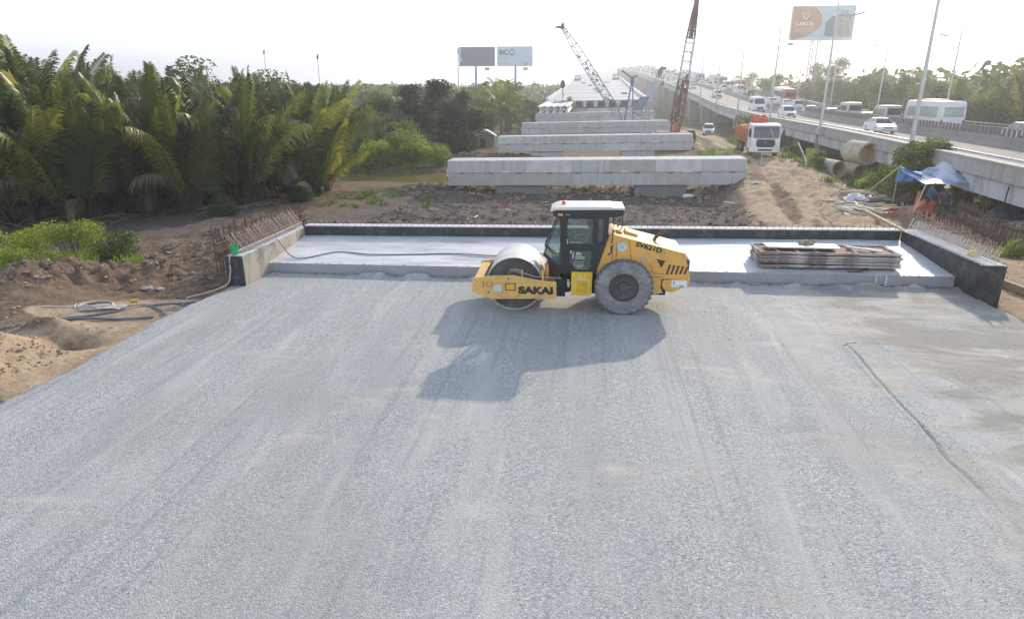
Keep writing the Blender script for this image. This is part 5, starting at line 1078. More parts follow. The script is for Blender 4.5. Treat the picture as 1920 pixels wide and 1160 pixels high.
# green bucket on the wall end
b = MB(); b.lathe([(.0001, 0), (.105, 0), (.13, .26), (.135, .28), (.12, .275), (.095, .03), (.0001, .025)], (-10.83, 18.3, .955), 'z', 20); bk = b.build('bucket', mat('green_plastic', (.02, .38, .13), .4), smooth=True); tag(bk, 'bright green plastic bucket standing on the end of the left wing wall', 'bucket')
# hoses on the sand
def G_(x, y, dzz=.03): return (x, y, gz(x, y) + dzz)
hose([G_(-16.6, 13.0), G_(-15.3, 13.75), G_(-14.4, 14.6), G_(-13.6, 15.0), G_(-12.6, 15.1), G_(-11.7, 15.35)], .035, M_hose, 'thick grey blue hose curving in from the left edge over the sand')
hose([G_(-14.1, 14.95), G_(-13.3, 15.55), G_(-12.4, 16.45), G_(-11.9, 16.9), G_(-11.5, 17.25), G_(-11.35, 16.8), G_(-11.65, 16.55), G_(-11.75, 16.95), G_(-11.3, 17.5), G_(-11.25, 17.9)], .03, M_hose, 'grey hose with one small loop on the sand below the left wing wall')
hose([G_(-12.5, 16.3), G_(-12.1, 16.1), G_(-11.7, 15.75), G_(-11.5, 15.55)], .03, M_hose, 'short grey hose running from the sand toward the gravel edge')
b = MB()
for k in range(4):
    r0 = .55 - .05 * k; b.tube([(-14.15 + (r0 + .05 * math.sin(3 * a + k)) * math.cos(a) + .08 * k, 16.15 + (r0 * .62) * math.sin(a), gz(-14.15, 16.15) + .03 + .025 * k) for a in [2 * math.pi * i / 26 for i in range(26)]], .02, 5, closed=True)
b.tube([(-14.6, 16.0, gz(-14.6, 16) + .03), (-15.3, 15.7, gz(-15.3, 15.7) + .03)], .02, 5); tag(b.build('hose_coil', M_hosepale), 'pale pinkish hose coiled on the sand', 'hose')
hose([G_(-14.2, 15.7), G_(-13.6, 15.9), G_(-12.9, 16.35), G_(-12.5, 16.5)], .022, M_hosepale, 'pale hose leading away from the coil on the sand')
b = MB(); c_ = Vector(G_(-13.55, 16.0, .0)); vs = []; fs = []
for j in range(5):
    for i in range(9): vs.append((c_.x - .5 + i * .125 + .05 * math.sin(j * 3), c_.y - .2 + j * .1, c_.z + .03 + .05 * random.random()))
for j in range(4):
    for i in range(8): a = j * 9 + i; fs.append((a, a + 1, a + 10, a + 9))
b.add(vs, fs); tag(b.build('plastic_sheet', mat('dusty_sheet', (.50, .46, .42), .6), smooth=False), 'crumpled dusty plastic sheet beside the hose coil', 'plastic sheet')
b = MB(); b.cbox(G_(-13.3, 16.75, .05), (.2, .1, .1), rz=.4); b.tube([G_(-13.3, 16.75, .06), G_(-13.55, 16.6, .05)], .015, 5); tag(b.build('hose_fitting', mat('brass', (.55, .38, .08), .5)), 'small yellow hose fitting on the sand beside the coil', 'fitting')
# rags & litter
for (x, y, s_, c, lb) in ((-10.62, 19.2, .11, M_white, 'small white rag at the foot of the left wing wall'), (-11.35, 18.15, .22, M_white, 'torn white plastic lying at the end of the left wing wall'), (-14.6, 19.1, .16, M_conc3, 'pale broken lump lying left of the pair near the mud edge'), (-14.2, 19.2, .12, M_conc2, 'whitish stone lying right of the pair near the mud edge'), (12.9, 17.4, .07, M_white, 'small white cup on the dirt right of the black wall')):
    b = MB(); b.sphere((0, 0, s_ * .3), s_, 8, 5, (1.2, .8, .45))
    for i, v in enumerate(b.v): b.v[i] = tuple(q + random.uniform(-.2, .2) * s_ for q in v)
    o = b.build('litter', c); z0 = gz(x, y) if abs(x) > 11 else 0.0; o.location = (x, y, z0); tag(o, lb, 'litter')
# ------------------------------------------------------------------ right-hand yard
cage('rebar_cage', 'long front row of rusty rebar on the timber edged footing at right', (15.8, 30, -.5),
     [((16.3, 36.2, -.55), (15.2, 25.4, -.45), 54, .85, (-.06, 0), .05), ((15.7, 35.6, -.5), (14.7, 25.4, -.45), 46, .5, (.25, 0), .05)], mat('dusty_rust', (.40, .30, .22), .85, .3, 8), .019,
     [((16.3, 36.2, z), (15.2, 25.4, z)) for z in (-.2, .05)])
cage('rebar_cage', 'taller back row of dark rusty rebar behind the mat of bars at right', (17.8, 31, -.5),
     [((18.4, 35.0, -.6), (17.0, 27.2, -.5), 62, 1.15, (.03, 0), .025), ((17.5, 35.5, -.5), (16.2, 26.4, -.5), 38, .6, (.3, 0), .08)], M_rust, .019,
     [((18.4, 35, z), (17.0, 27.2, z)) for z in (-.2, .1, .4)] + [((16.0 + .0 * k, 35.6 - .55 * k, -.36 + .05 * (k % 2)), (18.2 - .07 * k, 34.6 - .45 * k, -.34)) for k in range(17)])
b = MB(); b.prism([(16.5, 36.3), (18.3, 35.2), (16.9, 27.0), (15.4, 25.2)], 'z', -.9, -.42); tag(b.build('footing', mat('rust_stained_concrete', (.20, .15, .115), .9, .25, 2)), 'rust stained footing slab between the two rows of rebar on the right', 'footing')
for k, (pa, pb, w_, lb) in enumerate([((14.6, 36.6, -.38), (13.9, 25.2, -.3), .16, 'long weathered timber beam along the left edge of the right footing'), ((18.9, 35.6, -.2), (17.6, 27.0, -.3), .22, 'long timber beam beyond the tall rebar row'), ((19.6, 35.0, -.3), (18.2, 27.4, -.35), .14, 'thin timber beam farthest right of the rebar rows')]):
    b = MB(); d = Vector(pb) - Vector(pa); b.cbox((Vector(pa) + Vector(pb)) / 2, (w_, d.length, w_), rz=math.atan2(-d.x, d.y) + 0 * k); tag(b.build('timber_beam', M_timber), lb, 'timber beam')
b = MB(); b.cbox((13.2, 22.2, -.12), (.12, 7.2, .22), rz=R(9)); tag(b.build('timber_beam', M_timber), 'timber edge board lying on the dirt right of the black wing wall', 'timber beam')
# generator and jerrycan
t = thing('generator', 'small yellow and black generator at the right edge under the viaduct', 'generator', (21.4, 38.4, gz(21.4, 38.4)), R(8))
t.scale = (.62, .62, .8)
b = MB(); b.box(-.55, .55, -.4, .4, .35, .80); b.build('housing', mat('machine_yellow', (.62, .48, .05), .6), t, bevel=.04)
b = MB(); b.box(-.6, .6, -.45, .45, .80, .95); b.build('top_cover', M_concdark, t, bevel=.03); b = MB(); b.box(-.6, .6, -.42, .42, .05, .35); b.build('base_frame', M_cab, t)
b = MB(); b.lathe([(.0001, 0), (.14, 0), (.15, .28), (.06, .36), (.06, .44), (.0001, .44)], (21.25, 38.35, gz(21.4, 38.4) + .76), 'z', 12); tag(b.build('jerrycan', mat('lime_plastic', (.22, .60, .12), .4), smooth=True), 'lime green plastic bottle standing on the yellow generator', 'bottle')
# orange tank / sheets
t = thing('hopper', 'tilted red orange steel hopper lying under the front of the tarpaulin', 'hopper', (17.55, 37.0, gz(17.55, 37.0)), R(-6))
b = MB(); b.prism([(-.55, .05), (.6, .08), (.62, .75), (.35, .80), (.0, .62)], 'y', -.35, .35); b.build('hopper_body', M_orange, t, bevel=.04)
b = MB(); b.tube([(.5, -.38, .15), (.45, -.38, .6), (.1, -.38, .5)], .03, 5); b.build('rim_bars', M_orange, t)
b = MB(); b.box(-.12, .12, -.1, .1, 0, 1.05)
for i, v in enumerate(b.v): b.v[i] = (v[0] * (1.2 if v[2] < .5 else .8) + .05 * v[2], v[1], v[2])
o = b.build('orange_sack', mat('orange_cloth', (.70, .22, .10), .9, .3, 5), bevel=.05); o.location = (18.0, 38.3, gz(18.0, 38.3)); tag(o, 'upright orange sack leaning beside the two workers', 'sack')
def rag(lb, loc, sx, sy, h, m, nm='cloth', cat='cloth', rzz=0, nx=12, ny=7, seed=1):
    rr_ = random.Random(seed); b = MB(); vs = []; fs = []
    for j in range(ny):
        for i in range(nx):
            u, v = i / (nx - 1) - .5, j / (ny - 1) - .5; e = max(0, 1 - (4 * u * u + 4 * v * v) * .9)
            vs.append((u * sx * (1 + .15 * rr_.random()), v * sy * (1 + .3 * rr_.random()), h * e * (.4 + .9 * rr_.random()) - .02))
    for j in range(ny - 1):
        for i in range(nx - 1): a = j * nx + i; fs.append((a, a + 1, a + nx + 1, a + nx))
    b.add(vs, fs); o = b.build(nm, m, smooth=True); o.location = (loc[0], loc[1], gz(loc[0], loc[1]) + .02); o.rotation_euler = (0, 0, rzz); return tag(o, lb, cat)
rag('orange red cloth strip lying left of the steel hopper', (16.2, 36.6), 1.6, .5, .22, M_orange, seed=2)
rag('heap of crumpled dark blue tarpaulin at the right edge by the viaduct', (21.6, 36.6), 2.4, 1.3, .8, mat('dark_blue_cloth', (.07, .12, .20), .7, .3, 3, col2=(.2, .27, .36), c2scale=2), 'tarp_heap', 'tarpaulin', seed=3)
rag('pale grey sheet covering material at the right edge of the frame', (21.2, 33.4), 3.2, 2.0, .5, mat('pale_sheet', (.45, .46, .46), .7, .2, 2), 'cover_sheet', 'sheet', R(30), seed=4)
rag('crumpled white and grey sheet at the left end of the rubbish by the haul road', (15.6, 40.6), 1.3, 1.0, .4, mat('white_sheet', (.62, .64, .68), .7, .25, 4), 'sheet', 'sheet', seed=5)
rag('white plastic sheeting on the rubbish behind the bundle of bars', (17.3, 42.0), 2.0, .8, .35, mat('white_plastic', (.66, .67, .68), .6, .2, 4), 'plastic_sheet', 'sheet', seed=6)
rag('dark grey covered heap between the workers and the generator', (20.3, 37.6), 1.8, 1.0, .8, mat('dark_cover', (.07, .075, .08), .8), 'covered_heap', 'heap', seed=8)
# wood piles and bars
def sticks(lb, c, n, L0, L1, r, m, spread, ang, angv, nm, cat, h=.4, seed=3):
    rr_ = random.Random(seed); b = MB()
    for k in range(n):
        a = ang + rr_.gauss(0, angv); L = rr_.uniform(L0, L1); p = Vector((c[0] + rr_.uniform(-1, 1) * spread[0], c[1] + rr_.uniform(-1, 1) * spread[1], 0)); p.z = gz(p.x, p.y) + .03 + h * rr_.random() ** 2
        d = Vector((math.cos(a), math.sin(a), rr_.gauss(0, .06))) * L / 2; s_ = rr_.uniform(.7, 1.3)
        if m is M_rust or nm == 'bar_bundle': b.tube([p - d, p + Vector((0, 0, -.03)), p + d], r, 4)
        else: b.cbox(p, (L, r * 2.6 * s_, r * 1.2), rz=a, ry=rr_.gauss(0, .08), rx=rr_.gauss(0, .3))
    return tag(b.build(nm, m), lb, cat)
sticks('pile of broken brown boards beside the haul road, left of the dark bars', (16.4, 42.2), 46, .6, 1.6, .05, M_timber, (1.1, .9), .3, .8, 'board_pile', 'board pile', .35, 4)
sticks('bundle of long dark steel bars lying in front of the board piles', (17.0, 40.0), 60, 2.0, 3.0, .014, mat('dark_bar', (.08, .085, .095), .6), (.5, .45), -.05, .05, 'bar_bundle', 'bar bundle', .25, 5)
sticks('scatter of pale broken laths at the near end of the haul road bank', (14.7, 37.5), 32, .6, 1.8, .035, M_timberpale, (1.0, 1.4), -1.0, .5, 'lath_scatter', 'lath scatter', .1, 6)
sticks('long timbers lying on the ground below the orange cloth', (15.8, 38.4), 14, 1.6, 3.2, .07, M_timber, (1.1, .8), -.15, .12, 'timber_scatter', 'timbers', .1, 7)
sticks('pile of long thin rusty bars right of the rebar rows at the frame edge', (20.0, 31.3), 90, 4.0, 6.5, .012, M_rust, (1.0, 1.6), 1.95, .07, 'bar_bundle', 'bar bundle', .35, 8)
sticks('pale boards stacked at the right edge under the pale sheet', (19.2, 30.4), 24, 3.0, 5.0, .06, M_timber, (.5, .8), 1.95, .05, 'board_stack', 'board stack', .3, 9)
b = MB(); b.lathe([(.0001, 0), (.28, 0), (.29, .3), (.3, .31), (.29, .6), (.28, .85), (.0001, .86)], (20.6, 46.8, gz(20.6, 46.8)), 'z', 16); tag(b.build('barrel', mat('blue_barrel', (.06, .17, .26), .6), smooth=True), 'dull blue barrel in the weeds left of the tarpaulin', 'barrel')
b = MB(); b.cbox((11.9, 58, 0), (.1, .1, .1))
# concrete pipes
M_pipe = mat('pipe_concrete', (.50, .46, .37), .85, .12, 1.5, bump=.15, col2=(.36, .31, .22), c2scale=1.3)
def cpipe(loc, ang, r, L, lb):
    t = thing('concrete_pipe', lb, 'concrete pipe', loc, ang, 'large concrete pipes beside the viaduct')
    b = MB(); b.lathe([(r * .84, -L / 2), (r, -L / 2), (r, L / 2 - .18), (r * .93, L / 2 - .17), (r * .93, L / 2), (r * .84, L / 2), (r * .84, -L / 2)], (0, 0, r), 'y', 36, False); b.build('pipe_wall', M_pipe, t, smooth=True)
    b = MB(); b.lathe([(r * .835, -L / 2 + .02), (r * .835, L / 2 - .02)], (0, 0, r), 'y', 36, False); b.build('pipe_lining', mat('pipe_lining', (.44, .33, .17), .9, .2, 2), t, smooth=True, fix=False)
gA = gz(18.9, 52.4)
cpipe((18.3, 53.6, gz(18.3, 53.0) - .06), R(14), .62, 2.5, 'lowest left concrete pipe lying on the bank by the haul road')
cpipe((20.2, 54.2, gz(20.2, 53.9) - .1), R(12), .62, 2.4, 'half hidden concrete pipe lying behind and right of the first one')
cpipe((20.4, 53.8, gz(20.0, 53.4) + 1.05), R(12), .84, 2.5, 'largest concrete pipe, topmost of the three by the viaduct')
# tarpaulin shelter
t = thing('tarpaulin', 'blue and white tarpaulin awning strung on poles against the viaduct', 'tarpaulin', (19, 38.5, 0))
b = MB(); vs = []; fs = []; nx, ny = 40, 18
for j in range(ny):
    for i in range(nx):
        u, v = i / (nx - 1), j / (ny - 1)
        fx_ = 17.65 + 3.75 * u; fy = 37.0 + .9 * u; bx_ = 17.2 + 3.9 * u; by = 39.4 + .7 * u
        zf = 1.04 - .08 * u + .05 * math.sin(math.pi * u); zb2 = 1.72 - .28 * math.sin(math.pi * min(1, u * 1.9)) + .30 * math.exp(-((u - .66) / .10) ** 2) - .55 * max(0, u - .78) / .22
        x = fx_ + (bx_ - fx_) * v; y = fy + (by - fy) * v; z = zf + (zb2 - zf) * v ** .8 - .16 * math.sin(math.pi * v) * (1 - .7 * math.exp(-((u - .62) / .12) ** 2))
        z += .03 * math.sin(u * 34 + v * 6) * (.4 + v) + .03 * math.sin(u * 15 - v * 11); vs.append((x, y, z))
for j in range(ny - 1):
    for i in range(nx - 1): a = j * nx + i; fs.append((a, a + 1, a + nx + 1, a + nx))
b.add(vs, fs); bld(b, 'sheet', M_bluetarp, t, smooth=True)
b = MB(); vs = []; fs = []
for j in range(6):
    for i in range(14): u, v = i / 13, j / 5; vs.append((17.15 + .9 * u + .05 * math.sin(v * 5), 39.35 - .9 * u + .08 * math.sin(u * 14 + v * 2), 1.72 - .35 * u - v * (.85 - .5 * u)))
for j in range(5):
    for i in range(13): a = j * 14 + i; fs.append((a, a + 1, a + 15, a + 14))
b.add(vs, fs); bld(b, 'hanging_flap', mat('blue_flap', (.07, .20, .46), .6, .25, 3), t, smooth=True)
b = MB(); b.tube([(16.7, 35.9, -.6), (17.65, 37.0, 1.05)], .03, 6); bld(b, 'pole', M_timberpale, t)
b = MB(); b.tube([(21.35, 37.9, -.6), (21.4, 37.9, .98)], .03, 6); bld(b, 'pole', M_timber, t)
b = MB(); b.tube([(17.2, 39.4, -.6), (17.2, 39.4, 1.72)], .03, 6); bld(b, 'pole', M_timber, t)
b = MB(); b.tube([(15.6, 40.6, -.5), (17.2, 39.4, 1.7)], .035, 6); tag(b.build('bamboo_pole', mat('bamboo', (.55, .50, .26), .7)), 'long yellowish bamboo pole slanting up to the left corner of the tarpaulin', 'pole')
b = MB(); b.tube([(15.9, 50.5, -.6), (16.9, 55, .6), (17.6, 60, 1.6)], .04, 5); tag(b.build('bamboo_pole', M_timberpale), 'long pale pole sloping through the weeds left of the pipes', 'pole')
for (x, y, a, L, lb) in ((16.9, 62.0, .5, 2.4, 'dark leaning stake rising from the weeds right of the truck'), (16.4, 60.6, -.5, 2.6, 'pale bent stake beside the weeds at the truck')):
    b = MB(); b.tube([(0, 0, 0), (L * a * .35, 0, L * .5), (L * a * .8, .1, L)], .045, 5, .02); o = b.build('stake', M_rust if a > 0 else M_timberpale); o.location = (x, y, gz(x, y)); tag(o, lb, 'stake')
# rear sandbags / white pipes lying behind nearest pier
b = MB()
for k in range(5): b.tube([(2.0 + .05 * k, 66 + .2 * k, -1.0 + .04 * k), (9.5, 66.4 + .2 * k, -.95)], .05, 5)
tag(b.build('white_pipes', M_white), 'white plastic pipes lying on the earth between the first two pier caps', 'pipes')
# small white boat-like hut and car
t = thing('shed', 'small shed with a pale curved roof among the trees left of the coconut palm', 'shed', (-15.0, 90.5, gz(-15, 90.5)), R(10))
b = MB(); b.box(-1.5, 1.5, -1.5, 1.5, 0, 1.5); b.build('wall', M_concdark, t); b = MB(); b.prism([(-1.9, 1.45), (-.6, 2.2), (.6, 2.25), (1.9, 1.5), (1.9, 1.4), (.6, 2.1), (-.6, 2.1), (-1.9, 1.35)], 'y', -1.8, 1.8); b.build('roof', M_white, t)
b = MB(); b.box(-.4, .4, -1.53, -1.505, 0, 1.2); b.build('door', M_cab, t)
# ------------------------------------------------------------------ small clutter of a working site
rc = random.Random(77)
def drop(nm, mb_, m, loc, lb, cat, rzz=0, group=None):
    o = mb_.build(nm, m); o.location = loc; o.rotation_euler = (0, 0, rzz); return tag(o, lb, cat, group)
for k in range(34):          # short offcuts on the mud behind the abutment
    x, y = rc.uniform(-11, 9), rc.uniform(26, 45); b = MB(); L = rc.uniform(.3, 1.3); b.cbox((0, 0, .03), (L, rc.uniform(.03, .09), .03), rx=rc.uniform(-.3, .3), ry=rc.uniform(-.1, .1))
    drop('wood_offcut', b, M_timberpale if k % 3 else M_timber, (x, y, gz(x, y) + .02), 'small wood offcut lying on the mud behind the abutment', 'offcut', rc.uniform(0, 3.1), 'wood offcuts on the mud flat')
for k, (x, y, lb) in enumerate(((6.8, 47.0, 'white rag lying below the right end of the nearest pier cap'), (10.9, 45.2, 'torn white sack on the bank beside the nearest pier cap'), (13.4, 35.8, 'small white wrapper on the haul road shoulder'))):
    b = MB(); b.sphere((0, 0, .08), .28 - .07 * k, 8, 5, (1.5, .8, .4))
    for i, v in enumerate(b.v): b.v[i] = tuple(q + rc.uniform(-.06, .06) for q in v)
    drop('litter', b, M_white, (x, y, gz(x, y)), lb, 'litter')
for k, (x, y, h) in enumerate(((12.6, 51.6, 1.2), (13.0, 47.0, .8))):
    b = MB(); b.tube([(0, 0, 0), (.1, .05, h * .6), (.05, 0, h)], .025, 5); drop('stake', b, M_timberpale, (x, y, gz(x, y)), ['thin pale stake standing at the right end of the nearest pier cap', 'short stake on the left shoulder of the haul road'][k], 'stake')
# puddles of formwork: second low stack of boards behind the back wall on the right
t = thing('pallet', 'low timber pallet lying where the right wing wall meets the back wall', 'pallet', (12.6, 26.2, gz(12.6, 26.2)), R(6))
for a, c, d, e in ((-1.2, 1.2, -.06, .06), (-1.2, 1.2, .84, .96)): b = MB(); b.box(a, c, d, e, .05, .17); b.build('rail', M_timber, t)
for x in (-1.0, 0, 1.0): b = MB(); b.box(x - .05, x + .05, -.1, 1.0, .172, .22); b.build('slat', M_timberpale, t)
t = thing('bucket', 'yellow helmet shaped bucket among the pale rebar on the right wing wall', 'bucket', (11.55, 20.6, 1.012))
b = MB(); b.lathe([(.0001, .16), (.08, .15), (.13, .06), (.14, 0), (.16, -.0)], (0, 0, 0), 'z', 16); b.build('shell', mat('yellow_plastic', (.75, .68, .10), .5), t, smooth=True)
b = MB(); b.tube([(-.13, 0, .02), (0, .02, .19), (.13, 0, .02)], .008, 5); b.build('handle', M_cab, t)
# ------------------------------------------------------------------ vehicles (built facing +x)
M_win = mat('vehicle_glass', (.03, .04, .045), .08, .1, 2, spec=.7)
M_winp = mat('pale_coach_glass', (.42, .50, .42), .15, .15, .6, spec=.8)
M_whl = mat('wheel_rubber', (.03, .03, .03), .85); M_hub = mat('hub', (.45, .46, .47), .4, metal=.6)
M_head = mat('headlight', (.75, .78, .8), .15); M_tail = mat('taillight', (.42, .02, .02), .3); M_plate = mat('plate', (.75, .75, .72), .5)
def paint(n, c): return mat(n, c, .28, .05, 2, spec=.6)
P_white = paint('car_white', (.80, .81, .82)); P_silver = paint('car_silver', (.45, .46, .48)); P_dark = paint('car_dark', (.07, .075, .085)); P_red = paint('coach_red', (.52, .06, .05)); P_blue = paint('car_blue', (.10, .20, .34)); P_maroon = paint('coach_maroon', (.30, .06, .06)); P_champ = paint('car_champagne', (.55, .52, .46))
def wheels(t, xs, W, r, dual=False):
    for x in xs:
        for s_ in (-1, 1):
            b = MB(); b.lathe([(r * .55, -.10), (r * .95, -.11), (r, -.07), (r, .07), (r * .95, .11), (r * .55, .10)], (x, s_ * (W / 2 - .11), r), 'y', 18, False); w_ = b.build('wheel', M_whl, t, smooth=True)
            b = MB(); b.lathe([(r * .56, s_ * .09), (r * .3, s_ * .06), (.0001, s_ * .08)], (x, s_ * (W / 2 - .11), r), 'y', 12); b.build('rim', M_hub, w_)
def lights(t, xf, xr, W, zf, zr, hw=.22, hh=.12, tw=.16, th=.2):
    for s_ in (-1, 1):
        b = MB(); b.box(xf - .12, xf + .006, s_ * (W / 2 - .08) - (hw if s_ > 0 else 0), s_ * (W / 2 - .08) + (0 if s_ > 0 else hw), zf - hh / 2, zf + hh / 2); b.build('headlight', M_head, t)
        b = MB(); b.box(xr - .006, xr + .10, s_ * (W / 2 - .06) - (tw if s_ > 0 else 0), s_ * (W / 2 - .06) + (0 if s_ > 0 else tw), zr - th / 2, zr + th / 2); b.build('taillight', M_tail, t)
    b = MB(); b.box(xf, xf + .012, -.22, .22, .36, .48); b.build('number_plate', M_plate, t); b = MB(); b.box(xr - .012, xr, -.22, .22, .6, .72); b.build('number_plate', M_plate, t)
def taper(poly, W, Wt, zb, zt):
    """prism of side profile whose width narrows with height"""
    b = MB(); b.prism(poly, 'y', -.5, .5)
    for i, v in enumerate(b.v): k = max(0, min(1, (v[2] - zb) / (zt - zb))); b.v[i] = (v[0], v[1] * (W + (Wt - W) * k), v[2])
    return b
def car(kind, P, name='car'):
    t = thing(name, 'car', 'car')
    if kind == 'sedan': L, W, H = 4.6, 1.78, 1.46; low = [(2.3, .30), (2.32, .55), (2.2, .74), (1.25, .93), (.9, .96), (-1.55, .98), (-2.15, 1.0), (-2.3, .85), (-2.3, .35), (-2.1, .24), (2.1, .22)]; gh = [(1.2, .92), (.35, 1.42), (-.9, 1.44), (-1.85, .98), (-1.5, .94)]; rf = [(.38, 1.405), (.25, 1.46), (-.75, 1.475), (-1.0, 1.42)]
    else: L, W, H = 4.7, 1.86, 1.72; low = [(2.32, .36), (2.35, .7), (2.2, .93), (1.3, 1.06), (1.0, 1.08), (-2.2, 1.12), (-2.33, .95), (-2.33, .42), (-2.1, .3), (2.1, .28)]; gh = [(1.3, 1.04), (.55, 1.66), (-1.75, 1.70), (-2.25, 1.1), (-2.0, 1.05)]; rf = [(.6, 1.65), (.45, 1.72), (-1.7, 1.76), (-1.9, 1.66)]
    taper(low, W, W * .93, .6, 1.1).build('body', P, t, bevel=.06)
    taper(gh, W * .93, W * .74, gh[0][1], gh[1][1]).build('windows', M_win, t, bevel=.02)
    taper(rf, W * .76, W * .70, 1.3, H + .1).build('roof', P, t, bevel=.025)
    b = MB()
    zt_ = gh[1][1]
    for s_ in (-1, 1):
        b.tube([(gh[0][0], s_ * W * .465, gh[0][1]), (gh[1][0], s_ * W * .375, zt_)], .035, 4); b.tube([(gh[3][0], s_ * W * .46, gh[3][1]), (gh[2][0], s_ * W * .37, zt_)], .05, 4); b.tube([(-.3, s_ * W * .47, gh[0][1]), (-.3, s_ * W * .375, zt_)], .03, 4)
    b.build('pillars', P, t)
    b = MB(); b.box(L / 2 - .02, L / 2 + .012, -.45, .45, .42, .62 if kind == 'sedan' else .75); b.build('grille', M_win, t)
    for s_ in (-1, 1): b = MB(); b.cbox((.95, s_ * (W / 2 + .08), gh[0][1] + .1), (.12, .2, .12)); b.build('mirror', P, t)
    lights(t, L / 2, -L / 2, W, .68 if kind == 'sedan' else .85, .82 if kind == 'sedan' else 1.0); wheels(t, (1.4, -1.4), W, .32 if kind == 'sedan' else .36); return t
def van(P, name='van', win=M_win):
    t = thing(name, 'van', 'van'); W = 1.98
    low = [(2.85, .40), (2.88, .8), (2.7, 1.12), (2.15, 1.32), (1.45, 2.25), (1.1, 2.5), (-2.6, 2.55), (-2.75, 2.3), (-2.82, .5), (-2.7, .35), (2.6, .32)]
    taper(low, W, W * .86, 1.2, 2.6).build('body', P, t, bevel=.07)
    b = taper([(2.13, 1.36), (1.49, 2.22), (1.43, 2.2), (2.05, 1.33)], W * .9, W * .78, 1.3, 2.3); b.build('windscreen', win, t)
    for s_ in (-1, 1):
        for x0, x1 in ((1.0, 1.75), (.05, .95), (-.95, -.05), (-2.0, -1.05)):
            b = MB(); y0 = W / 2 * .965; y1 = W / 2 * .90; q = [(x0, s_ * (y0 + .015), 1.4), (x1, s_ * (y0 + .015), 1.4), (min(x1, 1.4), s_ * (y1 + .02), 2.1), (x0, s_ * (y1 + .02), 2.1)]; q2 = [(a, c - s_ * .03, d) for a, c, d in q]; b.add(q + q2, [(0, 1, 2, 3), (7, 6, 5, 4), (0, 4, 5, 1), (1, 5, 6, 2), (2, 6, 7, 3), (3, 7, 4, 0)]); b.build('window', win, t)
    b = MB(); b.box(-2.83, -2.755, -.8, .8, 1.45, 2.2); b.build('rear_window', win, t)
    b = MB(); b.box(2.84, 2.895, -.55, .55, .5, .85); b.build('grille', win, t)
    for s_ in (-1, 1): b = MB(); b.cbox((1.9, s_ * (W / 2 + .14), 1.45), (.12, .2, .3)); b.build('mirror', P, t)
    lights(t, 2.86, -2.80, W, .95, 1.1, th=.5); wheels(t, (1.85, -1.75), W, .36); return t
def bus(P, P2, L, name='bus', win=M_win, H=3.25, rearP=None):
    t = thing(name, 'bus', 'bus'); W = 2.5; h = L / 2
    low = [(h, .45), (h + .05, 1.2), (h - .05, 2.2), (h - .35, H - .1), (h - .6, H), (-h + .4, H), (-h + .1, H - .2), (-h, 2.0), (-h, .5), (-h + .2, .32), (h - .2, .32)]
    taper(low, W, W * .95, 1.4, H).build('body', P, t, bevel=.10)
    if P2 is not None: b = taper([(-h + 2.2, .33), (-h + 3.2, H + .01), (-h + .39, H + .012), (-h + .08, H - .2), (-h - .02, 2.0), (-h - .02, .5), (-h + .2, .31)], W + .03, W * .95 + .03, 1.4, H); b.build('rear_paint', P2, t, bevel=.09)
    for s_ in (-1, 1):
        n = 6
        for k in range(n): x0 = -h + 1.0 + (L - 2.0) / n * k; b = MB(); b.box(x0 + .04, x0 + (L - 2.0) / n - .04, s_ * W * .49 - .03, s_ * W * .49 + .03, 1.55, 2.65); b.build('window', win, t)
    b = MB(); b.box(-h - .035, -h + .1, -.95, .95, 1.75, 2.55); b.build('rear_window', win, t)
    b = MB(); b.box(-h - .045, -h - .036, -1.05, 1.05, 2.56, 2.62); b.box(-h - .045, -h - .036, -1.05, 1.05, 1.68, 1.74); b.build('rear_trim', M_concdark, t)
    b = MB(); b.prism([(h + .06, 1.3), (h - .02, 2.3), (h - .25, 2.85), (h - .35, 2.8), (h - .1, 1.3)], 'y', -1.1, 1.1); b.build('windscreen', win, t)
    b = MB(); b.box(-1.6, 1.4, -.8, .8, H - .02, H + .18); b.build('roof_unit', P, t, bevel=.05)
    for s_ in (-1, 1): b = MB(); b.tube([(h - .1, s_ * 1.2, 2.6), (h + .3, s_ * 1.35, 2.5), (h + .3, s_ * 1.4, 2.0)], .04, 5); b.build('mirror', M_cab, t)
    lights(t, h + .04, -h - .005, W, .8, 1.1, .35, .2, .2, .5); wheels(t, (h - 2.3, -h + 2.6), W, .48); return t
def boxtruck(P, box, name='truck'):
    t = thing(name, 'truck', 'truck'); b = MB(); b.prism([(2.2, .5), (3.6, .5), (3.65, 1.5), (3.3, 2.5), (2.2, 2.5)], 'y', -1.1, 1.1); b.build('cab', P, t, bevel=.06)
    b = MB(); b.box(-3.6, 2.1, -1.2, 1.2, 1.0, 3.5); b.build('cargo_box', box, t, bevel=.03); b = MB(); b.box(-3.5, 2.2, -.4, .4, .6, 1.0); b.build('chassis', M_cab, t)
    b = MB(); b.prism([(3.62, 1.55), (3.36, 2.35), (3.3, 2.35), (3.5, 1.55)], 'y', -1.12, 1.12); b.build('windscreen', M_win, t); lights(t, 3.62, -3.55, 2.2, .8, .8); wheels(t, (2.7, -2.2), 2.3, .45); return t
sed_w = car('sedan', P_white); suv_w = car('suv', P_white); sed_s = car('sedan', P_silver); suv_d = car('suv', P_dark); suv_c = car('suv', P_champ); van_w = van(P_white); van_s = van(P_silver); sed_b = car('sedan', P_blue)
bus_w = bus(P_white, None, 9.6, win=M_winp); bus_r = bus(P_white, P_red, 10.5); bus_m = bus(P_maroon, None, 10.5); bus_b = bus(P_blue, None, 9); trk = boxtruck(P_white, mat('box_white', (.7, .71, .72))); van_d = van(P_champ)
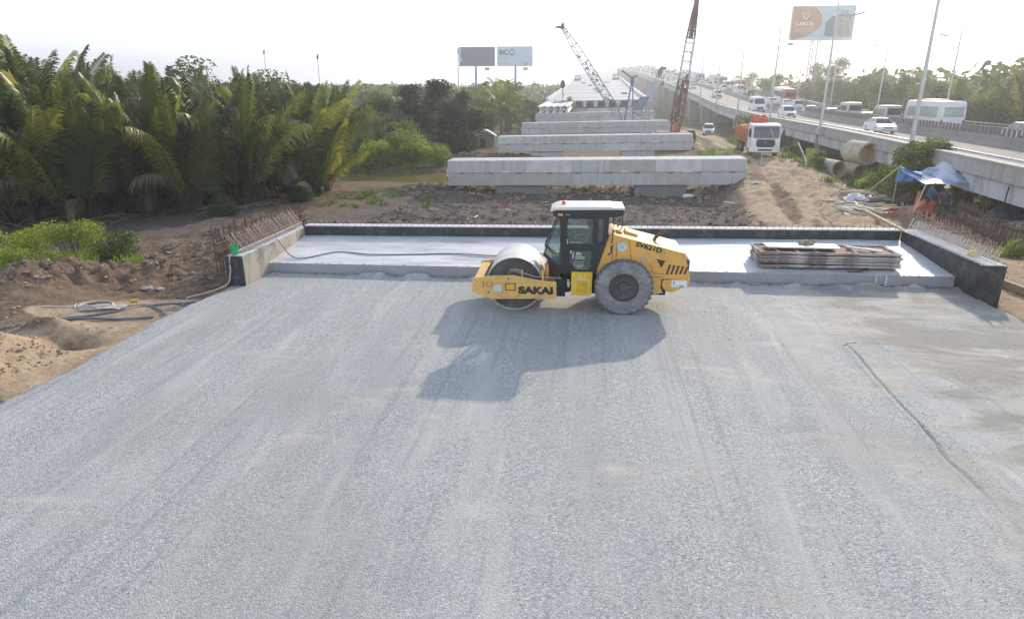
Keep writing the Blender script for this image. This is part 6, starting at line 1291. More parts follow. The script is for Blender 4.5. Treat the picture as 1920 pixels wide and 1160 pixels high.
def drive(proto, off, Y, away, label, cat, group=None):
    x = ex(Y) + off; dx = (ex(Y + 3) - ex(Y - 3)) / 6; g = (rz(Y + 3) - rz(Y - 3)) / 6
    o = place(proto, (x, Y, rz(Y) + .015 - .025 * off), (R(90) if away else R(-90)) - math.atan(dx), label, group, cat=cat)
    o.rotation_euler[1] = -math.atan(g) * (1 if away else -1); return o
drive(sed_w, 7, 73.5, 0, 'white sedan driving toward the camera alone on the near carriageway, front lamps catching light', 'car')
drive(suv_w, 5.5, 107, 0, 'white hatchback driving toward the camera just behind the third street lamp', 'car')
drive(van_w, 5.2, 128, 0, 'white passenger van driving toward the camera above the dump truck', 'van')
drive(suv_c, 5, 172, 0, 'champagne SUV driving toward the camera ahead of the small far cars', 'car')
drive(sed_s, 5, 216, 0, 'silver sedan coming down the near carriageway right of the red crane boom', 'car')
drive(suv_w, 15.5, 63.5, 1, 'white SUV with a dark rear window near the right edge behind the fins', 'car')
drive(sed_s, 17.5, 60.5, 1, 'silver car cut by the right edge of the frame on the far carriageway', 'car')
drive(bus_w, 15.8, 82.5, 1, 'large white coach with pale windows on the far carriageway', 'bus')
drive(van_s, 13.6, 90.5, 1, 'silver grey van with a dark rear window left of the white coach', 'van')
drive(sed_w, 13.6, 97.5, 1, 'white car partly hidden in front of the silver van', 'car')
drive(van_d, 14, 106, 1, 'beige van with a dark rear window, next but one left of the white coach', 'van')
drive(sed_w, 13.6, 113.5, 1, 'white car just ahead of the beige van, only its roof clear of the barrier', 'car')
drive(sed_w, 12.8, 122, 1, 'low white car whose roof alone shows above the median barrier', 'car')
drive(suv_w, 15, 139.5, 1, 'white SUV seen from behind right of the red and white coach', 'car')
drive(sed_w, 15.0, 147.5, 1, 'white car between the red and white coach and the white SUV', 'car')
drive(bus_r, 16.8, 156.5, 1, 'coach with a white front half and bright red rear', 'bus')
drive(sed_w, 13.2, 152, 1, 'white car just left of the red and white coach', 'car')
drive(suv_d, 14, 179, 1, 'dark SUV behind the white van on the far carriageway', 'car')
drive(van_w, 13.6, 191, 1, 'white van seen from behind beside the red coaches', 'van')
drive(bus_r, 17.2, 210, 1, 'white and red coach farther up the viaduct beyond the white van', 'bus')
drive(bus_m, 16.8, 236, 1, 'maroon coach standing out among the far traffic', 'bus')
drive(trk, 17, 254, 1, 'white box truck just left of the maroon coach', 'truck')
drive(bus_b, 16.5, 281, 1, 'dull blue bus in the far traffic above the red crane', 'bus')
rv = random.Random(3); ring = [sed_w, suv_w, sed_s, suv_d, sed_b, van_w, suv_c, sed_w, suv_w, van_s, trk, bus_m]
for lane, o in enumerate((12.6, 15.6, 18.6)):
    Y = 196 + lane * 7
    while Y < 640:
        if not (lane == 2 and (202 < Y < 222 or 228 < Y < 262 or 274 < Y < 290)) and not (lane == 0 and 184 < Y < 198):
            p = rv.choice(ring if Y > 290 else ring[:9]); drive(p, o, Y, 1, 'one of the many small vehicles queued up the far climbing carriageway', 'vehicle', 'queued vehicles far up the viaduct')
        Y += rv.uniform(9, 20) * (1 if Y < 300 else .95)
for o in (3.4, 6.6):
    Y = 245 + o * 3
    while Y < 640: drive(rv.choice(ring[:9]), o, Y, 0, 'one of the small far vehicles coming down the near carriageway', 'vehicle', 'oncoming vehicles far up the viaduct'); Y += rv.uniform(16, 40)
xx_, yy_ = 19.3, 116; c = place(suv_w, (xx_, yy_, gz(xx_, yy_)), R(-100), 'white car parked on the ground track under the viaduct edge', cat='car')
# dump truck
t = thing('dump_truck', 'white cab dump truck with a rusty orange bed facing the camera on the dirt road', 'truck', (15.15, 61.0, gz(15.2, 63)), R(-90 - 2))
b = MB(); b.prism([(-1.9, .75), (0, .55), (.06, .75), (.07, 1.35), (-.05, 2.2), (-.22, 2.78), (-1.9, 2.85)], 'y', -1.22, 1.22); cb = b.build('cab', M_white, t, bevel=.07)
b = MB(); b.prism([(.075, 1.66), (-.03, 2.25), (-.17, 2.62), (-.24, 2.60), (-.1, 1.66)], 'y', -1.08, 1.08); b.build('windscreen', mat('truck_glass', (.07, .10, .11), .12, spec=.6), cb)
b = MB(); b.prism([(-.66, .86), (.66, .86), (.80, 1.05), (.76, 1.52), (-.76, 1.52), (-.80, 1.05)], 'x', .055, .10); gl = b.build('grille', mat('grille_black', (.03, .03, .03), .5), cb, bevel=.02)
b = MB(); b.lathe([(.16, .10), (.15, .125)], (0, 0, 1.28), 'x', 20)
b.f = b.f[:-2]; b.m = b.m[:len(b.f)]; b.tube([(.12, .13 * math.cos(a), 1.28 + .085 * math.sin(a)) for a in [2 * math.pi * i / 16 for i in range(16)]], .012, 4, closed=True); b.tube([(.12, -.06, 1.22), (.12, -.03, 1.34)], .012, 4); b.tube([(.12, .03, 1.22), (.12, .06, 1.34)], .012, 4); b.tube([(.12, -.045, 1.28), (.12, .045, 1.28)], .012, 4); b.build('badge', M_hub, gl)
b = MB(); b.box(-.9, .10, -1.24, 1.24, .42, .78); b.build('bumper', M_white, t, bevel=.05); b = MB(); b.box(.101, .115, -.6, .6, .55, .70); b.build('bumper_slot', M_cab, t)
for s_ in (-1, 1):
    b = MB(); b.box(.08, .118, s_ * .98 - .18, s_ * .98 + .18, .80, 1.02); b.build('headlight', M_head, t, bevel=.02)
    b = MB(); b.tube([(-.1, s_ * 1.22, 2.5), (.1, s_ * 1.42, 2.5), (.1, s_ * 1.42, 1.7)], .02, 5); b.cbox((.1, s_ * 1.42, 2.1), (.08, .22, .42)); b.build('mirror', M_cab, t)
    b = MB(); b.box(-1.3, -.35, s_ * 1.225 - .006, s_ * 1.225 + .006, 1.65, 2.4); b.build('side_window', M_win, cb)
b = MB(); b.box(.078, .082, -.95, .95, 1.60, 1.63); b.tube([(.1, -.6, 1.68), (.05, -.1, 2.0)], .012, 4); b.tube([(.1, .1, 1.68), (.05, .6, 2.0)], .012, 4); b.build('wipers', M_cab, cb)
M_bed = mat('rusty_bed', (.58, .25, .08), .8, .25, 1.5, col2=(.34, .18, .10), c2scale=1.5)
b = MB(); b.prism([(-1.22, 1.05), (1.22, 1.05), (1.25, 2.35), (1.15, 2.35), (1.12, 1.15), (-1.12, 1.15), (-1.15, 2.35), (-1.25, 2.35)], 'x', -8.2, -2.25); bd = b.build('dump_bed', M_bed, t, bevel=.02)
b = MB()
for k in range(7):
    for s_ in (-1, 1): b.box(-8.1 + k * .95, -7.98 + k * .95, s_ * 1.29 - .04, s_ * 1.29 + .04, 1.1, 2.3)
b.build('bed_ribs', M_bed, bd); b = MB(); b.box(-2.25, -2.15, -1.2, 1.2, 1.05, 2.75); b.build('front_board', M_bed, bd)
b = MB(); b.prism([(-.9, 2.85), (.6, 2.85), (.55, 3.25), (.35, 3.3), (.3, 3.55), (.0, 3.5), (-.05, 3.3), (-.3, 3.35), (-.35, 3.6), (-.6, 3.5), (-.65, 3.2), (-.9, 3.3)], 'x', -2.9, -2.5); b.box(-2.8, -2.6, -.6, .4, 2.2, 2.9); b.build('red_hoist_gear', mat('hoist_red', (.58, .10, .08), .6, .3, 3), t, bevel=.03)
b = MB()
for i in range(60): b.cbox((random.uniform(-7.8, -2.5), random.uniform(-1, 1), 2.0 + .35 * random.random()), (.5, .5, .35), rz=random.random() * 3, rx=random.random())
b.build('soil_load', M_bed, bd)
b = MB(); b.box(-8.0, -1.9, -.42, .42, .6, 1.0); b.build('chassis', M_cab, t)
for x in (-.85, -5.3, -6.7):
    for s_ in (-1, 1):
        r_ = .52; yw = s_ * 1.05; b = MB(); b.lathe([(r_ * .55, -.15), (r_ * .96, -.16), (r_, -.1), (r_, .1), (r_ * .96, .16), (r_ * .55, .15)], (x, yw, r_), 'y', 22, False); wq = b.build('wheel', mat('dusty_truck_tyre', (.12, .11, .10), .9), t, smooth=True)
        b = MB(); b.lathe([(r_ * .56, s_ * .13), (r_ * .35, s_ * .05), (.0001, s_ * .09)], (x, yw, r_), 'y', 14); b.build('rim', M_hub, wq)
b = MB(); b.box(-2.7, -1.95, .7, 1.2, .55, 1.0); b.box(-2.7, -1.95, -1.2, -.7, .55, 1.0); b.build('fuel_tank', M_hub, t, bevel=.05)
# ------------------------------------------------------------------ vegetation
LM_palm = leafmat('palm_leaf', (.036, .054, .020), (.095, .122, .036), (.30, .31, .08), .42, .36)
LM_dead = leafmat('dead_palm_leaf', (.045, .042, .028), (.10, .088, .06), (.25, .22, .16), .22)
LM_tree = leafmat('tree_leaf', (.035, .06, .018), (.085, .125, .032), (.17, .21, .055), .38)
LM_dark = leafmat('dark_leaf', (.018, .035, .014), (.038, .062, .022), (.075, .105, .038), .28)
LM_mid = leafmat('mid_leaf', (.04, .08, .02), (.08, .14, .03), (.16, .22, .05), .4)
LM_bright = leafmat('bright_leaf', (.08, .13, .02), (.18, .27, .04), (.32, .42, .08), .5)
M_stem = mat('palm_stem', (.06, .06, .03), .85, .3, 4); M_bark = mat('bark', (.15, .12, .09), .9, .3, 5)
def frond(b, base, az, lean, L, nl, ll, droop, rs_, tint, width=.075, stem=None, twist=0, vee=.5):
    """arching rachis with leaflets on both sides"""
    p = Vector(base); el = math.pi / 2 - lean; pts = []; n = 14; bend = rs_.uniform(-.8, .8)
    d2 = Vector((math.cos(az), math.sin(az), 0)); side0 = Vector((-math.sin(az + twist), math.cos(az + twist), 0))
    for i in range(n + 1):
        pts.append(p.copy()); t_ = i / n; a = el - droop * t_ ** 2.2; d2 = (Matrix.Rotation(bend / n, 3, 'Z') @ d2); p = p + (d2 * math.cos(a) + Vector((0, 0, 1)) * math.sin(a)) * (L / n)
    if stem is not None: stem.tube(pts[:10], .055, 5, .025)
    b.tint = tint
    for i in range(nl):
        t_ = .20 + .80 * (i + .5) / nl; q = t_ * n; k = min(n - 1, int(q)); pos = pts[k].lerp(pts[k + 1], q - k); tg = (pts[k + 1] - pts[k]).normalized(); up = side0.cross(tg).normalized()
        l_ = ll * (math.sin(math.pi * min(1, .12 + .80 * t_)) ** .6) * rs_.uniform(.85, 1.1) * (1.05 - .45 * t_ ** 4)
        for s_ in (-1, 1):
            dr_ = (side0 * s_ * .80 + tg * 1.0 + up * (vee * .5 + rs_.uniform(-.14, .14))).normalized(); g = Vector((0, 0, -1)) * rs_.uniform(.10, .34)
            g = g * (1 + 2.6 * max(0, 1 - abs(tg.z)) * (.5 if t_ < .3 else 1)); dr_ = (dr_ - Vector((0, 0, .55 * max(0, dr_.z) * max(0, 1 - abs(tg.z) * 1.2)))).normalized()
            m_ = pos + dr_ * l_ * .55; e_ = pos + dr_ * l_ + g * l_ * (1 + .3 * droop); w_ = tg * (width * .5)
            b.tint = min(1, max(0, tint + rs_.uniform(-.18, .18)))
            b.add([pos - w_ * .6, pos + w_ * .6, m_ + w_ + g * .15 * l_, m_ - w_ + g * .15 * l_, e_], [(0, 1, 2, 3), (3, 2, 4)])
def nipa(seed, h=8.5, nf=15, dead=3, nl=84):
    rs_ = random.Random(seed); t = thing('nipa_palm', 'nipa palm', 'palm'); b = MB(); st = MB(); bd = MB()
    for k in range(nf):
        az = 2 * math.pi * (k * .382 + rs_.uniform(-.08, .08)); ln = rs_.uniform(.02, .33); L = h * rs_.uniform(.78, 1.08)
        frond(b, (.5 * math.cos(az), .5 * math.sin(az), -.2), az, ln, L, nl, rs_.uniform(1.25, 1.7), rs_.choice([.2, .35, .6, .9, 1.4]), rs_, rs_.choice([.05, .2, .35, .5, .9]), .085, st, rs_.uniform(-1.1, 1.1))
    for k in range(dead):
        az = rs_.uniform(0, 6.28); frond(bd, (.6 * math.cos(az), .6 * math.sin(az), -.1), az, rs_.uniform(.25, .7), h * rs_.uniform(.45, .85), 44, rs_.uniform(.7, 1.0), rs_.uniform(1.6, 2.7), rs_, rs_.uniform(.2, .9), .06, st, rs_.uniform(-.8, .8), -.6)
    for k in range(3): az = rs_.uniform(0, 6.28); frond(bd, (.5 * math.cos(az), .5 * math.sin(az), h * rs_.uniform(.3, .55)), az, rs_.uniform(.1, .5), h * rs_.uniform(.4, .6), 50, .9, rs_.uniform(2.2, 3.0), rs_, rs_.uniform(.4, 1), .06, None, rs_.uniform(-1.2, 1.2), -.8)
    for k in range(2): az = rs_.uniform(0, 6.28); frond(bd, (.3 * math.cos(az), .3 * math.sin(az), h * .15), az, rs_.uniform(.2, .9), h * rs_.uniform(.2, .35), 16, .8, 2.4, rs_, rs_.uniform(.0, .6), .07, None, 0, -1.0)
    b.build('fronds', LM_palm, t, tint=True, fix=False); st.build('stems', M_stem, t, fix=False); bd.build('dead_fronds', LM_dead, t, tint=True, fix=False); return t
pal = [nipa(11, 8.6), nipa(12, 7.8, 14, 3), nipa(13, 8.6, 16, 2), nipa(14, 7.4, 13, 4), nipa(15, 8.0, 16, 3)]
rp = random.Random(21)
# palm wall: front line then two rows behind
front = [(-43, 28.0), (-38.8, 29.6), (-35.2, 30.0), (-32.2, 32.8), (-29.6, 34.4), (-27.0, 36.8), (-24.6, 37.2), (-22.8, 40.4), (-21.6, 43.8), (-20.2, 47.0)]
hs_ = [1.27, 1.22, 1.2, 1.12, 1.05, .98, .98, 1.02, 1.06, 1.0]
n_p = 0
flab = ['nipa palm at the far left edge of the palm wall', 'tall nipa palm with brown tops near the left edge', 'nipa palm with a bright broad frond above the green bush', 'nipa palm with a long pale hanging frond left of the middle of the wall', 'nipa palm with upright fronds standing above the rest at its middle', 'nipa palm with dark drooping fronds above the dug mud', 'nipa palm with grey dead fronds arching toward the rusty cage', 'nipa palm with an orange brown dead frond base', 'nipa palm with wide yellow green fronds near the right end of the wall', 'nipa palm at the right end of the wall leaning over the river bank']
for i, (x, y) in enumerate(front):
    place(pal[i % 5], (x, y, gz(x, y) - .1), rp.uniform(0, 6.28), flab[i], 'nipa palms in the front of the wall', hs_[i])
for row, (dx, dy) in enumerate(((-2.2, 3.2), (-4.6, 6.8), (-8.5, 11))):
    for i, (x, y) in enumerate(front):
        X = x + dx + rp.uniform(-1, 1); Y = y + dy + rp.uniform(-1, 1)
        place(pal[rp.randrange(5)], (X, Y, gz(X, Y) - .1), rp.uniform(0, 6.28), 'nipa palm crowded in the rows behind the front of the palm wall', 'nipa palms behind the front rows', hs_[i] * rp.uniform(.95, 1.12) * (1 + .05 * row))
# open fan of bright fronds at the right end
t = thing('nipa_palm', 'spreading nipa palm with bright yellow green fronds fanning right at the river bank', 'palm', (-19.6, 45.0, gz(-19.6, 45)))
b = MB(); st = MB(); r_ = random.Random(5)
for az, ln, L, dr_, ti in ((.1, .25, 7.2, .7, .9), (-.25, .42, 6.8, .6, .95), (.5, .15, 7.6, .9, .7), (-.1, .62, 5.6, .9, .85), (2.6, .2, 7.0, .6, .6), (1.6, .1, 7.8, .5, .75), (-1.2, .35, 5.5, 1.0, .5), (.2, .05, 8.2, .5, .6), (3.0, .45, 5.5, 1.2, .4), (-.6, .55, 5.0, .9, .9)):
    frond(b, (0, 0, -.2), az, ln, L, 90, 1.1, dr_, r_, ti, .07, st, r_.uniform(-.9, .9))
b.build('fronds', LM_palm, t, tint=True, fix=False); st.build('stems', M_stem, t, fix=False)
b = MB(); rr_ = random.Random(2)
for k in range(5): b.sphere((rr_.uniform(-.3, .3), rr_.uniform(-.3, .3), .3 * k), .42, 9, 6, (1, 1, .8))
for i, v in enumerate(b.v): b.v[i] = tuple(q + rr_.uniform(-.09, .09) for q in v)
o = b.build('dead_frond_cluster', mat('orange_husk', (.36, .17, .07), .9, .3, 6, bump=.6, bscale=8)); o.location = (-21.6, 43.2, 2.6); tag(o, 'orange brown husk cluster lodged in the palms near the right end of the wall', 'husk')
def coco(loc, h, label, nf=20, L=4.2, seed=4):
    rs_ = random.Random(seed); t = thing('coconut_palm', label, 'palm', loc); b = MB(); 
    tr = MB(); tr.tube([(0, 0, -.2), (.1, 0, h * .5), (.0, .05, h)], .22, 8, .14); tr.build('trunk', M_bark, t, smooth=True)
    for k in range(nf): az = 2.4 * k; f_ = k / nf; frond(b, (0, 0, h), az, .1 + 1.25 * f_, L * rs_.uniform(.85, 1.1), 34, .85, 1.1 + .9 * f_, rs_, rs_.uniform(.2, .9), .07, None, 0, -.1)
    b.build('fronds', LM_palm, t, tint=True, fix=False); return t
coco((-11.6, 84, gz(-11.6, 84)), 5.0, 'coconut palm standing left of the pier caps under the pale billboard', 26, 4.6)
coco((-23.0, 68, gz(-23, 68)), 2.2, 'low coconut palm between the bright bushes and the dark trees', 20, 3.6, 9)

def crown(b, blobs, n, size, rs_, tlo=0, thi=1, flat=.5):
    tot = sum(r[3] ** 2 for r in blobs)
    for (cx_, cy_, cz_, r) in blobs:
        base = rs_.uniform(tlo, thi)
        for k in range(int(n * r * r / tot)):
            u = rs_.uniform(-1, 1); a = rs_.uniform(0, 6.283); q = math.sqrt(1 - u * u); rr2 = r * (rs_.random() ** .30) * (1 + .18 * math.sin(5 * a + cx_ * 3) * q)
            p = Vector((cx_ + rr2 * q * math.cos(a), cy_ + rr2 * q * math.sin(a), cz_ + rr2 * u * .82)); s_ = size * rs_.uniform(.6, 1.35)
            d1 = Vector((rs_.gauss(0, 1), rs_.gauss(0, 1), rs_.gauss(0, flat))).normalized(); d2_ = d1.cross(Vector((rs_.gauss(0, 1), rs_.gauss(0, 1), rs_.gauss(0, 1)))).normalized()
            b.tint = min(1, max(0, base + rs_.uniform(-.3, .3))); b.add([p - d1 * s_, p - d2_ * s_ * .42, p + d1 * s_, p + d2_ * s_ * .42], [(0, 1, 2, 3)])
def tree(seed, h, w_, m, n=2600, size=.28, name='broadleaf_tree', label='tree', nb=11, trunk=True, low=.25):
    rs_ = random.Random(seed); t = thing(name, label, 'tree'); bl = []; tr = MB()
    for k in range(nb):
        a = rs_.uniform(0, 6.28); f_ = rs_.random(); z = h * (low + (1 - low) * f_ * .92); rad = w_ / 2 * (1 - .55 * abs(f_ - .4)) * rs_.uniform(.25, .75); r = w_ * rs_.uniform(.16, .30) * (1.15 - .5 * f_)
        bl.append((rad * math.cos(a), rad * math.sin(a), min(z, h - r * .6), r)); tr.tube([(0, 0, h * .15 * rs_.random()), (bl[-1][0] * .5, bl[-1][1] * .5, z * .6), bl[-1][:3]], .07 * h / 8, 4, .02)
    tr.tube([(0, 0, -.3), (.1, 0, h * .35), (0, .1, h * .75)], .028 * h + .05, 7, .05); tr.build('trunk', M_bark, t, fix=False)
    b = MB(); crown(b, bl, n, size, rs_); b.build('crown', m, t, tint=True, fix=False); return t
TA = [tree(31, 8, 7, LM_tree, 7000, .16), tree(32, 9, 6, LM_tree, 7000, .16), tree(33, 7, 8, LM_tree, 7000, .16, nb=15), tree(34, 10, 8, LM_tree, 8500, .17, nb=16), tree(38, 8.5, 5, LM_tree, 6000, .15, low=.1)]
TD = [tree(35, 8, 6, LM_dark, 7500, .16, low=.05), tree(36, 7, 7, LM_dark, 7500, .16, low=.05)]
LM_lime = leafmat('lime_leaf', (.10, .15, .02), (.20, .27, .04), (.36, .42, .09), .5)
TL = tree(40, 2.4, 4.2, LM_lime, 11000, .055, 'bush', low=.0)
TB = [tree(37, 3.4, 4.5, LM_bright, 8000, .09, 'bush', low=.0, nb=16), tree(39, 2.6, 4.0, LM_bright, 6000, .085, 'bush', low=.0)]
rt = random.Random(8)
def pt_(proto, x, y, s_, label, group=None, cat='tree'): return place(proto, (x, y, gz(x, y) - .1), rt.uniform(0, 6.28), label, group, s_, cat)
# dark clump behind the river
for x, y, s_, lb in ((-20.8, 76, 1.0, 'tall dark evergreen left in the clump behind the river'), (-17.6, 79, 1.08, 'darkest dense tree in the middle of the clump behind the river'), (-15.6, 82, .92, 'dark tree at the right of the clump beside the shed')): pt_(TD[0], x, y, s_, lb)
for x, y, s_, lb in ((-24.5, 74, .9, 'rounded dark tree at the left end of the clump behind the river'), (-18.5, 84, 1.15, 'dark tree rising behind the clump under the blank billboard')): pt_(TD[1], x, y, s_, lb)
for x, y, s_, lb in ((-17.9, 64.6, 1.0, 'bright green bush leaning over the river water'), (-21.5, 64.8, 1.05, 'bright green bush left of the one leaning over the water')): pt_(TB[0], x, y, s_, lb, cat='bush')
pt_(TB[1], -15.4, 66.0, .95, 'small bright bush nearest the first pier cap', cat='bush')
for x, y, s_ in ((-24.5, 66, 1.1), (-27.5, 67, 1.3), (-20.0, 68, 1.3)): pt_(TB[0], x, y, s_, 'green bush in the thicket behind the river', 'bushes behind the river', 'bush')
# trees rising over the palms
for x, y, s_, k in ((-60, 66, 1.1, 3), (-41, 62, 1.45, 0), (-46, 63, 1.3, 4), (-37, 66, 1.2, 2), (-32.5, 62, 1.3, 0), (-29, 66, 1.15, 4), (-52, 66, 1.3, 2)): pt_(TA[k], x, y, s_, 'tree showing its crown over the top of the palm wall', 'trees rising behind the palm wall')
for i in range(26):
    x = rt.uniform(-62, -13); y = rt.uniform(92, 135); s_ = rt.uniform(.75, 1.05)
    if x > -20: s_ *= .85
    pt_(TA[rt.randrange(5)], x, y, s_, 'mid distance tree on the left bank below the billboards', 'mid distance trees on the left')
for i in range(10): x = rt.uniform(-12, 1); y = rt.uniform(112, 145) if x < -9 else rt.uniform(128, 145); pt_(TA[rt.randrange(5)], x - 6, y, rt.uniform(.6, .85), 'tree left of the new deck behind the coconut palm', 'trees beside the new deck')
# right side belt behind the viaduct
for i in range(34):
    y = 62 + i * 3.4 + rt.uniform(-1.5, 1.5); x = ex(y) + 24 + rt.uniform(0, 5); s_ = rt.uniform(.85, 1.1) * (1.12 if y < 100 else .98)
    if i % 5 < 2 and y < 105: place(pal[rt.randrange(5)], (x, y, gz(x, y)), rt.uniform(0, 6.28), 'nipa palm in the belt behind the far parapet', 'palms behind the viaduct', s_ * 1.15)
    else: pt_(TA[rt.randrange(5)], x, y, s_ * .98, 'leafy tree in the belt behind the far parapet', 'trees behind the viaduct')
for i in range(20):
    y = 70 + i * 8.2 + rt.uniform(-2, 2); x = ex(y) + 31 + rt.uniform(0, 14); pt_(TA[rt.randrange(5)], x, y, rt.uniform(.95, 1.35) * (1.05 if y < 140 else .95), 'leafy tree in the belt behind the far parapet', 'trees behind the viaduct')
for x, y, s_, lb in ((56, 182, 1.15, 'high rounded tree just right of the billboard legs'), (47.5, 192, 1.2, 'tall thin topped tree left of the billboard legs')): pt_(TA[3], x, y, s_, lb)
for i in range(16): y = 210 + i * 12; pt_(TA[rt.randrange(5)], ex(y) + 26 + rt.uniform(0, 20), y, rt.uniform(1.1, 1.7), 'leafy tree in the belt behind the far parapet', 'trees behind the viaduct')
# shrubs and weeds round the viaduct foot
for x, y, s_, lb in ((20.2, 43.2, .86, 'broad olive bush climbing over the viaduct fascia behind the tarpaulin'), (19.0, 42.2, .6, 'lower olive bush spilling left of the tarpaulin')):
    pass
B2 = tree(51, 3.6, 4.4, LM_mid, 8000, .10, 'bush', low=.0); B3 = tree(52, 1.6, 2.2, LM_bright, 1500, .09, 'bush', low=0)
pt_(B2, 20.0, 43.0, 1.0, 'broad olive bush growing over the viaduct edge behind the tarpaulin', cat='bush')
pt_(B2, 18.6, 42.4, .62, 'lower olive bush just left of the tarpaulin', cat='bush'); pt_(B2, 21.0, 46.5, .8, 'olive bush behind the bigger one at the viaduct edge', cat='bush')
for x, y, s_, lb in ((17.7, 56.6, .8, 'small bright bush on the bank left of the concrete pipes'), (20.4, 49.8, .95, 'bright leafy weed standing in front of the largest pipe'), (19.0, 47.5, .7, 'low bright weed patch below the pipes'), (16.5, 27.0, .5, 'small bright weed at the right end of the rebar row')): pt_(B3, x, y, s_, lb, cat='bush')
for i in range(15): y = rt.uniform(46, 104); x = ex(y) - rt.uniform(.6, 4.2); pt_(B2 if i % 3 else B3, x, y, rt.uniform(.22, .42) if i % 3 else .6, 'low weed clump along the foot of the viaduct', 'weeds along the viaduct foot', 'bush')
for i in range(12): y = rt.uniform(60, 130); x = ex(y) + rt.uniform(2, 18); pt_(B2, x, y, rt.uniform(.3, .55), 'dark undergrowth clump in the shade under the viaduct', 'undergrowth below the viaduct', 'bush')
# dry sparse tree by the truck
t = thing('dry_tree', 'small sparse olive tree standing behind the dump truck cab', 'tree', (17.4, 80, gz(17.4, 80))); b = MB(); rs_ = random.Random(6)
for k in range(9): a = rs_.uniform(0, 6.28); b.tube([(0, 0, 0), (.1, 0, 1.5), (.5 * math.cos(a), .5 * math.sin(a), 2.6), (1.0 * math.cos(a), 1.0 * math.sin(a), 3.4 + rs_.random())], .07, 4, .015)
b.build('trunk', M_bark, t, fix=False); b = MB(); crown(b, [(rs_.uniform(-.9, .9), rs_.uniform(-.9, .9), rs_.uniform(2.8, 4.1), .45) for k in range(9)], 700, .13, rs_, .2, .8); b.build('crown', LM_tree, t, tint=True, fix=False)
# left foreground bushes
for x, y, s_, lb in ((-24.0, 22.6, 1.25, 'bright green bush at the left edge in front of the palms'), (-21.6, 22.2, 1.0, 'tall bright green bush behind the spoil heap'), (-19.6, 21.9, 1.1, 'bright green bush at the right of the group behind the spoil heap'), (-25.8, 21.6, 1.2, 'bright bush cut by the left edge of the frame'), (-20.6, 20.6, .8, 'low bright bush in front of the others, on the back of the spoil heap'), (-23.0, 20.6, .9, 'low bright bush near the left edge on the spoil heap')):
    pt_(TL, x, y, s_ * .74, lb, cat='bush')
BM = tree(61, 2.4, 3.2, LM_mid, 4200, .085, 'bush', low=.0)
pt_(BM, -17.9, 21.9, .72, 'darker green low bush at the right foot of the bright bushes', cat='bush'); pt_(TD[1], -21.3, 35.4, .26, 'dark leafy shrub under the drooping palms beside the mud', cat='bush'); pt_(TD[1], -19.9, 41.9, .25, 'leafy shrub at the foot of the palms behind the rusty cage', cat='bush')
# grass and weeds on the mud edge: stuff
b = MB(); rs_ = random.Random(9)
def tuft(x, y, n, h, s_, t0): 
    z = gz(x, y)
    for k in range(n):
        a = rs_.uniform(0, 6.28); r = rs_.random() * s_; px_, py_ = x + r * math.cos(a), y + r * math.sin(a); hh = h * rs_.uniform(.5, 1.2); dx_, dy_ = rs_.gauss(0, .35) * hh, rs_.gauss(0, .35) * hh; b.tint = min(1, max(0, t0 + rs_.uniform(-.3, .3))); w_ = .02 + .02 * h
        b.add([(px_ - w_, py_, z - .03), (px_ + w_, py_, z - .03), (px_ + dx_ * .5 + w_ * .7, py_ + dy_ * .5, z + hh * .6), (px_ + dx_ * .5 - w_ * .7, py_ + dy_ * .5, z + hh * .6), (px_ + dx_, py_ + dy_, z + hh)], [(0, 1, 2, 3), (3, 2, 4)])
for i in range(26): tuft(-15.0 + rs_.gauss(0, 2.2), 43 + rs_.gauss(0, 3.5), 26, .26, .5, .3)
for i in range(60): tuft(-21.3 + rs_.gauss(0, 1.7), 21.2 + rs_.gauss(0, .8), 60, .5, .5, .95)
for i in range(60): y = rs_.uniform(44, 100); tuft(ex(y) - rs_.uniform(.5, 5), y, 40, .45, .7, .5)
for i in range(8): tuft(-18.0 + rs_.gauss(0, .7), 21.4 + rs_.gauss(0, .5), 30, .25, .4, .5)
for i in range(12): tuft(12 + rs_.gauss(0, 2), 74 + rs_.gauss(0, 3), 40, .5, .9, .7)
tag(b.build('grass', LM_mid, tint=True, fix=False), 'weeds and grass tufts along the edges of the mud and banks', kind='stuff')
# dead fronds and twigs on the ground in front of the palms
b = MB()
for k in range(46):
    x = rs_.uniform(-32, -18.5); y = 31 + (x + 32) * .75 + rs_.uniform(-1.8, 2.2); a = rs_.uniform(0, 6.28); z = gz(x, y); L = rs_.uniform(1, 3); b.tube([(x, y, z + .05), (x + L * .5 * math.cos(a), y + L * .5 * math.sin(a), z + .25 * rs_.random() + .1), (x + L * math.cos(a), y + L * math.sin(a), z + .5 * rs_.random())], .03, 4, .012)
tag(b.build('dry_twigs', mat('dry_twig', (.26, .21, .15), .9), fix=False), 'dry fallen stalks lying at the foot of the palms', kind='stuff')
b = MB()
for k in range(70):
    x = rs_.uniform(-34, -17.5); y = 32.5 + (x + 32) * .85 + rs_.uniform(-1, 1.6); frond(b, (x, y, gz(x, y) + .2), rs_.uniform(0, 6.28), rs_.uniform(.7, 1.35), rs_.uniform(1.5, 3), 14, .6, 1.8, rs_, rs_.uniform(.2, 1), .05, None, 0, -1)
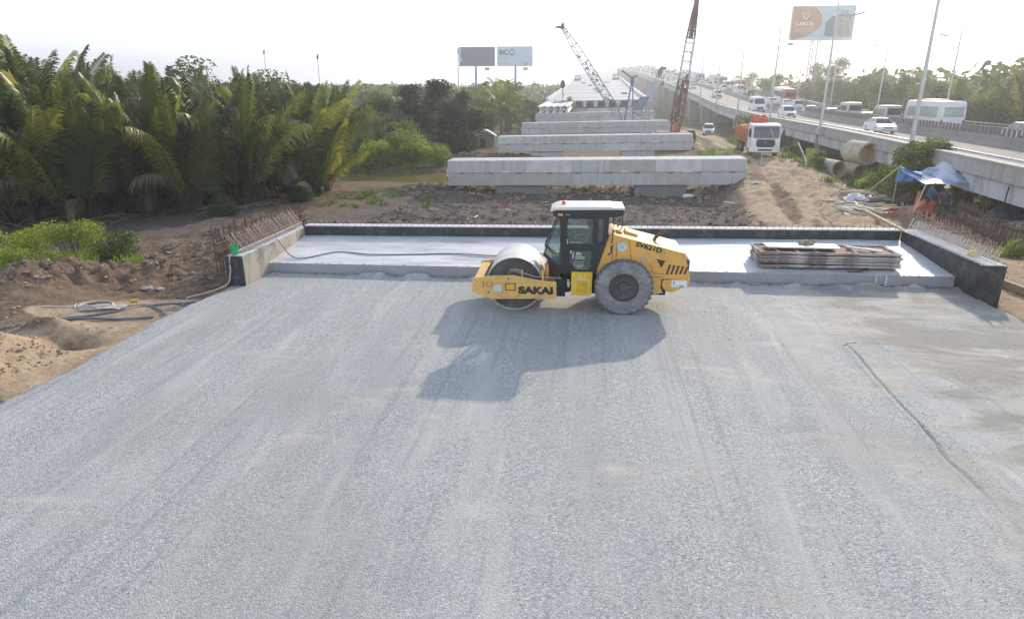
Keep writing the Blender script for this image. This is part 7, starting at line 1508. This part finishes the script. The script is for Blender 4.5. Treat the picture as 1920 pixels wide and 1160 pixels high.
tag(b.build('fallen_fronds', LM_dead, tint=True, fix=False), 'withered fronds hanging and lying at the foot of the palm wall', kind='stuff')
# far woodland: reads as one mass
b = MB(); rs_ = random.Random(12)
def wood(n, fx_, zt2_, s_):
    for k in range(n):
        x, y, top = fx_(); g0 = -1.6; hh = top * (rs_.random() ** .55); b.tint = rs_.random() * .9; d1 = Vector((rs_.gauss(0, 1), rs_.gauss(0, 1), rs_.gauss(0, .5))).normalized(); d2_ = d1.cross(Vector((rs_.gauss(0, 1), rs_.gauss(0, 1), rs_.gauss(0, 1)))).normalized(); q = s_ * rs_.uniform(.6, 1.4); p = Vector((x, y, g0 + hh)); b.add([p - d1 * q, p - d2_ * q * .5, p + d1 * q, p + d2_ * q * .5], [(0, 1, 2, 3)])
def topn(x, y): return 6 + 5.5 * float(fbm(np.array([x * .09]), np.array([y * .09]), 3, 7)[0])
def fa():
    y = rs_.uniform(140, 260); x = rs_.uniform(-.80 * y, -.10 * y - 2); return x, y, topn(x, y) * .95
def fb_():
    y = 260 + 500 * rs_.random() ** 1.5; x = rs_.uniform(-.9 * y, .01 * y - 8); return x, y, topn(x, y) * (1.0 + .0012 * (y - 260))
def fc():
    y = 80 + 520 * rs_.random() ** 1.5; x = rs_.uniform(ex(y) + 33, .95 * y + 30); return x, y, topn(x, y) * 1.25
wood(15000, fa, 1, .75); wood(15000, fb_, 1, 1.5); wood(22000, fc, 1, 1.0)
tag(b.build('far_woodland', LM_tree, tint=True, fix=False), 'distant band of woodland along the horizon', kind='stuff')

# ------------------------------------------------------------------ haze
hz = bpy.data.materials.new('haze_air'); hz.use_nodes = True; n = hz.node_tree; n.nodes.remove(n.nodes['Principled BSDF'])
v = n.nodes.new('ShaderNodeVolumePrincipled'); v.inputs['Color'].default_value = (.93, .95, 1, 1); v.inputs['Density'].default_value = HAZE_D; v.inputs['Anisotropy'].default_value = .6
n.links.new(v.outputs[0], n.nodes['Material Output'].inputs['Volume'])
b = MB(); b.box(-1900, 1900, -120, 1900, -12, 75); tag(b.build('haze', hz), 'thin bright haze lying over the whole scene', kind='stuff')
